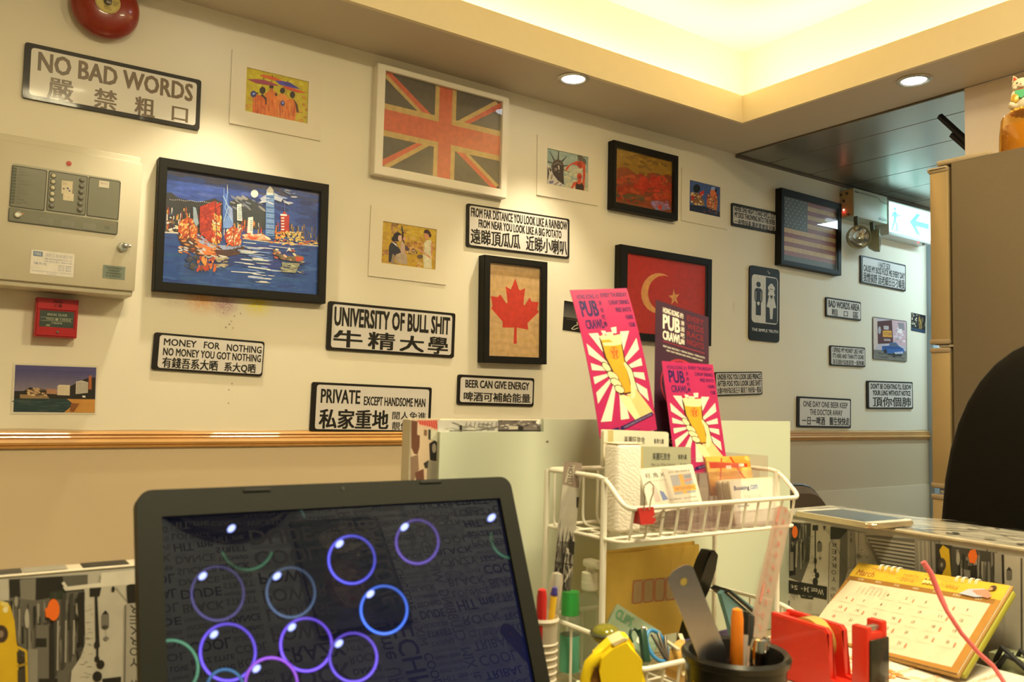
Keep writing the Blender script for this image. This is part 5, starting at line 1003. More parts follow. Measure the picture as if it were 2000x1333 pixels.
cv.ell(300, 620, 26, 110, ink(.36)); cv.ell(180, 430, 20, 60, ink(.30)); cv.poly([(400, 690), (560, 690), (560, 1760), (400, 1760)], ink(.17)); cv.poly([(545, 700), (600, 680), (610, 1290), (545, 1760)], D1); cv.rect(400, 840, 520, 940, D1); cv.poly([(310, 960), (420, 960), (410, 1760), (320, 1760)], ink(.26)); cv.poly([(430, 1290), (640, 1290), (640, 1760), (430, 1760)], D1)
cv.poly([(700, 270), (1120, 220), (1130, 110), (1520, 70), (1520, 230), (1130, 270), (730, 310)], ink(.52)); cv.line([(700, 215), (760, 300)], 34, ink(.50))
cv.poly([(940, 280), (1430, 240), (1410, 1760), (740, 1760), (800, 1200), (900, 1050), (950, 900)], ink(.42)); cv.dabs(40, 900, 320, 1020, 1280, 30, 3, [ink(.28)], 0, .02)
cv.poly([(870, 330), (945, 320), (935, 940), (880, 960)], D1); cv.poly([(850, 950), (920, 930), (880, 1070)], D2)
cv.poly([(1000, 280), (1130, 270), (1110, 370), (1000, 375)], D1); cv.poly([(1055, 370), (1085, 370), (1110, 900), (1065, 900)], D1); cv.ell(1080, 915, 34, 44, D1); cv.line([(1085, 940), (1085, 1060)], 26, D1); cv.ell(1080, 1070, 28, 36, D1); cv.ell(1120, 1130, 46, 50, D1); cv.ell(1085, 1265, 52, 60, D1)
cv.rrect(1130, 560, 1215, 730, 30, ink(.20)); cv.poly([(1135, 570), (1175, 525), (1212, 570)], D1); cv.ell(1172, 715, 36, 22, D2); cv.line([(1180, 730), (1180, 800)], 5, ink(.3)); cv.poly([(1145, 840), (1182, 810), (1220, 840), (1182, 868)], ink(.22)); cv.ell(1262, 290, 18, 34, D1)
cv.poly([(1385, 470), (1430, 440), (1570, 440), (1570, 1760), (1375, 1760)], ink(.34)); cv.line([(1400, 470), (1385, 1760)], 14, ink(.13)); cv.poly([(1410, 250), (1570, 230), (1570, 440), (1420, 450)], D1); cv.line([(1290, 270), (1410, 420)], 6, ink(.2))
for k, ch in enumerate('REKROY W'):
    if ch != ' ': cv.text(ch, 1445, 470+k*118, 1540, 560+k*118, D1, .03, 180)
cv.poly([(1140, 1290), (1350, 1265), (1350, 1400), (1140, 1400)], D1)
Yt, Yd = (0.55, 0.36, 0.015), (0.30, 0.19, 0.02)
cv.poly([(-500, 560), (-300, 470), (0, 420), (110, 470), (160, 640), (180, 860), (200, 960), (215, 1760), (-500, 1760)], Yt); cv.poly([(0, 420), (90, 440), (100, 500), (10, 470)], (0.62, .5, .15)); cv.ell(10, 790, 80, 100, (0.05, .03, .02)); cv.ell(10, 790, 30, 40, (.22, .16, .12)); cv.line([(180, 930), (290, 980), (310, 1760)], 26, Yt); cv.poly([(185, 980), (275, 1060), (280, 1110), (190, 1115)], (.04, .03, .02)); cv.line([(190, 1150), (300, 1120)], 26, Yd); cv.poly([(195, 1190), (275, 1180), (265, 1760), (195, 1760)], (.05, .04, .025)); cv.ell(60, 520, 30, 34, (.7, .62, .35), .3)
cv.ell(595, 520, 68, 122, (0.72, 0.14, 0.015)); cv.poly([(500, 510), (545, 480), (545, 610), (510, 600)], (0.72, .14, .015))
o = cv.build('collage_print', PM, r); o.matrix_basis = T_((-0.35, -0.5, 0)) @ Ml
# panel coping with the paper folded over its top
dbox('coping', mat('coping_laminate', (0.62, 0.56, 0.46), 0.3, noise=0.12, scale=14), -0.9, 0.430, YB-0.001, YB+0.023, ZP+0.0004, ZP+0.003)
cvt = Canvas(0.9, 0.022, T_((-0.02-0.0, YB+0.011, ZP+0.0034)) @ Matrix.Rotation(-PI/2, 4, 'X'), eps=1e-5)
for k in range(18): 
    u = .05*k; 
    if k not in (15, 16, 17, 14): cvt.rect(u, 0, min(1, u+.03+.02*rn.random()), 1, rn.choice([ink(.5), ink(.2), D2, ink(.3), D1]))
o = cvt.build('collage_coping_print', PM, r); o.matrix_basis = T_((-0.35, -0.5, 0)) @ cvt.M

# ---------------- tall divider behind the rack
dv = root('desk_divider', T_((0.757, YB+0.012, 0)), 'tall collage-papered desk divider faced with pale green boards', 'divider')
od = (0.757, YB+0.012, 0)
dbox('core_panel', paper, 0.4325, 1.0795, YB+0.004, YB+0.024, 0.0, ZV, parent=dv, o=od)
green = mat('pale_green_board', (0.58, 0.63, 0.52), 0.5, noise=0.04, scale=5)
xb0 = on(856, 900, 1, YB-0.001).x; xb1 = on(1060, 830, 1, YB-0.001).x; zb = on(900, 844, 1, YB-0.001).z; xb2 = on(1440, 1000, 1, YB).x
mb = MB(); mb.prism([(x-od[0], z) for x, z in ((xb0, ZD+.001), (1.0815, ZD+.001), (1.0815, ZV+.0015), (xb1, ZV+.0015), (xb1, zb), (xb0, zb))], YB-.003-od[1], YB+.0035-od[1]); mb.build('board', green, dv, smooth=False)
Ms = T_((0.757, YB+0.0035, CZ-0.10)); cv = Canvas(0.648, 0.155, Ms, eps=1e-5).using(crop(790, 800, 6.452))
cv.poly([(70, 120), (450, 120), (450, 1100), (70, 1100)], c2(188, 160, 112)); cv.poly([(80, 140), (165, 150), (160, 320), (195, 330), (190, 480), (165, 570), (120, 560), (85, 480)], c2(96, 58, 34)); cv.poly([(160, 140), (440, 140), (440, 270), (310, 215), (190, 190)], c2(168, 58, 40)); [cv.line([(180+k*28, 145), (190+k*30, 215+k*5)], 7, c2(214, 120, 90)) for k in range(9)]
cv.poly([(245, 255), (285, 262), (280, 335), (245, 325)], c2(120, 86, 52)); cv.poly([(300, 255), (330, 255), (325, 385), (300, 375)], c2(40, 40, 26)); cv.poly([(330, 260), (430, 280), (430, 420), (330, 380)], c2(186, 176, 130)); cv.poly([(310, 430), (380, 390), (440, 440), (430, 660), (320, 640)], c2(32, 28, 20)); cv.ell(372, 490, 26, 60, c2(140, 124, 90)); cv.poly([(290, 640), (430, 670), (430, 950), (280, 950)], c2(124, 112, 80))
cv.poly([(80, 600), (170, 570), (180, 760), (90, 950), (80, 940)], c2(126, 98, 66)); cv.poly([(130, 800), (240, 750), (250, 960), (160, 960)], c2(100, 62, 40)); cv.poly([(240, 680), (300, 640), (290, 740), (260, 740)], c2(50, 42, 30))
cv.poly([(415, 140), (1190, 140), (1190, 300), (415, 300)], c2(182, 172, 138)); cv.dabs(30, 560, 180, 1170, 280, 60, 8, [c2(150, 142, 112), c2(200, 190, 150), c2(120, 112, 88)], .1); [cv.line([(780+k*54, 160), (770+k*54, 220)], 10, c2(120, 110, 86)) for k in range(8)]; cv.poly([(690, 200), (722, 200), (722, 290), (690, 290)], c2(40, 36, 28)); cv.line([(560, 270), (900, 262), (1180, 215)], 9, c2(104, 96, 76))
cv.poly([(1175, 135), (1750, 140), (1750, 290), (1175, 290)], c2(104, 94, 74)); cv.line([(1175, 270), (1750, 275)], 26, c2(34, 26, 18)); cv.dabs(40, 1200, 150, 1720, 240, 24, 8, [c2(150, 138, 110), c2(70, 60, 44), c2(188, 176, 140)], 0, .2); cv.poly([(1300, 210), (1420, 210), (1420, 250), (1310, 255)], c2(178, 166, 128)); cv.poly([(1430, 215), (1490, 215), (1490, 280), (1430, 280)], c2(34, 28, 20)); cv.ell(1690, 165, 40, 26, c2(226, 218, 180))
o = cv.build('collage_print', PM, dv); o.matrix_basis = T_((-od[0], -od[1], 0)) @ Ms
p = on(1069, 863, 1, YB-0.003); mb = MB(); mb.ball((p.x-od[0], YB-0.0032-od[1], p.z), (0.0022, 0.0004, 0.0012), 8); mb.build('chip_mark', mat('dark_joint'), dv)

# ---------------- counter wing on the right
wg = root('counter_wing', T_((1.15, 0.35, 0)), 'counter wing on the right, collage paper on its side and a glossy patterned top', 'counter')
ow = (1.15, 0.35, 0)
dbox('side_panel', paper, XW, 1.218, -0.25, YB+0.022, 0.0, ZP-0.006, parent=wg, o=ow)
Mw = T_((XW-0.0006, 0.30, ZP-0.006-0.16)) @ Matrix.Rotation(-PI/2, 4, 'Z'); cv = Canvas(1.08, 0.32, Mw, eps=6e-6)
cv.rect(0, 0, 1, 1, ink(.36)); w_ = crop(1540, 980, 6.058); cv.using(w_)
cv.poly([(0, 200), (505, 280), (500, 1333), (-20, 1333)], ink(.47)); cv.poly([(0, 240), (270, 260), (250, 700), (190, 860), (150, 960), (0, 900)], D3)
for k in range(50):
    x = rn.uniform(20, 250); y = rn.uniform(260, 520); cv.poly([(x, y), (x+rn.uniform(8, 22), y), (x+rn.uniform(4, 18), y+rn.uniform(60, 320-x*.3)), (x, y+rn.uniform(60, 300-x*.3))], rn.choice([D1, D2, D3, G_, ink(.24), ink(.42)]))
cv.poly([(30, 250), (150, 265), (110, 470), (40, 480)], D1); cv.poly([(215, 270), (255, 275), (245, 690), (200, 740)], D2); cv.poly([(40, 560), (85, 480), (85, 870), (10, 880), (20, 700)], D1); cv.poly([(20, 600), (60, 600), (60, 820), (15, 820)], ink(.28)); cv.line([(100, 500), (92, 780)], 18, ink(.40)); cv.line([(150, 500), (150, 800)], 12, ink(.36)); cv.line([(180, 480), (175, 700)], 10, D2)
cv.ell(78, 362, 34, 72, (0.72, 0.14, 0.015)); cv.poly([(40, 370), (60, 330), (60, 400)], (0.72, .14, .015))
cv.line([(318, 300), (318, 680)], 14, D1); cv.rect(285, 280, 350, 345, D1); cv.ell(318, 705, 17, 40, D1); cv.line([(318, 740), (318, 850)], 11, D1); cv.ell(318, 820, 18, 28, D1); cv.ell(340, 875, 26, 36, D1); cv.ell(318, 950, 32, 48, D1); cv.dabs(24, 240, 400, 300, 960, 26, 2, [ink(.28)], 0, .02)
cv.rrect(342, 480, 392, 600, 18, ink(.20)); cv.poly([(344, 492), (368, 462), (392, 492)], D1); cv.line([(372, 600), (372, 660)], 3, ink(.3)); cv.poly([(352, 672), (374, 655), (396, 672), (374, 695)], ink(.25)); cv.poly([(410, 290), (445, 296), (425, 350)], D2); cv.line([(440, 330), (510, 420)], 3, D3); cv.line([(470, 320), (510, 390)], 3, D3)
cv.poly([(0, 930), (460, 1010), (455, 1165), (300, 1130), (290, 1160), (150, 1140), (140, 1105), (0, 1085)], D1); cv.textq('West 34', [(418, 1110), (185, 1065), (188, 1005), (420, 1042)], ink(.5), .01); cv.textq('th', [(175, 1046), (150, 1042), (150, 1022), (175, 1026)], ink(.5), .01); cv.textq('St', [(110, 1050), (30, 1036), (30, 985), (112, 998)], ink(.5), .01); cv.textq('100 - 199', [(282, 1140), (160, 1122), (160, 1104), (282, 1120)], ink(.35), .01)
[cv.line([(40+k*16, 1095), (36+k*18, 1130+18*(k % 3))], 5, D3) for k in range(5)]; cv.poly([(0, 1170), (18, 1180), (8, 1240), (-5, 1240)], D1); [cv.line([(230, 1195+k*26), (285, 1203+k*26)], 3, ink(.3)) for k in range(4)]
cv.poly([(500, 300), (700, 330), (690, 440), (500, 450)], D1); cv.poly([(485, 500), (520, 445), (615, 460), (600, 1333), (470, 1333)], ink(.40)); cv.line([(520, 450), (487, 500), (470, 1300)], 6, D1)
for k, ch in enumerate('REKROY'):
    y0 = 482+k*82; cv.textq(ch, [(570, y0+60), (512, y0+52), (512, y0), (570, y0+8)], D1, .04)
cv.textq('W', [(562, 1060), (505, 1052), (505, 1008), (562, 1014)], D1, .04); cv.textq('EN', [(550, 1160), (505, 1150), (505, 1090), (550, 1096)], D1, .04)
cv.poly([(615, 440), (700, 350), (700, 800), (640, 1000), (600, 1100)], D3); cv.line([(520, 440), (690, 780)], 5, D2)
cv.poly([(700, 330), (790, 345), (790, 800), (700, 790)], ink(.25)); cv.ell(745, 460, 14, 26, ink(.14)); cv.ell(745, 390, 9, 16, ink(.14)); cv.line([(720, 350), (715, 780)], 10, ink(.33)); cv.poly([(790, 350), (910, 370), (910, 480), (1060, 740), (1000, 740), (880, 600), (800, 590)], ink(.34)); cv.line([(835, 360), (830, 590)], 8, ink(.14)); cv.line([(900, 490), (1020, 720)], 34, ink(.30)); cv.line([(930, 480), (1060, 700)], 6, ink(.12)); cv.ell(830, 645, 36, 44, ink(.28)); cv.ell(830, 645, 20, 24, ink(.16)); cv.dabs(14, 870, 560, 960, 720, 16, 12, [ink(.42), ink(.2), ink(.3)], .4)
gq = crop(1540, 980, 6.058)
cv.poly([(920, 400), (1800, 470), (1800, 1000), (1060, 740)], ink(.16))
for k in range(9):
    y = 420+k*46; cv.poly([(935+k*26, y), (1600, y+88), (1600, y+112), (945+k*26, y+26)], ink(.33)); cv.poly([(945+k*26, y+26), (1600, y+112), (1600, y+126), (950+k*26, y+38)], ink(.07))
cv.using(crop(1760, 1040, 4.55))
cv.poly([(125, 60), (340, 90), (340, 380), (125, 340)], ink(.24)); [cv.line([(160+k*36, 80), (170+k*36, 380)], 9, rn.choice([D2, ink(.34), ink(.16)])) for k in range(5)]; cv.poly([(310, 100), (460, 120), (460, 400), (315, 390)], D1); cv.poly([(345, 160), (375, 115), (430, 150), (450, 400), (360, 400), (400, 300), (360, 230)], Yt); cv.ell(368, 288, 36, 60, (.05, .04, .03)); cv.ell(365, 290, 12, 20, (.22, .2, .16))
cv.poly([(450, 125), (840, 180), (840, 480), (450, 400)], D2)
for k in range(40):
    x = rn.uniform(450, 880); y = rn.uniform(150, 300); cv.poly([(x, y), (x+rn.uniform(8, 26), y+2), (x+rn.uniform(8, 22), y+rn.uniform(60, 230)), (x, y+rn.uniform(60, 230))], rn.choice([D1, D2, D3, ink(.22), ink(.3)]))
cv.ell(512, 235, 15, 60, ink(.34)); cv.poly([(600, 300), (680, 290), (680, 420), (590, 420)], D1); cv.poly([(600, 200), (620, 160), (665, 150), (685, 220), (660, 280), (615, 270)], (0.72, .14, .015)); cv.poly([(560, 330), (620, 340), (620, 400), (570, 400)], ink(.24))
cv.poly([(835, 185), (900, 195), (900, 460), (835, 440)], ink(.30)); cv.line([(908, 200), (914, 460)], 22, D1); cv.poly([(922, 200), (1400, 260), (1400, 1500), (860, 1400), (930, 900)], ink(.40)); cv.rrect(940, 330, 992, 430, 16, ink(.18)); cv.poly([(940, 340), (965, 306), (992, 340)], D1); cv.line([(972, 430), (975, 480)], 4, ink(.3)); cv.line([(1075, 230), (1078, 1333)], 16, D2); cv.poly([(1100, 240), (1500, 300), (1500, 1400), (1100, 1300)], ink(.30))
o = cv.build('collage_print', PM, wg); o.matrix_basis = T_((-ow[0], -ow[1], 0)) @ Mw
# glossy top: paper under clear laminate
dbox('counter_top', mat('counter_top_base', (0.50, 0.44, 0.34), 0.12, noise=0.3, scale=60, spec=0.7), XW-0.004, 1.222, -0.255, YB+0.026, ZP-0.0055, ZP-0.0006, 0.0015, wg, ow)
Mt = T_((1.15, 0.29, ZP-0.0004)) @ Matrix.Rotation(-PI/2, 4, 'X'); cv = Canvas(0.140, 1.08, Mt, eps=8e-6); cv.rect(0, 0, 1, 1, ink(.42))
cv.dabs(340, 0, 0, 1, 1, .05, .006, [ink(.10), ink(.2), ink(.55), ink(.3), ink(.05)], .3, 1.2); cv.dabs(60, 0, 0, 1, 1, .16, .004, [ink(.14), ink(.55)], .2, .4)
o = cv.build('collage_top_print', print_mat('print_laminate', 0.08, spec=0.6), wg); o.matrix_basis = T_((-ow[0], -ow[1], 0)) @ Mt
# ================================================================== THINGS ON THE DESK
def flat(pts, c, y=None, lean=0.0, yaw=0.0, P0=None, roll0=None):
    q = [c(*p) for p in pts]; cx = sum(p[0] for p in q)/len(q); cy = sum(p[1] for p in q)/len(q)
    P0 = P0 or on(cx, cy, 1, y); M0 = rmat(P0, yaw, lean)
    L = [onp(x, y_, M0) for x, y_ in q]
    wd = ((L[1]-L[0]).length+(L[2]-L[3]).length)/2; ht = ((L[0]-L[3]).length+(L[1]-L[2]).length)/2
    e = (L[1]-L[0])+(L[2]-L[3]); ang = math.atan2(e.z, e.x) if roll0 is None else roll0; m = sum(L, Vector())/4
    return M0 @ T_((m.x, 0, m.z)) @ Matrix.Rotation(-ang, 4, 'Y'), wd, ht

# ---------------- laptop, lid parallel to the desk back
lean = math.radians(22.5); WL = 0.3355; HL = 0.250
lx0 = ray(265, 957); xl = lx0.x/lx0.y*0.675; yt, zt = 0.675, CZ-0.0759
hy, hz = yt-HL*math.sin(lean), zt-HL*math.cos(lean)
r = root('laptop', T_((xl+WL/2, hy, ZD)), 'black laptop showing neon bubble rings on its dark screen', 'laptop')
LM = T_((0, 0, hz-ZD)) @ Matrix.Rotation(-lean, 4, 'X')        # lid frame: X right, Z up the lid, front -Y
blk = mat('laptop_black_plastic', (0.008, 0.0085, 0.006), 0.5, spec=0.3, noise=0.12, scale=300, bump=0.1)
mb = MB(); mb.prism([(x, z+HL/2) for x, z in rr(WL, HL, 0.011, 6)], 0.0005, 0.0095, M=LM); mb.build('lid_back', blk, r)
sx0, sx1, sz1, sz0 = -WL/2+0.0172, WL/2-0.0155, HL-0.0207, 0.026
mb = MB(); mb.frame(WL-0.022, HL-0.0, sx1-sx0, sz1-sz0, -0.0035, 0.0006, (sx0+sx1)/2, (sz0+sz1)/2-HL/2, 0)
for v in mb.bm.verts: v.co.z += HL/2
mb.bm.free()
mb = MB(); O = [(x, z+HL/2) for x, z in rr(WL, HL, 0.011, 6)]; I = [(sx1, sz1), (sx0, sz1), (sx0, sz0), (sx1, sz0)]
of = [mb.bm.verts.new(LM @ Vector((x, -0.003, z))) for x, z in O]; ob = [mb.bm.verts.new(LM @ Vector((x, 0.0006, z))) for x, z in O]
inf = [mb.bm.verts.new(LM @ Vector((x, -0.003, z))) for x, z in I]; inb = [mb.bm.verts.new(LM @ Vector((x, 0.0004, z))) for x, z in I]
N = len(O); q4 = N//4
for i in range(N): mb.bm.faces.new((of[i], ob[i], ob[(i+1) % N], of[(i+1) % N]))
for k in range(4):
    seg = of[k*q4:(k+1)*q4]
    for a, b in zip(seg, seg[1:]): mb.bm.faces.new((a, b, inf[k]))
    mb.bm.faces.new((seg[-1], of[((k+1)*q4) % N], inf[(k+1) % 4], inf[k])); mb.bm.faces.new((inf[k], inf[(k+1) % 4], inb[(k+1) % 4], inb[k]))
bz = mb.build('bezel', blk, r)
for px in (500, 838):
    p = onp(px, 960 if px < 600 else 944, r.matrix_basis @ LM)
    mb = MB(); mb.box(p.x-0.011, p.x+0.011, -0.0042, -0.0028, p.z-0.0014, p.z+0.0014, 0.0006, M=LM); mb.build('rubber_bumper', mat('black_rubber', (0.008, 0.008, 0.008), 0.7), bz)
p = onp(667, 957, r.matrix_basis @ LM); mb = MB(); mb.lathe([(0.0018, 0), (0.0018, 0.0004), (0.001, 0.0005)], 14, M=LM @ T_((p.x, -0.003, p.z)), axis='y'); mb.build('webcam', mat('webcam_glass', (0.05, 0.05, 0.05), 0.05), bz)
# screen: glossy dark panel whose lit picture is the rings screensaver
SM = LM @ T_(((sx0+sx1)/2, 0.0003, (sz0+sz1)/2)); sm = print_mat('screen_glass', 0.02, emit=1.0, spec=0.5)
bsdf = sm.node_tree.nodes['Principled BSDF']; bsdf.inputs['Base Color'].default_value = (0.004, 0.004, 0.006, 1); bsdf.inputs['Roughness'].default_value = 0.015
cv = Canvas(sx1-sx0+0.001, sz1-sz0+0.001, r.matrix_basis @ SM, eps=0.0)
cv.rect(0, 0, 1, 1, (0.0012, 0.0018, 0.006))
E0 = (0.0012, 0.0018, 0.006)
sc = bpy.data.meshes.new('screen')
def ringcol(base, ph, dim=1.0):
    def f(t):
        k = 0.55+0.45*math.cos(2*PI*(t-ph)); return tuple(max(E0[i], b*dim*(0.35+0.65*k)) for i, b in enumerate(base))
    return f
cv.using(cP); cv.clip = True
# soft blue glow towards the lower right: fine steps of a picture gradient
cv.L = 0
def grad_screen():
    n, m = 28, 18; cv.map = None; V0 = cv.V; cv.V, cv.F, cv.C = [], [], []
    for i in range(n):
        for j in range(m):
            u, v = (i+.5)/n, (j+.5)/m; g = max(0, 1-math.hypot(u-.95, v-.75)*1.05)**1.6; h = max(0, 1-math.hypot(u-.55, v-1.1)*1.2)**2
            cv.rect(i/n, j/m, (i+1)/n, (j+1)/m, (0.0012+0.001*h, 0.0018+0.002*g+.001*h, 0.006+0.022*g+0.016*h)); cv.L = 0
grad_screen()
cv.eps = 2e-6; cv.L = 2; cv.using(cP)
RG = [(483, 1060, 57, (0.01, .18, .08), .25, .5, (20, 160)), (425, 1160, 56, (.12, .10, .45), .3, .45, 0), (568, 1158, 52, (.12, .22, .45), .3, .5, 0), (687, 1094, 50, (.10, .10, 1.0), .4, 1.0, 0), (815, 1059, 46, (.14, .07, .6), .3, .7, 0), (750, 1192, 50, (.06, .22, 1.2), .3, 1.1, 0),
      (445, 1275, 59, (.20, .10, 1.3), .3, 1.1, 0), (598, 1260, 55, (.24, .10, 1.3), .3, 1.1, 0), (690, 1285, 51, (.20, .10, 1.1), .2, 1.0, 0), (530, 1338, 56, (.38, .08, .9), .75, 1.0, 0), (335, 1305, 57, (.10, .40, .22), .9, .7, 0), (1000, 1048, 46, (.02, .18, .10), .35, .5, (90, 190)), (440, 1345, 40, (.05, .25, .6), .75, .6, 0), (560, 1020, 40, (.02, .12, .1), .75, .25, (250, 350))]
for x, y, R_, col, ph, dim, arc in RG:
    a0, a1 = arc if arc else (0, 360)
    cv.ring(x, y, R_*.97, R_, 7, ringcol(col, ph, dim*.55), 72, a0, a1); cv.ring(x, y, R_*.97-1.8, R_-1.8, 3.2, ringcol(tuple(min(1.5, c+.06) for c in col), ph, dim), 72, a0, a1)
for x, y in ((452, 1033), (396, 1126), (541, 1126), (663, 1063), (790, 1030), (723, 1161), (418, 1240), (570, 1226), (662, 1258), (501, 1307), (960, 1012)):
    cv.ell(x, y, 10.5, 7, (.25, .32, .9), -.75); cv.ell(x, y, 8, 5, (.75, .85, 1.2), -.75)
cv.build('screen', sm, r).matrix_basis = SM
mb = MB(); mb.box(-WL/2+0.002, WL/2-0.002, -0.234, -0.004, 0.002, 0.018, 0.004, 3); bs = mb.build('base', blk, r)
mb = MB(); mb.tube([(-WL/2+0.05, 0.0, hz-ZD-0.001), (WL/2-0.05, 0.0, hz-ZD-0.001)], 0.0055, 12); mb.build('hinge', mat('black_nylon'), r)
kc = mat('key_black', (0.02, 0.02, 0.02), 0.45)
mb = MB()
for j in range(6):
    for i in range(16): mb.box(-0.150+i*0.0188, -0.150+i*0.0188+0.0155, -0.125+j*0.0185, -0.125+j*0.0185+0.0150, 0.0178, 0.0200, 0.0012, 1)
mb.build('keyboard', kc, r, kind='stuff')
mb = MB(); mb.box(-0.05, 0.05, -0.215, -0.150, 0.0178, 0.0186, 0.0004); mb.build('touchpad', mat('touchpad', (0.045, 0.045, 0.04), 0.3), r)
for s1 in (-1, 1):
    for yy in (-0.21, -0.03):
        mb = MB(); mb.box(s1*0.14-0.008, s1*0.14+0.008, yy-0.004, yy+0.004, 0.0, 0.0022); mb.build('foot', mat('black_rubber'), r)

# ---------------- white wire rack
x0, x1, yb, yc, yf = 0.568, 0.842, 0.752, 0.655, 0.622
r = root('wire_rack', T_(((x0+x1)/2, 0.69, ZD)), 'two-tier white wire desk rack full of cards and stationery', 'rack')
wm = mat('white_coated_wire', (0.82, 0.80, 0.72), 0.35, noise=0.03)
O_ = Vector(((x0+x1)/2, 0.69, ZD)); V_ = lambda x, y, z: tuple(Vector((x, y, CZ+z))-O_)
def wire(name, P, rad, parent=None): mb = MB(); mb.tube([V_(*p) for p in P], rad, 8); return mb.build(name, wm, parent or r)
def smooth(P, k=4):                 # round the corners of a wire
    out = [P[0]]
    for a, b, c in zip(P, P[1:], P[2:]):
        A, B, C_ = Vector(a), Vector(b), Vector(c); d = min((A-B).length, (C_-B).length)*0.4; d = min(d, 0.012)
        p, q = B+(A-B).normalized()*d, B+(C_-B).normalized()*d
        for i in range(k+1):
            t = i/k; out.append(tuple(p*(1-t)**2+B*2*t*(1-t)+q*t*t))
    return out+[P[-1]]
def tier(zr, zl, zb, yf_, x1_):
    wire('rim_rail', smooth([(x1_, yb, zr), (x1_, yc, zr), (x1_, yf_, zl), (x0, yf_, zl), (x0, yc, zr), (x0, yb, zr), (x1_, yb, zr)]), 0.0026)
    wire('shelf_rail', smooth([(x1_, yb, zb), (x1_, yf_+0.006, zb), (x0, yf_+0.006, zb), (x0, yb, zb), (x1_, yb, zb)]), 0.0020)
    n = 13; xs_ = [x0+(x1_-x0)*(k+.5)/n for k in range(n)]
    for x in xs_: wire('wire', smooth([(x, yf_, zl), (x, yf_+0.006, zb-0.002), (x, yb, zb-0.002), (x, yb, zr)]), 0.0014)
    for y in (yf_+0.03, yf_+0.06, yf_+0.09): wire('cross_wire', [(x0, y, zb), (x1_, y, zb)], 0.0014)
    for y in (yc+0.0, (yc+yb)/2): wire('side_wire', [(x0, y, zr), (x0, y, zb)], 0.0014); wire('side_wire', [(x1_, y, zr), (x1_, y, zb)], 0.0014)
tier(-0.0775, -0.106, -0.1395, yf, x1)
tier(-0.2375, -0.2555, -0.306, 0.600, 0.853)
for x in (x0, x1):
    wire('post', [(x, yc, -0.0775), (x, yc, -0.3295)], 0.0034)
    wire('post', [(x, yb, -0.0775), (x, yb, -0.3295)], 0.0030)
ZSH = CZ-0.1375                 # upper shelf surface
ZLO = CZ-0.3035                 # lower shelf surface

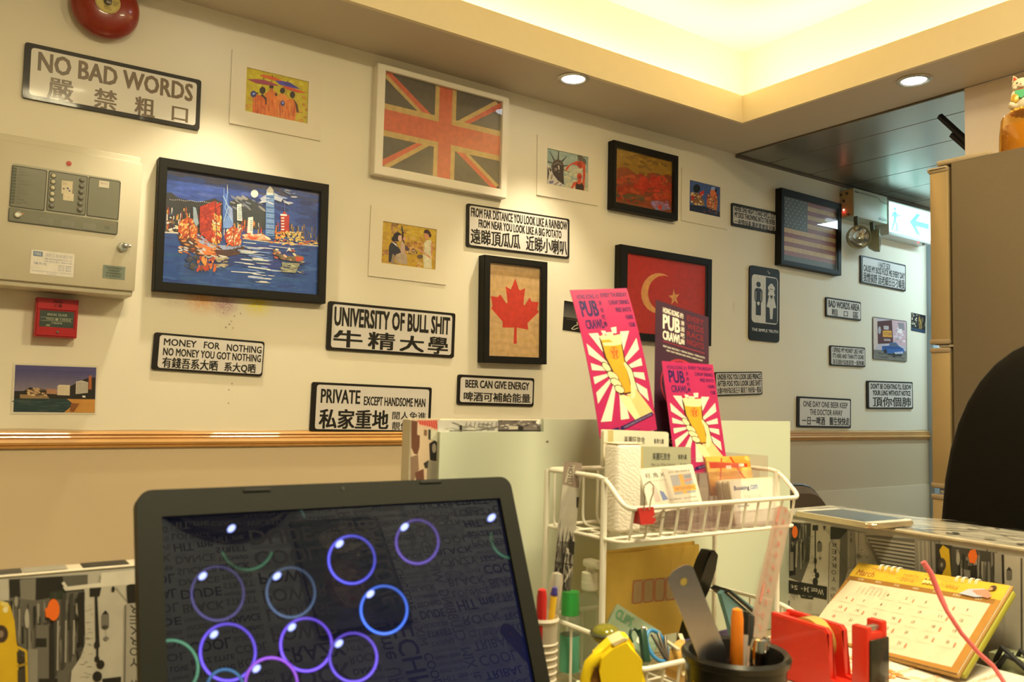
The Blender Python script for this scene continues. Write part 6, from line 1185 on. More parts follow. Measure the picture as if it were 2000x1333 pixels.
# ---------------- leaflets
PK = (0.46, 0.022, 0.12); NV = (0.03, 0.012, 0.10); IV = (0.72, 0.69, 0.60)
def flyer_art(cv, dark=False):
    W_, N_ = IV, NV
    if dark:
        B_ = (0.050, 0.018, 0.040); cv.rect(0, 0, 1, 1, B_); cv.text('HONG KONG', .13, .035, .43, .075, W_, .04); cv.text('的', .45, .035, .51, .075, W_, .02); cv.text('PUB', .13, .085, .45, .19, W_, .05); cv.text('CRAWL', .13, .20, .47, .265, W_, .05)
        for k, ch in enumerate('港酒吧團'): cv.text(ch, .46, .09+.045*k, .53, .125+.045*k, W_, .02)
        for k, t in enumerate(('EVERY', 'WEDS', 'RACE', 'NIGHTS')): cv.text(t, .58, .035+.058*k, .90, .078+.058*k, (.20, .02, .035), .04)
        cv.rect(.13, .275, .92, .282, (.25, .03, .05)); cv.text('BEST BAR SPECIALS + DRINK DEALS + FREE SHOTS', .14, .305, .92, .318, W_, .03); cv.text('MEET NEW FRIENDS AND HAVE A GREAT NIGHT', .2, .33, .88, .342, W_, .03)
        cv.ring(.50, .56, .40, .19, .016, (.42, .03, .06), 60); cv.ring(.50, .56, .33, .157, .018, W_, 40, 200, 250); cv.ring(.50, .56, .33, .157, .018, W_, 40, 290, 340); cv.ring(.50, .56, .33, .157, .018, W_, 40, 20, 160)
        for k in range(3):
            cx, cy = .40+.09*k, .405+.004*abs(k-1); cv.poly([(cx+(.028, .012)[i % 2]*math.cos(-PI/2+i*PI/5), cy+(.0135, .006)[i % 2]*math.sin(-PI/2+i*PI/5)) for i in range(10)], W_)
        cv.text('PARTY', .28, .50, .72, .60, W_, .05); cv.ell(.5, .86, .12, .05, (.25, .03, .05)); cv.text('BOOK NOW', .2, .93, .8, .96, W_, .03)
        return
    cv.rect(0, 0, 1, 1, PK); cv.text('HONG KONG', .08, .035, .38, .07, N_, .03); cv.text('的', .40, .035, .46, .07, N_, .01); cv.text('PUB', .09, .08, .39, .195, N_, .05); cv.text('CRAWL', .11, .215, .42, .28, N_, .04)
    for k, ch in enumerate('港酒吧團'): cv.text(ch, .42, .085+.05*k, .475, .12+.05*k, N_, .01)
    for k, t in enumerate(('EVERY THURSDAY', 'CHEAP DRINKS', 'FREE SHOTS', '4 BARS', '1 CLUB')): cv.text(t, (.49, .60, .69, .83, .86)[k], .03+.055*k, .965, .062+.055*k, N_, .03)
    cx, cy = .47, .58                # sunburst behind the glass
    for k in range(14):
        a, b = 2*PI*k/14+.12, 2*PI*(k+.5)/14+.12; P = []
        for an, r0 in ((a, .2), (a, 1.2), (b, 1.2), (b, .2)):
            x, y = cx+math.cos(an)*r0*.75, cy+math.sin(an)*r0*.36
            if r0 > 1:
                t = 1.0
                for lim, v0, dv_ in ((.93, cx, x-cx), (.05, cx, x-cx), (.31, cy, y-cy), (.90, cy, y-cy)):
                    if dv_ != 0 and 0 < (lim-v0)/dv_ < t: t = (lim-v0)/dv_
                x, y = cx+(x-cx)*t, cy+(y-cy)*t
            P.append((x, y))
        cv.poly(P, W_)
    BR, AM, FO, SK = (0.06, .02, .02), (0.72, 0.36, 0.03), (0.82, .74, .40), (0.80, .72, .42)
    cv.poly([(.56, .74), (.72, .70), (.98, .885), (.74, .915)], (0.78, .56, .25)); cv.poly([(.42, .72), (.60, .76), (.74, .915), (.66, .93), (.50, .82)], SK)
    cv.poly([(.28, .34), (.66, .34), (.645, .50), (.68, .72), (.665, .735), (.44, .74), (.40, .60), (.30, .48)], BR); cv.poly([(.31, .36), (.64, .36), (.625, .50), (.655, .725), (.46, .73), (.42, .60), (.33, .48)], AM); cv.poly([(.29, .335), (.36, .325), (.42, .335), (.48, .31), (.53, .335), (.66, .33), (.655, .37), (.64, .40), (.50, .405), (.33, .40)], FO)
    cv.poly([(.34, .295), (.42, .30), (.40, .325), (.36, .325)], W_); cv.poly([(.52, .28), (.62, .275), (.60, .32), (.53, .32)], W_)
    cv.ring(.49, .455, .085, .043, .006, (.75, .12, .03), 28)
    for k in range(5): a = -PI/2+k*2*PI/5; cv.ell(.49+.04*math.cos(a), .455+.021*math.sin(a), .022, .015, (.75, .12, .03), a, 10)
    for (x, y, a, b, ro) in ((.30, .545, .065, .026, .3), (.38, .61, .085, .028, .25), (.41, .655, .085, .026, .2), (.45, .70, .075, .024, .15)): cv.ell(x, y, a+.012, b+.006, BR, ro); cv.ell(x, y, a, b, SK, ro)
    cv.poly([(.60, .53), (.65, .52), (.72, .58), (.74, .68), (.70, .76), (.62, .78), (.66, .66), (.64, .58)], SK); cv.line([(.64, .52), (.73, .58), (.75, .68), (.78, .74)], .012, BR)
    cv.poly([(.36, .945), (.96, .875), (.965, .90), (.37, .972)], N_); cv.poly([(.22, .95), (.33, .945), (.36, .975), (.24, .985), (.27, .967)], N_); cv.textq('WANNA DRINK FOR FREE? BE AN ANGEL!', [(.42, .946), (.94, .884), (.945, .897), (.425, .960)], (.4, .3, .4), .02)
    cv.ell(.60, .985, .10, .014, (.32, .02, .12))
def leaflet(name, pts, c, y, yaw, lean, label, dark=False, bul=0.0, asp=2.12):
    M, wd, ht = flat(pts, c, y, lean, yaw)
    rt_ = root('leaflet', M, label, 'leaflet')
    bend = (lambda u, v: -bul*4*v*(1-v)) if bul else None
    cv = Canvas(wd, ht, M, eps=4e-6, bend=bend); flyer_art(cv, dark)
    g = MB(); n = 12; A = []; B_ = []
    for k in range(n+1):
        v = k/n; yy = -(bul*4*v*(1-v)); z = (.5-v)*ht; A.append([g.bm.verts.new((s*wd/2, yy+0.0001, z)) for s in (-1, 1)]); B_.append([g.bm.verts.new((s*wd/2, yy+0.0006, z)) for s in (-1, 1)])
    for k in range(n):
        g.bm.faces.new((A[k][0], A[k][1], A[k+1][1], A[k+1][0])); g.bm.faces.new((B_[k][1], B_[k][0], B_[k+1][0], B_[k+1][1]))
        for s in (0, 1): g.bm.faces.new((A[k][s], A[k+1][s], B_[k+1][s], B_[k][s]))
    g.bm.faces.new((A[0][0], B_[0][0], B_[0][1], A[0][1])); g.bm.faces.new((A[n][0], A[n][1], B_[n][1], B_[n][0]))
    g.build('sheet', mat('leaflet_sheet_%s' % name, (0.05, .02, .04) if dark else (0.55, .10, .18), 0.35, noise=0.05), rt_)
    cv.build('printed_face', PG, rt_); return rt_
leaflet('a', [(1107, 573), (1219, 558), (1288, 845), (1178, 850)], cP, 0.716, -0.05, -0.20, 'pink pub crawl leaflet leaning left, leftmost and tallest of the three', bul=0.005)
leaflet('b', [(1267, 587), (1368, 612), (1402, 900), (1292, 868)], cP, 0.738, 0.0, -0.17, 'dark purple pub crawl leaflet standing behind the front pink one', True)
leaflet('c', [(1289, 707), (1391, 711), (1424, 925), (1325, 925)], cP, 0.700, 0.0, -0.20, 'smaller-looking pink pub crawl leaflet in front of the dark one')
# clear acrylic leaflet holder
ac = glass_pane('clear_acrylic', (0.93, 0.90, 0.90), 0.03, 1.5, 0.06, (0.8, 0.6, 0.62))
r = root('leaflet_holder', T_((0.735, 0.70, ZSH)), 'clear acrylic stepped card and leaflet holder inside the rack', 'holder')
def ab(name, xa, xb, ya, yb_, za, zb_): mb = MB(); mb.box(xa-0.735, xb-0.735, ya-0.70, yb_-0.70, za+0.1375, zb_+0.1375, 0.0004, 1); return mb.build(name, ac, r, smooth=False)
ab('base_plate', .664, .832, .628, .7465, -.1365, -.1345); ab('back_wall', .664, .832, .7445, .7465, -.1345, -.03)
ab('side_wall', .664, .666, .628, .744, -.1345, -.072); ab('side_wall', .830, .832, .66, .744, -.1345, -.060); ab('divider_wall', .748, .750, .632, .744, -.1345, -.066)
ab('front_wall', .664, .832, .632, .634, -.1345, -.118); ab('middle_wall', .664, .832, .672, .674, -.1345, -.078); ab('rear_step', .668, .829, .690, .743, -.066, -.064)
# ---------------- cards in the rack
def cardstack(name, pts, c, y, lean, label, art, n=6, th=0.0005, yaw=0.0, base=(0.72, 0.68, 0.56), rad=0.002, cat='cards', roll0=None):
    M, wd, ht = flat(pts, c, y, lean, yaw, roll0=roll0)
    r = root(name, M, label, cat)
    for k in range(n):
        mb = MB(); P = rr(wd, ht, rad); dx = random.uniform(-.0008, .0008)*(k > 0); dz_ = random.uniform(0, .0012)*(k > 0); mb.prism([(x+dx, z+dz_) for x, z in P], k*th*1.3, k*th*1.3+th); mb.build('card', mat('card_stock_%d_%d' % (int(base[0]*100), int(base[2]*100)), base, 0.5), r)
    cv = Canvas(wd, ht, M, eps=6e-6); cv.L = 20; art(cv); cv.build('printed_face', PM, r); return r
tx = (0.05, 0.05, 0.05)
def art_biz(cv): cv.rect(.06, 0, .14, 1, (.5, .42, .2)); cv.text('美麗旺旅舍', .30, .14, .62, .34, tx, .01); cv.text('Mei Lai Wan Hostel', .28, .42, .70, .50, (.25, .22, .2), .01); cv.text('香港九龍', .76, .18, .92, .32, tx, .01); cv.text('Tel 2770', .80, .44, .92, .54, tx, .01); cv.text('陳小姐', .60, .74, .72, .90, tx, .01)
cardstack('business_cards', [(1176, 842), (1302, 845), (1310, 915), (1182, 912)], cP, 0.690, -0.05, 'white business cards standing behind the wrapped white stack', art_biz, 8)
cardstack('business_cards', [(1238, 874), (1347, 876), (1352, 945), (1243, 948)], cP, 0.6835, -0.05, 'greyish green-tinted business cards in the middle row of the rack', art_biz, 5, base=(0.42, 0.42, 0.30))
def art_map(cv):
    cv.rect(0, 0, 1, 1, (.72, .69, .60)); cv.text('旺 角 X', .08, .10, .42, .22, tx, .02); cv.text('香港九龍旺角彌敦道', .50, .10, .92, .15, tx, 0); cv.text('MONG KOK HOSTEL', .06, .27, .44, .31, (.3, .3, .3), 0)
    cv.rect(.52, .20, .93, .66, (.36, .40, .46)); cv.rect(.52, .46, .95, .60, (.78, .42, .08)); cv.rect(.68, .20, .76, .66, (.78, .42, .08)); cv.text('NATHAN ROAD', .56, .49, .92, .56, (.3, .12, .04), .02); cv.line([(.76, .36), (.92, .34)], .04, (.75, .25, .2)); cv.text('MTR', .80, .24, .9, .30, (.2, .2, .3), .01)
    cv.poly([(.12, .44), (.22, .40), (.24, .76), (.14, .78)], (.62, .48, .46)); cv.poly([(.26, .52), (.33, .56), (.38, .74), (.28, .76)], (.2, .25, .5)); cv.text('Tel: 2770 3411   Fax: 2770 3422', .40, .74, .92, .78, tx, 0); cv.text('E-mail: info   7/F, Sincere House, Argyle Street', .20, .84, .94, .88, tx, 0); cv.text('Mongkok, Kowloon, Hong Kong', .30, .92, .92, .96, tx, 0)
cardstack('business_cards', [(1250, 918), (1343, 912), (1383, 985), (1268, 1003)], cP, 0.664, -0.32, 'white cards with a small orange street map, front row of the rack', art_map, 6)
def art_or(cv):
    cv.rect(0, 0, 1, 1, (.72, .36, .05)); cv.dabs(30, 0, 0, 1, 1, .2, .12, [(.80, .46, .08), (.70, .32, .04), (.82, .55, .15)], .3); R_ = (.62, .05, .01)
    cv.poly([(.06, .14), (.92, .20), (.92, .30), (.06, .30)], R_); cv.line([(.35, .04), (.25, .6), (.15, .98)], .03, R_); cv.line([(.55, .02), (.78, .55), (.98, .75)], .04, R_); cv.line([(.15, .8), (.62, .72)], .04, R_); cv.rect(.42, .24, .54, .34, (.8, .7, .6)); cv.rect(.72, .20, .84, .28, (.8, .7, .6))
cardstack('orange_cards', [(1371, 894), (1456, 893), (1482, 962), (1396, 968)], cP, 0.683, -0.22, 'orange and red patterned cards behind the white booking cards', art_or, 4, base=(.7, .4, .1), yaw=-.02)
def art_book(cv):
    cv.rrect(.02, .02, .98, .98, .03, (.74, .72, .66)); cv.text('Booking', .08, .14, .40, .27, (.02, .03, .16), .04); cv.text('.com', .41, .14, .58, .24, (.10, .18, .50), .03); cv.text('7.9 / 10', .26, .36, .62, .50, (.60, .56, .50), .0); cv.text('Guest Review Award', .10, .55, .34, .61, (.2, .2, .25), .01); cv.text('thank you for staying with us this year', .10, .70, .62, .74, (.35, .34, .32), 0); cv.text('Scan here', .70, .68, .90, .72, (.3, .3, .3), 0)
cardstack('booking_cards', [(1422, 940), (1512, 931), (1530, 1020), (1438, 1026)], cP, 0.652, -0.20, 'white booking site cards at the right end of the rack', art_book, 14, 0.0012, base=(.74, .68, .52), rad=0.004)
cv = None
# wrapped white stack
MW = T_((0.6075, 0.671, ZSH+0.001)); r = root('wrapped_paper_stack', MW, 'tall white plastic-wrapped stack at the left end of the rack', 'paper')
def creased(name):
    m = mat(name, (0.84, 0.80, 0.73), 0.25, noise=0.04, spec=0.6); nt = m.node_tree; b = nt.nodes['Principled BSDF']
    wv = nt.nodes.new('ShaderNodeTexWave'); wv.inputs['Scale'].default_value = 75; wv.inputs['Distortion'].default_value = 9; wv.inputs['Detail'].default_value = 2; wv.inputs['Detail Scale'].default_value = 1.2; wv.bands_direction = 'DIAGONAL'
    tc = nt.nodes.new('ShaderNodeTexCoord'); mp = nt.nodes.new('ShaderNodeMapping'); mp.inputs['Scale'].default_value = (1, 1, 1.7); nt.links.new(tc.outputs['Object'], mp.inputs[0]); nt.links.new(mp.outputs[0], wv.inputs['Vector'])
    bp = nt.nodes.new('ShaderNodeBump'); bp.inputs['Strength'].default_value = 0.16; bp.inputs['Distance'].default_value = 0.002; nt.links.new(wv.outputs['Fac'], bp.inputs['Height']); nt.links.new(bp.outputs[0], b.inputs['Normal']); return m
mb = MB(); mb.box(-0.0180, 0.0180, -0.011, 0.011, 0, 0.0925, 0.004, 3); mb.build('plastic_wrap', creased('creased_plastic'), r)
mb = MB(); mb.box(-0.0175, 0.0190, -0.0105, 0.0115, 0.0920, 0.0935, 0.0008); mb.build('folded_top', mat('white_fold', (0.78, 0.66, 0.50), 0.5), r)
# red binder clip on the front rail
p = on(1258, 1003, 1, yf-0.001); r = root('binder_clip', T_(tuple(p)), 'red binder clip with wire handle on the rack front rail', 'clip')
mb = MB(); mb.prism([(-0.0105, -0.010), (0.0105, -0.010), (0.0105, 0.006), (-0.0105, 0.006)], -0.007, 0.007)
for v in mb.bm.verts:
    if v.co.z > 0: v.co.y *= 0.35
mb.build('clip_body', mat('dark_red_enamel', (0.40, 0.02, 0.015), 0.2, coat=0.5), r)
lp = [(-0.004, -0.004, 0.004), (-0.005, -0.006, 0.016), (-0.008, -0.0065, 0.022), (-0.0065, -0.007, 0.029), (0, -0.0072, 0.032), (0.0055, -0.007, 0.028), (0.006, -0.0065, 0.021), (0.003, -0.006, 0.014), (0.003, -0.004, 0.004)]
mb = MB(); mb.tube(lp, 0.0007, 6); mb.build('handle', mat('chrome'), r); mb = MB(); mb.tube([(-0.004, 0.006, -0.006), (0.004, -0.006, -0.011), (0.022, -0.008, -0.003), (0.024, -0.008, 0.001), (0.018, -0.007, 0.002), (0.004, -0.004, -0.006)], 0.0007, 6); mb.build('handle', mat('chrome'), r)
# collage paper strip hanging over the left rail
M, wd, ht = flat([(1092, 904), (1127, 903), (1124, 1156), (1090, 1152)], cP, 0.7)
r = root('paper_strip', M, 'narrow strip of city collage paper hanging over the left rail of the rack', 'paper strip')
mb = MB(); mb.box(-wd/2, wd/2, 0.0004, 0.0010, -ht/2, ht/2); mb.build('strip', mat('strip_back', (0.5, .45, .36), .6), r)
cv = Canvas(wd, ht, M, eps=1e-5); cv.rect(0, 0, 1, 1, ink(.42)); cv.poly([(0, 0), (1, 0), (.95, .19), (.8, .2), (0, .18)], (.26, .20, .17)); cv.poly([(.25, .03), (.6, .02), (.5, .17), (.1, .16)], (.42, .38, .30)); cv.text('HOTEL', .25, .03, .52, .17, (.08, .05, .05), .04, 90); cv.poly([(.85, .27), (1, .27), (1, .36), (.9, .35)], D1); [cv.line([(.1+k*.13, .46), (.1+k*.13, .50)], .01, ink(.3)) for k in range(6)]
cv.rect(0, .62, 1, 1, ink(.14)); cv.dabs(70, 0, .60, 1, 1, .16, .02, [D1, D2, D3, ink(.3), ink(.5)], .4, 1.4); cv.line([(.45, .7), (.45, .98)], .08, D1); cv.line([(0, .78), (1, .8)], .008, D1); cv.poly([(.6, .6), (.95, .62), (1, .72), (.7, .7)], D1); cv.build('printed_face', PM, r)

# ---------------- lower tier
M, wd, ht = flat([(1183, 1086), (1367, 1062), (1367, 1165), (1183, 1192)], cP, 0.742, -0.04)
M = M @ T_((0, 0, -0.02)); ht += 0.04
r = root('kraft_envelope', M, 'yellow envelope with red postcode boxes standing in the lower basket', 'envelope')
mb = MB(); mb.box(-wd/2, wd/2, 0, 0.003, -ht/2, ht/2, 0.001); mb.build('envelope_body', mat('ochre_paper', (0.80, 0.58, 0.12), 0.55, noise=0.06), r); mb = MB(); mb.box(-wd/2-0.004, wd/2-0.004, 0.0035, 0.0055, -ht/2, ht/2+0.004, 0.001); mb.build('second_sheet', mat('ochre_paper'), r)
cv = Canvas(wd, ht, M @ T_((0, -0.0003, 0)), eps=1e-5).using(crop(1200, 1040, 4.55)); Rr = (.55, .12, .06)
cv.poly([(165, 430), (570, 390), (570, 600), (150, 640)], (.52, .40, .22))
for k in range(4):
    x, y = 160+k*98, 436-k*10; P = [(x+24, y), (x+78, y-6), (x+90, y+14), (x+84, y+170), (x+66, y+194), (x+14, y+200), (x, y+180), (x+6, y+22)]; cv.line(P+[P[0]], 7, Rr); cv.line([(x+48, y+40), (x+44, y+150)], 2.5, (.4, .3, .2))
cv.line([(500, 250), (500, 400)], 2, (.5, .36, .07)); cv.build('printed_face', PM, r).location = (0, -0.0003, 0)
def prop(name, label, cat, loc, rot=(0, 0, 0)):
    return root(name, T_(tuple(loc)) @ Matrix.Rotation(rot[2], 4, 'Z') @ Matrix.Rotation(rot[0], 4, 'X') @ Matrix.Rotation(rot[1], 4, 'Y'), label, cat)
# bottles at the left end
p = on(1117, 1215, 1, 0.695)
def bottle(x, y, z, label, body, cap, prof, capprof, extra=None):
    r = root('bottle', T_((x, y, z)), label, 'bottle'); mb = MB(); mb.lathe(prof, 28); mb.build('bottle_body', body, r); mb = MB(); mb.lathe(capprof, 24); mb.build('cap', cap, r)
    if extra: extra(r)
    return r
clearp = glass_pane('clear_plastic', (0.86, 0.90, 0.84), 0.05, 1.45, 0.16, (0.7, 0.75, 0.66)); greenp = mat('green_cap', (0.05, 0.48, 0.10), 0.3); label_m = mat('teal_label', (0.10, 0.42, 0.30), 0.4, noise=0.2)
bottle(0.581, 0.722, ZLO+0.001, 'small clear bottle with bright green cap at the left end of the lower basket', clearp, greenp, [(0.0095, 0), (0.0108, 0.003), (0.0108, 0.066), (0.009, 0.072), (0.007, 0.074)], [(0.0096, 0.071), (0.0100, 0.072), (0.0100, 0.088), (0.0095, 0.0955), (0.001, 0.096)],
       lambda r: (lambda mb: (mb.lathe([(0.0110, 0.012), (0.0110, 0.050)], 28, cap=False), mb.build('label', label_m, r)))(MB()))
bx_, by_ = 0.6125, 0.728
def pump(r):
    mb = MB(); mb.lathe([(0.007, 0.100), (0.009, 0.102), (0.009, 0.112), (0.004, 0.114), (0.004, 0.120)], 20); mb.build('pump_collar', mat('clear_white_plastic', (0.72, .70, .58), .3), r); mb = MB(); mb.box(-0.007, 0.007, -0.018, 0.006, 0.118, 0.127, 0.003); mb.build('pump_head', mat('clear_white_plastic'), r)
bottle(bx_, by_, ZLO+0.001, 'clear pump bottle behind the left rack post', clearp, mat('clear_white_plastic', (0.72, .70, .58), .3), [(0.013, 0), (0.0142, 0.004), (0.0142, 0.070), (0.012, 0.084), (0.007, 0.092), (0.007, 0.099)], [(0.0075, 0.092), (0.0095, 0.094), (0.0095, 0.102), (0.003, 0.1025)], pump)
bottle(0.512, 0.618, ZD+0.0005, 'slim clear bottle with white cap in front of the green-capped one', clearp, mat('clear_white_plastic'), [(0.008, 0), (0.0088, 0.003), (0.0088, 0.048), (0.007, 0.053), (0.005, 0.055)], [(0.0058, 0.053), (0.0058, 0.066), (0.0045, 0.068), (0.001, 0.0682)])
# small white mesh basket with pens at far left
p = on(1060, 1205, 1, 0.65); bxx, byy = p.x, 0.65; HB = p.z-ZD
r = root('pen_basket', T_((bxx, byy, ZD+0.0005)), 'small white ribbed plastic pen basket between laptop and rack', 'basket')
mb = MB(); N = 32; prof = [(0.0125, 0.0), (0.0145, HB-.006), (0.0160, HB-.003), (0.0150, HB), (0.0135, HB-.004), (0.0115, 0.003), (0.0005, 0.003)]; mb.lathe([(0.0005, 0)]+prof, N, cap=False); mb.build('basket_wall', mat('ribbed_white', (0.66, .60, .52), .45), r)
for k in range(15): mb = MB(); mb.lathe([(0.0127+.00013*k, .004+.0067*k), (0.0134+.00013*k, .0055+.0067*k), (0.0127+.00013*k, .007+.0067*k)], 32, cap=False); mb.build('rib', mat('ribbed_white'), r)
def pen(name, label, base, tip, rad, cm_, body, capf=0.35, cat='pen', clip=None):
    B, Tt = Vector(base), Vector(tip); L = (Tt-B).length; q = (Tt-B).to_track_quat('Z', 'Y').to_matrix().to_4x4(); r = root(name, T_(B) @ q, label, cat)
    mb = MB(); mb.lathe([(rad*.7, 0), (rad*.95, L*.04), (rad*.95, L*(1-capf))], 16); mb.build('barrel', body, r)
    mb = MB(); mb.lathe([(rad, L*(1-capf)), (rad*1.08, L*(1-capf)+.001), (rad*1.02, L*.94), (rad*.8, L*.99), (rad*.2, L)], 16); mb.build('cap', cm_, r)
    if clip: mb = MB(); mb.box(-0.0012, 0.0012, -rad-0.0022, -rad-0.0008, L*(1-capf)+.006, L*.97, .0004); mb.box(-0.0012, 0.0012, -rad-0.0022, 0, L*.95, L*.97, .0004); mb.build('clip', clip, r)
    return r
redp = mat('red_marker', (0.50, 0.02, 0.02), 0.3); yel = mat('yellow_barrel', (0.70, 0.45, 0.03), 0.35)
a = on(1059, 1150, 1, 0.642); pen('marker_pen', 'red marker pen standing in the left pen basket', (bxx-.006, byy-.004, ZD+.02), a, 0.0048, redp, redp, .5)
a = on(1084, 1146, 1, 0.65); pen('ballpoint_pen', 'yellow pen with blue end in the left pen basket', (bxx-.004, byy, ZD+.006), a, 0.0034, mat('blue_end', (.05, .04, .25), .3), yel, .05)
a = on(1089, 1118, 1, 0.66); pen('silver_tube', 'silver-capped tube behind the red marker', (bxx-.003, byy+.006, ZD+.006), a, 0.0066, mat('satin_silver', (0.62, .58, .52), .3, metal=.6), mat('gold_tube', (.55, .45, .28), .35, metal=.4), .3, 'tube')

# ---------------- yellow tape gun in front
yc_ = 0.572; MY = T_(tuple(on(1215, 1330, 1, yc_))) @ Matrix.Rotation(math.radians(-30), 4, 'Z')
r = root('tape_gun', MY, 'bright yellow plastic tape gun in the foreground', 'tape gun')
ym = mat('bright_yellow_plastic', (0.92, 0.68, 0.012), 0.32, noise=0.03)
def yp(x, y): q = onp(x, y, MY); return (q.x, q.z)
out = [yp(*c) for c in ((1188, 1252), (1214, 1240), (1224, 1241), (1234, 1256), (1240, 1285), (1256, 1325), (1262, 1370), (1262, 1420), (1176, 1420), (1174, 1300), (1160, 1278))]
mb = MB(); mb.prism(out, -0.013, 0.013); es = [e for e in mb.bm.edges if abs(e.verts[0].co.y-e.verts[1].co.y) < 1e-6]; bmesh.ops.bevel(mb.bm, geom=es, offset=0.004, segments=3, affect='EDGES'); mb.build('body', ym, r)
P = [yp(*c) for c in ((1190, 1272), (1168, 1280), (1150, 1296), (1142, 1322), (1140, 1360), (1146, 1400))]; Q = [yp(*c) for c in ((1200, 1300), (1185, 1294), (1168, 1298), (1160, 1312), (1152, 1335), (1150, 1360))]
mb = MB(); mb.tube([(a_, -0.004, b_) for a_, b_ in P], [0.0065, 0.006, 0.0055, 0.005, 0.005, 0.005], 12); mb.build('handle_loop', ym, r)
mb = MB(); q = [yp(*c) for c in ((1190, 1251), (1213, 1240), (1222, 1242), (1196, 1256))]; mb.prism(q, -0.0115, 0.0115); mb.build('cream_top', mat('cream_plastic', (0.72, .62, .38), .4), r)
q = yp(1172, 1330); mb = MB(); mb.lathe([(0.0125, -0.008), (0.0125, 0.008)], 28, M=T_((q[0], 0.004, q[1])), axis='y'); mb.lathe([(0.006, -0.0085), (0.006, 0.0085)], 20, M=T_((q[0], 0.004, q[1])), axis='y'); mb.build('tape_reel', mat('brown_tape', (0.30, .14, .03), .2), r)
mb = MB(); q0 = min(p_[1] for p_ in out); mb.box(out[9][0], out[7][0], -0.014, 0.014, ZD-MY.translation.z+0.0005, q0+0.004, 0.003); mb.build('foot_block', ym, r)

# ---------------- small things in the lower basket
def at_px(px, py, y): return on(px, py, 1, y)
p = at_px(1183, 1240, 0.62); r = root('glass_knob', T_(tuple(p)), 'olive green glass ball behind the yellow tape gun', 'ornament'); mb = MB(); mb.ball((0, 0, 0), (.014, .014, .010), 20); mb.build('ball', mat('olive_glass', (0.35, .33, .04), .08, trans=.5, noise=.1), r); mb = MB(); mb.lathe([(.0145, -.001), (.0155, .001), (.0145, .003)], 24, cap=False); mb.build('rim', mat('dark_green_plastic'), r); mb = MB(); mb.lathe([(.006, -.0095), (.009, -.03), (.0105, ZLO-p.z+.001)], 16); mb.build('stem', mat('dark_green_plastic'), r)
M, wd, ht = flat([(1196, 1180), (1290, 1238), (1272, 1296), (1185, 1238)], cP, 0.66, -0.9, roll0=None)
r = root('blister_pack', M, 'pale green clear plastic box of clips lying in the lower basket', 'box')
mb = MB(); mb.box(-wd/2, wd/2, -0.004, 0.012, -ht/2, ht/2, 0.002); mb.build('clear_box', glass_pane('green_clear', (0.72, .84, .76), .06, 1.45, .35, (0.45, .60, .50)), r)
cv = Canvas(wd, ht, M @ T_((0, -0.0045, 0)), eps=1e-5); cv.text('CLIPS', .06, .15, .42, .5, (.05, .2, .1), .03); cv.rrect(.60, .2, .72, .8, .04, (.6, .62, .55)); cv.build('printed_label', PM, r).location = (0, -0.0045, 0)
p = at_px(1258, 1262, .62); r = prop('binder_clip', 'dark green binder clip on the clear box', 'clip', p, (-.5, .25, 0)); mb = MB(); mb.box(-.0038, .0038, -.003, .003, -.016, .016, .001); mb.build('clip_body', mat('dark_green_enamel', (.012, .05, .03), .3), r); mb = MB(); mb.ball((0.002, 0, .017), .0028, 8); mb.build('tip', mat('chrome'), r)
for (px, py, ya, lab_, m_) in ((1240, 1245, .63, 'dark wire loop left of the green clip', 'dark_green_enamel'),):
    p = at_px(px, py, ya); r = prop('wire_loop', lab_, 'clip', p, (-.4, 0, 0)); mb = MB(); mb.tube([(.006*math.cos(a), 0, .008*math.sin(a)) for a in [PI*k/8*1.2 for k in range(9)]], .0016, 8); mb.build('wire', mat(m_), r)
p = at_px(1283, 1262, .63); r = prop('key_ring', 'light blue key ring with dark keys in the lower basket', 'keys', p, (-.6, 0, 0)); mb = MB(); mb.tube([(.012*math.cos(a), 0, .016*math.sin(a)) for a in [2*PI*k/20 for k in range(20)]], .002, 8, closed=True); mb.build('ring', mat('blue_plastic', (.05, .25, .60), .3), r)
for k in range(3): mb = MB(); mb.box(-.002+k*.005, .001+k*.005, -.004, -.001, -.014, .012, .0005, M=Matrix.Rotation(.3*k-.2, 4, 'Y')); mb.build('key', mat('dark_steel'), r)
p = at_px(1330, 1292, .625); r = prop('tape_roll', 'gold and patterned tape roll behind the basket front', 'tape', (p.x, p.y, p.z), (.2, 0, .3)); mb = MB(); mb.lathe([(.013, -.007), (.020, -.007), (.020, .007), (.013, .007), (.013, -.007)], 32, cap=False, axis='y'); mb.build('roll', mat('gold_tape', (.60, .36, .10), .2, noise=.4, scale=80), r); mb = MB(); mb.lathe([(.0128, -.0075), (.0128, .0075), (.0118, .0075), (.0118, -.0075)], 32, cap=False, axis='y'); mb.build('core', mat('cream_plastic'), r)
# purple-blue strip and sticks lying in the basket
def stick(name, label, cat, a, b, w_, t_, m_, parts='stick'):
    A, B = Vector(a), Vector(b); L = (B-A).length; q = (B-A).to_track_quat('X', 'Z').to_matrix().to_4x4(); r = root(name, T_((A+B)/2) @ q, label, cat); mb = MB(); mb.box(-L/2, L/2, -w_/2, w_/2, -t_/2, t_/2, min(w_, t_)*.2, 1); mb.build(parts, m_, r); return r
stick('blue_ruler', 'violet-blue plastic strip lying across the lower basket', 'ruler', at_px(1323, 1262, .70), at_px(1425, 1237, .70), .004, .010, mat('violet_plastic', (.16, .13, .42), .35))
stick('craft_stick', 'pale stick slanting down in the lower basket', 'stick', at_px(1257, 1222, .70), at_px(1325, 1270, .61), .004, .003, mat('pale_stick', (.62, .56, .42), .5))
stick('craft_stick', 'short pale stick leaning by the violet strip', 'stick', at_px(1328, 1240, .66), at_px(1345, 1285, .62), .005, .003, mat('pale_stick'))
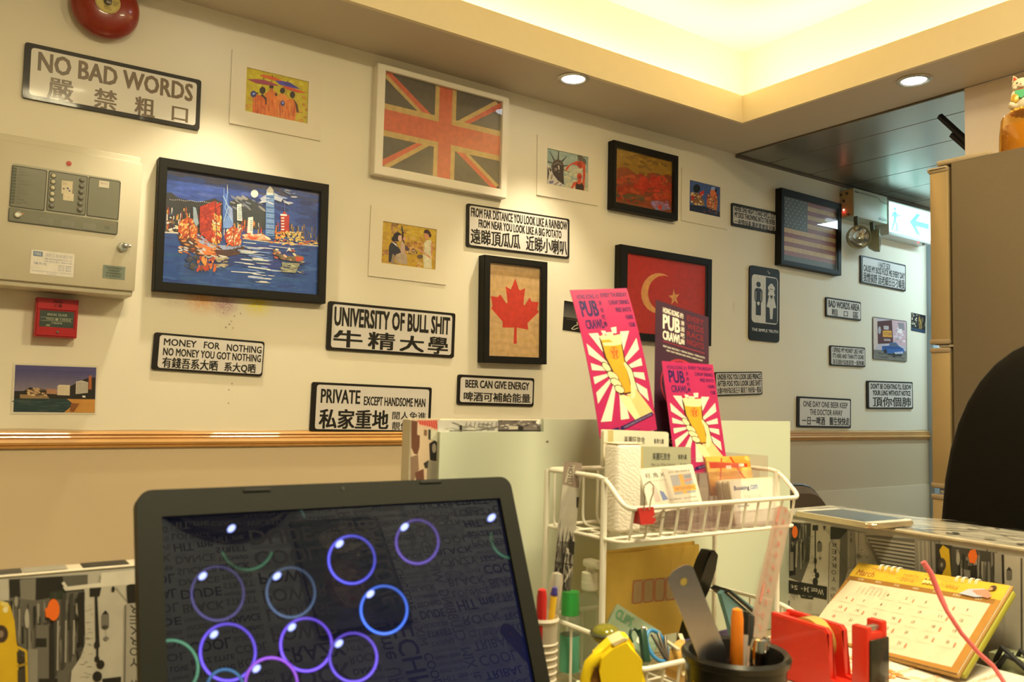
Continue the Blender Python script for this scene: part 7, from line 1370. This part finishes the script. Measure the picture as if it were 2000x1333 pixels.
# black comb-like handle
A, B = at_px(1352, 1170, .70), at_px(1390, 1085, .715); 
r = root('stapler', T_(tuple((A+B)/2)) @ Matrix.Rotation(math.radians(22), 4, 'Y'), 'upright black plastic stapler in the lower basket', 'stapler')
hh_ = (B-A).length/2
mb = MB(); mb.prism([(-.006, -hh_-.0), (.005, -hh_), (.0105, -hh_*.3), (.0115, hh_*.4), (.009, hh_*.9), (.001, hh_), (-.007, hh_*.92), (-.0105, hh_*.5), (-.0105, -hh_*.2)], -.009, .009); es = [e for e in mb.bm.edges if abs(e.verts[0].co.y-e.verts[1].co.y) < 1e-6]; bmesh.ops.bevel(mb.bm, geom=es, offset=.002, segments=2, affect='EDGES'); mb.build('body', mat('black_plastic', (.012, .012, .010), .35), r)
mb = MB(); mb.prism([(-.005, -hh_-.05), (.004, -hh_-.05), (.005, -hh_+.002), (-.005, -hh_+.002)], -.007, .007); mb.build('lower_jaw', mat('black_plastic'), r)
# light blue case, seen nearly edge on
Mq = rmat(at_px(1445, 1195, .665), -.1, 0, 0)
r = root('blue_case', Mq, 'light blue folding case with black lining leaning in the lower basket', 'case')
def bq(pts, ya, yb_, nm, m_): q = [onp(*p, Mq) for p in pts]; mb = MB(); mb.prism([(p.x, p.z) for p in q], ya, yb_); mb.build(nm, m_, r)
lb = mat('light_blue_leather', (.16, .36, .42), .45, noise=.1)
bq([(1405, 1160), (1412, 1154), (1474, 1212), (1482, 1300), (1440, 1290), (1418, 1205)], -.003, .004, 'cover', lb)
bq([(1410, 1156), (1419, 1150), (1483, 1203), (1476, 1214)], -.0035, .020, 'lining', mat('black_lining', (.01, .01, .01), .5))
bq([(1419, 1150), (1428, 1153), (1487, 1199), (1483, 1205)], .0, .024, 'cover', lb)
mb = MB(); a1, a2 = onp(1415, 1156, Mq), onp(1478, 1210, Mq); mb.tube([(a1.x, -.0045, a1.z), (a2.x, -.0045, a2.z)], .0009, 6); mb.build('zip', mat('chrome'), r)

# ---------------- pen cup with rulers and pens
cupc = Vector((on(1437, 1270, 1, 0.50).x, 0.50, ZD+0.0005)); zr_ = on(1450, 1272, 1, .5).z-cupc.z; R0 = 0.0435
r = root('pen_cup', T_(cupc), 'black pen cup with gold pattern holding rulers and pens', 'cup')
bkc = mat('black_cup', (0.014, 0.013, 0.012), 0.28, noise=0.2)
mb = MB(); mb.lathe([(0.0005, 0), (R0-.004, 0), (R0-.002, .003), (R0-.0005, zr_-.008), (R0+.0025, zr_-.006), (R0+.0035, zr_-.001), (R0+.001, zr_+.002), (R0-.003, zr_), (R0-.0045, zr_-.006), (R0-.006, .006), (.0005, .006)], 64, cap=False); mb.build('cup_wall', bkc, r)
gm = mat('gold_print', (0.40, 0.26, 0.05), 0.3, metal=.5); g = MB(); rn2 = random.Random(4)
for k in range(420):
    a = rn2.uniform(0, 2*PI); z = rn2.uniform(.012, zr_-.016); s_ = rn2.uniform(.0015, .004); rad = R0-.002+.0015*(z/zr_)+.0006
    pp = []
    for j in range(5):
        da, dz2 = s_/rad*math.cos(j*1.257+k)*rn2.uniform(.5, 1.4), s_*math.sin(j*1.257+k)*rn2.uniform(.5, 1.4); pp.append(g.bm.verts.new(((rad)*math.cos(a+da), rad*math.sin(a+da), z+dz2)))
    g.bm.faces.new(pp)
g.build('gold_pattern', gm, r, kind='stuff')
def incup(dx, dy, dz=0.008): return Vector((cupc.x+dx, cupc.y+dy, cupc.z+dz))
# steel ruler
def ruler(name, label, basep, tip_, w_, t_, m_, holeoff=None, facing=(0, -1, 0), extra=None):
    B, Tt = Vector(basep), Vector(tip_); z = (Tt-B).normalized(); L = (Tt-B).length; f = Vector(facing); x = z.cross(-f) if True else None; x = (-f).cross(z); x.normalize(); y = z.cross(x)
    M = Matrix(((x.x, y.x, z.x, B.x), (x.y, y.y, z.y, B.y), (x.z, y.z, z.z, B.z), (0, 0, 0, 1))); r = root(name, M, label, 'ruler')
    g = MB(); n = 10; P = [(-w_/2, 0), (w_/2, 0)]+[(w_/2*math.cos(PI*k/n), L-w_*.28+w_*.28*math.sin(PI*k/n)) for k in range(n+1)]
    g.prism(P, -t_/2, t_/2); g.build('blade', m_, r)
    if holeoff: g = MB(); g.lathe([(w_*.13, -t_/2-.0002), (w_*.13, t_/2+.0002)], 18, M=T_((0, 0, L-holeoff)), axis='y'); g.build('hanging_hole', mat('hole_yellow', (.45, .33, .08), .5), r); g = MB(); g.lathe([(w_*.14, -t_/2-.0003), (w_*.17, -t_/2-.0003), (w_*.17, t_/2+.0003), (w_*.14, t_/2+.0003)], 18, M=T_((0, 0, L-holeoff)), axis='y', cap=False); g.build('hole_edge', mat('chrome'), r)
    if extra: extra(r, M, L)
    return r
steel = mat('brushed_steel', (0.36, 0.34, 0.38), 0.24, metal=0.95, noise=0.08, scale=200)
def marks(r, M, L):
    cv = Canvas(.022, L, M @ T_((0, -.0006, L/2)), eps=4e-6)
    for k in range(60): cv.rect(.02, 1-.02-k*.016, (.3 if k % 5 == 0 else .16), 1-.02-k*.016+.003, (.05, .05, .05))
    cv.build('scale_marks', PM, r).location = (0, -.0006, L/2)
ruler('steel_ruler', 'steel ruler with a hanging hole leaning left out of the cup', incup(.020, -.010, .012), at_px(1324, 1110, .50), .0255, .0010, steel, .013, (-.45, -1, .25))
def pmarks(r, M, L):
    cv = Canvas(.020, L, M @ T_((0, -.0016, L/2)), eps=4e-6); Rr = (.55, .16, .13)
    for k in range(int(L/.0025)): v = 1-k*.0025/L; cv.rect(.04, v-.0016, (.36 if k % 4 == 0 else .2), v, Rr)
    for k in range(int(L/.012)): cv.text(str(k+1), .42, 1-(k+1)*.012/L, .60, 1-(k+1)*.012/L+.02, Rr, .02)
    cv.rect(.02, .02, .14, .08, (.58, .22, .18)); cv.rect(.10, .33, .22, .40, (.58, .22, .18)); cv.rect(.04, .7, .16, .76, (.58, .24, .2)); cv.build('scale_marks', PM, r).location = (0, -.0016, L/2)
ruler('plastic_ruler', 'scratched clear plastic ruler with red scale standing in the cup', incup(.004, .012), at_px(1532, 992, .545), .0205, .0026, glass_pane('scratched_plastic', (.84, .70, .66), .2, 1.45, .42, (.62, .52, .44)), None, (-.15, -1, 0), pmarks)
orp = mat('orange_plastic', (.80, .22, .015), .3)
pen('highlighter', 'orange highlighter standing in the cup', incup(-.016, -.014), at_px(1440, 1188, .49), .0052, orp, mat('pale_orange', (.74, .42, .20), .35), .33, clip=orp)
pen('pencil', 'grey mechanical pencil beside the orange highlighter', incup(-.006, -.006), at_px(1457, 1193, .50), .0035, mat('black_plastic'), mat('pale_barrel', (.50, .42, .36), .3), .14)
pen('pencil', 'pale thin pencil in the middle of the cup', incup(-.002, .000), at_px(1469, 1200, .51), .003, mat('dark_plastic'), mat('pinkish_barrel', (.55, .36, .28), .3), .2)
pen('ballpoint_pen', 'chunky black pen with chrome end, right side of the cup', incup(.004, -.012), at_px(1483, 1247, .485), .0072, mat('chrome'), mat('dark_chrome', (.12, .11, .10), .2, metal=.8), .18, clip=mat('chrome'))
pen('ballpoint_pen', 'slim silver pen behind the chunky black one', incup(.014, .002), at_px(1497, 1243, .50), .0042, mat('chrome'), mat('satin_silver'), .2)
pen('scissors_handle', 'dark scissors grip half sunk in the cup behind the steel ruler', incup(-.026, .010, .02), at_px(1372, 1262, .51), .006, mat('black_plastic'), mat('black_plastic'), .3, 'scissors')

# ---------------- red tape dispenser
ty0, ty1, tz0 = 0.484, 0.592, ZD+0.0435
p = on(1727, 1225, 1, ty0); tx1 = p.x; tx0 = tx1-0.0345; ztop = on(1515, 1196, 1, ty1).z; YM = (ty0+ty1)/2
# shoe under it: low white box
r = root('white_box', T_((0.735, 0.530, ZD+0.0005)), 'low white rounded box under the red tape dispenser', 'box')
mb = MB(); mb.box(-0.055, 0.066, -0.075, 0.062, 0, 0.0425, 0.012, 4); mb.build('box_body', mat('pearl_white', (.66, .58, .50), .3), r)
r = root('tape_dispenser', T_(((tx0+tx1)/2, YM, tz0)), 'red desk tape dispenser with a roll of clear tape', 'tape dispenser')
rdm = mat('red_dispenser_plastic', (0.62, 0.03, 0.015), 0.3, noise=.04, coat=.2); cxm = (tx0+tx1)/2
H = ztop-tz0
def sidep(ya, yb_): return [(y-0.53, z-tz0) for y, z in ((ya, yb_),)][0]
prof = [(.0575, 0), (.056, H), (-.010, H-.002), (-.014, H-.006), (-.016, .014), (-.034, .012), (-.036, .010), (-.036, 0)]
hw = (tx1-tx0)/2
for s_ in (-1, 1):
    mb = MB(); xa, xb = (-hw, -hw+.0095) if s_ < 0 else (hw-.0095, hw); mb.prism([(y, z) for y, z in prof], xa, xb, axis='x'); es = [e for e in mb.bm.edges if abs(e.verts[0].co.x-e.verts[1].co.x) < 1e-6]; bmesh.ops.bevel(mb.bm, geom=es, offset=.0015, segments=2, affect='EDGES'); mb.build('side_wall', rdm, r)
mb = MB(); mb.box(-hw+.009, hw-.009, 0.050, .0565, 0, H-.002, .001); mb.box(-hw+.001, hw-.001, -.0572, .0565, 0, .012, .002); mb.build('base', rdm, r)
Hc = on(1705, 1222, 1, ty0).z-tz0
mb = MB(); mb.box(-hw, -hw+.009, -.0575, -.040, 0, Hc, .002); mb.box(hw-.009, hw, -.0575, -.040, 0, Hc+.003, .002); mb.box(-hw+.002, hw-.002, -.057, -.041, 0, Hc-.006, .002); mb.build('cutter_post', rdm, r)
mb = MB(); mb.box(-hw+.009, hw-.009, -.054, -.048, Hc-.006, Hc-.001, .0004); mb.build('cutter_blade', mat('satin_steel'), r)
mb = MB(); mb.box(-hw+.003, hw-.001, -.060, -.0573, 0.002, Hc-.012, .001); mb.build('front_plate', mat('black_gloss', (.03, .028, .02), .15), r)
mb = MB(); zc_ = H-.0235; mb.lathe([(.012, -.0085), (.0250, -.0085), (.0250, .0085), (.012, .0085), (.012, -.0085)], 40, M=T_((0, .018, zc_)) @ Matrix.Rotation(PI/2, 4, 'Z'), axis='y', cap=False); mb.build('tape_roll', mat('clear_tape_roll', (.55, .42, .12), .12, noise=.15, coat=.5), r)
mb = MB(); g_ = [mb.bm.verts.new(v) for v in ((-.008, -.006, zc_+.010), (.008, -.006, zc_+.010), (.008, -.051, Hc-.0005), (-.008, -.051, Hc-.0005))]; mb.bm.faces.new(g_); mb.build('loose_tape', glass_pane('tape_film', (.97, .95, .9), .05, 1.45, .06), r)

# ---------------- calendar, laid back against the wing
MC = rmat(on(1774, 1200, 1, 0.581), -1.75, -0.90, -0.09); wd, ht = 0.195, 0.119
def cq(x, y): q = onp(x, y, MC); return q
q = [onp(*p, MC) for p in ((1670, 1100), (1975, 1145), (1872, 1312), (1579, 1246))]
wd = ((q[1]-q[0]).length+(q[2]-q[3]).length)/2; ht = ((q[0]-q[3]).length+(q[1]-q[2]).length)/2; m = sum(q, Vector())/4; MC = MC @ T_((m.x, 0, m.z))
r = root('desk_calendar', MC, 'spiral-bound desk calendar with yellow header and March page', 'calendar')
mb = MB(); mb.box(-wd/2-.002, wd/2+.002, .0012, .0042, -ht/2-.003, ht/2+.002, .001); mb.build('backing_board', mat('brown_board', (.36, .20, .05), .5), r)
for k in range(5): mb = MB(); mb.box(-wd/2+.0005*k, wd/2-.0002*k, .0002-.0003*k+.0006, .0004-.0003*k+.0006, -ht/2+.0004*k, ht/2-.0002*k); mb.build('page', mat('calendar_page', (.72, .64, .48), .5), r)
mb = MB(); mb.box(wd/2-.004, wd/2+.0035, .0045, .012, -ht/2+.004, ht/2-.002, .002); mb.build('page_block', mat('olive_edge', (.36, .34, .04), .5), r)
cv = Canvas(wd, ht, MC @ T_((0, -.0008, 0)), eps=6e-6); cv.map = None
BRN = (.42, .20, .04); YH = (.66, .42, .04)
cv.rect(0, 0, 1, 1, BRN); cv.poly([(0, 0), (1, 0), (1, .18), (0, .20)], YH); cv.poly([(.0, .19), (.97, .175), (.97, .235), (.0, .255)], (.30, .14, .03)); cv.poly([(.03, .245), (.955, .235), (.955, .955), (.0, .985), (.0, .6)], (.68, .60, .46))
cv.dabs(14, .05, .02, .7, .14, .08, .03, [(.70, .46, .06), (.60, .37, .04)], .2); cv.text('March', .04, .085, .17, .165, (.34, .08, .03), .01); cv.text('MARTIUS', .13, .035, .30, .085, (.40, .18, .05), .0); cv.text('2016', .36, .10, .45, .15, (.40, .18, .05), .0); cv.text('MARCH', .36, .05, .46, .085, (.40, .18, .05), 0)
for k, d_ in enumerate(('SUN', 'MON', 'TUE', 'WED', 'THU', 'FRI', 'SAT')): cv.text(d_, .08+k*.13, .20-.001*k, .12+k*.13, .225-.001*k, (.70, .6, .4), .01)
day = 1; rr_, cc_ = 0, 2
for wk in range(5):
    for dy in range(7):
        if (wk, dy) >= (0, 2) and day <= 31:
            x, y = .07+dy*.127, .33+wk*.125; cv.text(str(day), x+.02, y, x+.02+(.011 if day < 10 else .020), y+.030, (.22, .15, .10) if dy else (.6, .08, .04), .02); cv.line([(x-.01, y+.075), (x+.075, y+.074)], .003, (.55, .46, .32)); 
            if rn.random() < .35: cv.rect(x+.07, y+.01, x+.08, y+.05, (.70, .22, .12))
            day += 1
cv.text('FEBRUARY', .20, .285, .30, .30, (.35, .25, .2), 0); [cv.text('1 2 3 4 5 6 7', .14, .31+k*.02, .34, .322+k*.02, (.5, .4, .3), 0) for k in range(4)]
for x in (.52, .545, .57): cv.ell(x, .115, .012, .026, (.74, .62, .25)); cv.ell(x, .088, .007, .012, (.2, .1, .04))
cv.poly([(.76, .19), (.80, .12), (.88, .09), (.92, .12), (.93, .17), (.86, .2)], (.42, .46, .62)); cv.poly([(.82, .13), (.90, .09), (.945, .16), (.93, .19), (.86, .17)], (.60, .24, .18)); cv.ell(.925, .065, .020, .03, (.06, .03, .02)); cv.ell(.915, .08, .012, .02, (.5, .26, .14)); cv.text('stay', .66, .10, .74, .15, (.45, .25, .04), 0)
cv.build('printed_page', PM, r).location = (0, -.0008, 0)
for px, py in ((1720, 1103), (1731, 1105), (1743, 1107), (1754, 1109), (1868, 1128), (1880, 1130), (1894, 1132), (1906, 1134)):
    x = onp(px, py+6, MC).x; mb = MB()
    for dx in (0, .0022): mb.tube([(x+dx, .0025+.005*math.cos(a), ht/2-.002+.0058*math.sin(a)) for a in [2*PI*j/12 for j in range(12)]], .0006, 6, closed=True)
    mb.build('spiral_loop', mat('white_coated_wire'), r)
# easel foot at the back
zmin = (MC @ Vector((0, 0, -ht/2-.003))).z
mb = MB(); f0 = MC.inverted() @ Vector((min(1.07, MC.translation.x+.06), MC.translation.y, ZD+.030)); mb.tube([(0, .006, ht*.38), tuple(f0)], .003, 6); mb.build('easel_strut', mat('brown_board'), r)
# leaflets pile under the calendar
pbc = MC @ Vector((0, 0, -ht/2)); ztop2 = zmin-.002
r = root('brochure_pile', T_((pbc.x-.02, pbc.y-.01, ZD+.0005)), 'pile of white brochures with orange print under the calendar', 'papers')
hp = ztop2-ZD-.001; 
for k in range(6): mb = MB(); a_ = random.uniform(-.04, .04); mb.box(-.075, .10, -.13, .13, hp*k/6, hp*(k+.97)/6, .0005, 1, M=Matrix.Rotation(a_*(k < 5), 4, 'Z')); mb.build('brochure', mat('brochure_paper', (.78, .72, .62), .5), r, smooth=False)
Mb = T_((pbc.x-.02+.0125, pbc.y-.01, ZD+.0005+hp+.0004)) @ Matrix.Rotation(-PI/2, 4, 'X'); cv = Canvas(.175, .26, Mb, eps=1e-5); OR = (.80, .20, .03)
cv.rect(0, 0, 1, 1, (.80, .74, .64)); cv.dabs(110, 0, 0, .35, 1, .03, .02, [OR, (.82, .30, .08), (.75, .45, .25)], .5, 1); cv.dabs(40, .2, 0, .5, 1, .02, .012, [(.78, .42, .25), (.72, .60, .45)], .5, 1); [cv.text('WELCOME TO HONG KONG', .30, .05+k*.12, .9, .075+k*.12, (.55, .25, .1), 0) for k in range(8)]
o = cv.build('printed_cover', PM, r); o.matrix_basis = r.matrix_basis.inverted() @ Mb
# pink cord curving up in front of the calendar
r = root('pink_cord', T_((0.86, 0.42, ZD)), 'pink plastic cord curving over the calendar', 'cord')
pp = [(1803, 1098, .475), (1818, 1120, .47), (1832, 1155, .465), (1850, 1195, .455), (1878, 1238, .445), (1910, 1275, .435), (1940, 1302, .425), (1962, 1335, .415), (1975, 1370, .405)]
P = [tuple(on(x, y, 1, yy)-Vector((.86, .42, ZD))) for x, y, yy in pp]; lastp = P[-1]; P += [(lastp[0]+.01, lastp[1]-.01, .03), (lastp[0]+.02, lastp[1]-.02, .004), (lastp[0]+.02, lastp[1]-.08, .0035)]
P2 = []
for i in range(len(P)-1):
    for t in (0, .5): P2.append(tuple(Vector(P[i]).lerp(Vector(P[i+1]), t)))
P2.append(P[-1]); mb = MB(); mb.tube(P2, [.0028]*6+[.0022]*(len(P2)-6), 10); mb.build('cord', mat('pink_plastic', (.75, .16, .18), .3), r)
# ---------------- behind the calendar at the right edge
p = on(1950, 1210, 0, 1.05)
r = root('cable_bundle', T_((1.045, 0.42, ZD+.0005)), 'bundle of black cables in the corner behind the calendar', 'cables')
for k in range(6):
    rnk = random.Random(k); pts = [(rnk.uniform(-.02, .012), -.09+.03*j+rnk.uniform(-.01, .01), .004+max(0, rnk.uniform(-.01, .055))*(0 < j < 6)) for j in range(7)]; pts = [tuple(Vector(pts[i]).lerp(Vector(pts[i+1]), t)) for i in range(6) for t in (0, .33, .66)]; mb = MB(); mb.tube(pts, .003, 8); mb.build('cable', mat('black_rubber') if k != 2 else mat('violet_plastic'), r)
r = root('white_router', T_((0.96, 0.40, ZD+.0005)), 'flat white rounded box at the right edge behind the calendar', 'box'); mb = MB(); mb.box(-.052, .052, -.058, .058, 0, .028, .008, 3); mb.build('casing', mat('pearl_white'), r); mb = MB(); mb.box(-.03, .0, .054, .0585, .008, .018, .001); mb.build('port', mat('dark_plastic'), r)
r = root('small_box', T_((1.055, 0.485, ZD+.0005)), 'little pale green box behind the calendar edge', 'box'); mb = MB(); mb.box(-.018, .018, -.02, .02, 0, .045, .001); mb.build('carton', mat('pale_green_card', (.40, .44, .28), .5), r); mb = MB(); mb.box(-.0185, .0185, -.0205, .0205, .043, .048, .001); mb.build('lid', mat('pale_green_card'), r)

# ---------------- phone lying on the counter wing
A, B, C_ = on(1547, 1001, 2, ZP+.006), on(1703, 1030, 2, ZP+.004), on(1776, 1021, 2, ZP+.004)
ey = (A-B).normalized(); L = (A-B).length; wph = min((C_-B).length, .098); ex = Vector((ey.y, -ey.x, 0)).normalized()
c_ = B+ey*L/2+ex*wph/2
Mp = Matrix(((ex.x, ey.x, 0, c_.x), (ex.y, ey.y, 0, c_.y), (0, 0, 1, ZP+.0002), (0, 0, 0, 1)))
r = root('smartphone', Mp, 'large gold-edged smartphone lying on the counter wing', 'phone')
mb = MB(); mb.prism(rr(wph, L, .010, 6), .0008, .0078, axis='z'); es = [e for e in mb.bm.edges if abs(e.verts[0].co.z-e.verts[1].co.z) < 1e-6]; bmesh.ops.bevel(mb.bm, geom=es, offset=.0018, segments=3, affect='EDGES'); mb.build('gold_case', mat('gold_aluminium', (.62, .50, .34), .25, metal=.7), r)
mb = MB(); mb.prism(rr(wph-.004, L-.004, .008, 6), .0078, .0083, axis='z'); mb.build('white_front', mat('white_front', (.74, .70, .62), .15), r)
mb = MB(); mb.prism(rr(wph-.010, L-.030, .001, 2), .0083, .0086, axis='z'); mb.build('screen', mat('phone_screen', (.012, .014, .018), .02, noise=0, spec=.6), r)
mb = MB(); mb.lathe([(.0050, .0083), (.0050, .0086), (.0005, .0086)], 20, M=T_((0, -L/2+.0085, 0))); mb.build('home_button', mat('white_front'), r)

# ================================================================== THE ROOM BEHIND THE DESK
# clock on the rear wall (its lower half shows mirrored in the laptop screen)
Mk = T_((0.64, YR+0.0005, CZ+0.945)) @ Matrix.Rotation(PI, 4, 'Z')
r = root('wall_clock', Mk, 'large round wall clock on the lettered wall behind the desk, mirrored in the laptop screen', 'clock')
mb = MB(); mb.lathe([(0.17, 0.0), (0.198, 0.002), (0.200, 0.016), (0.196, 0.026), (0.186, 0.028), (0.180, 0.020), (0.001, 0.019)], 64, axis='y'); mb.build('clock_case', mat('dark_clock_rim', (0.03, 0.03, 0.03), 0.4), r)
cv = Canvas(0.37, 0.37, Mk @ T_((0, -0.0195, 0)), eps=2e-5); cv.ell(.5, .5, .49, .49, (.46, .45, .40), 0, 60)
for k in range(60): a = 2*PI*k/60; cv.line([(.5+.47*math.sin(a), .5-.47*math.cos(a)), (.5+(.43 if k % 5 == 0 else .455)*math.sin(a), .5-(.43 if k % 5 == 0 else .455)*math.cos(a))], .008, (.05, .05, .05))
for k in range(1, 13): a = 2*PI*k/12; x, y = .5+.345*math.sin(a), .5-.345*math.cos(a); cv.text(str(k), x-(.03 if k < 10 else .05), y-.05, x+(.03 if k < 10 else .05), y+.05, (.05, .05, .05), .03)
cv.build('clock_face', PM, r).location = (0, -0.0195, 0)
for nm, L, wd_, a in (('hour_hand', .09, .010, 2.2), ('minute_hand', .14, .007, .6)):
    mb = MB(); mb.prism([(-wd_, -.02), (wd_, -.02), (wd_*.4, L), (-wd_*.4, L)], -.024, -.022, M=Matrix.Rotation(a, 4, 'Y')); mb.build(nm, mat('black_nylon'), r)
# comic-style picture
Mk = T_((0.907, YR+0.0005, CZ+0.617)) @ Matrix.Rotation(PI, 4, 'Z')
r = root('comic_picture', Mk, 'greenish comic-style picture with a speech bubble on the wall behind the desk', 'picture')
mb = MB(); mb.box(-.125, .125, -.012, 0, -.165, .165, .002); mb.build('canvas_block', mat('dark_canvas', (.05, .06, .05), .6), r)
cv = Canvas(.24, .32, Mk @ T_((0, -.0125, 0)), eps=2e-5); cv.rect(0, 0, 1, 1, (.05, .09, .06)); cv.ell(.42, .2, .34, .14, (.26, .27, .22)); cv.poly([(.3, .3), (.4, .3), (.38, .42)], (.26, .27, .22)); cv.text('OH NO I AM LATE', .2, .10, .66, .15, (.04, .04, .04), .02); cv.text('FOR THE PARTY', .22, .19, .62, .24, (.04, .04, .04), .02)
cv.ell(.6, .62, .24, .24, (.09, .05, .03)); cv.ell(.58, .64, .17, .20, (.24, .18, .14)); cv.ell(.5, .60, .04, .016, (.05, .04, .04)); cv.ell(.64, .60, .04, .016, (.05, .04, .04)); cv.ell(.57, .76, .05, .018, (.30, .05, .05)); cv.poly([(.3, 1), (.45, .84), (.7, .84), (.9, 1)], (.08, .10, .25)); cv.build('printed_face', PM, r).location = (0, -.0125, 0)
# housings for the added fill lights in the tray, and the corridor tube fitting
for k, (lx, ly) in enumerate(((0.35, 0.10), (1.35, 0.10))):
    r = root('added_fill_lamp', T_((lx, ly, ZT)), ('added round fill lamp, unseen above the laptop', 'added round fill lamp, unseen above the counter wing')[k], 'lamp')
    mb = MB(); mb.lathe([(0.20, -0.0005), (0.205, -0.03), (0.20, -0.045), (0.19, -0.047)], 48, cap=False); mb.build('lamp_body', mat('white_front'), r)
    mb = MB(); mb.lathe([(0.19, -0.046), (0.12, -0.056), (0.001, -0.060)], 48, cap=False); mb.build('fill_diffuser', mat('fill_lamp_glow', (1, .9, .7), .5, noise=0, emit=(1, .84, .56), estr=3), r)
r = root('tube_light', T_((4.1, 1.65, ZS-0.007)), 'fluorescent tube light on the corridor ceiling beyond the fridge', 'lamp')
mb = MB(); mb.box(-.58, .58, -.04, .04, -.012, -.0005, .002); mb.build('fitting', mat('white_steel_box'), r)
mb = MB(); mb.tube([(-.56, 0, -.022), (.56, 0, -.022)], .008, 12); mb.build('tube', mat('tube_lit', (1, 1, 1), .5, noise=0, emit=(.75, .95, 1), estr=4), r)
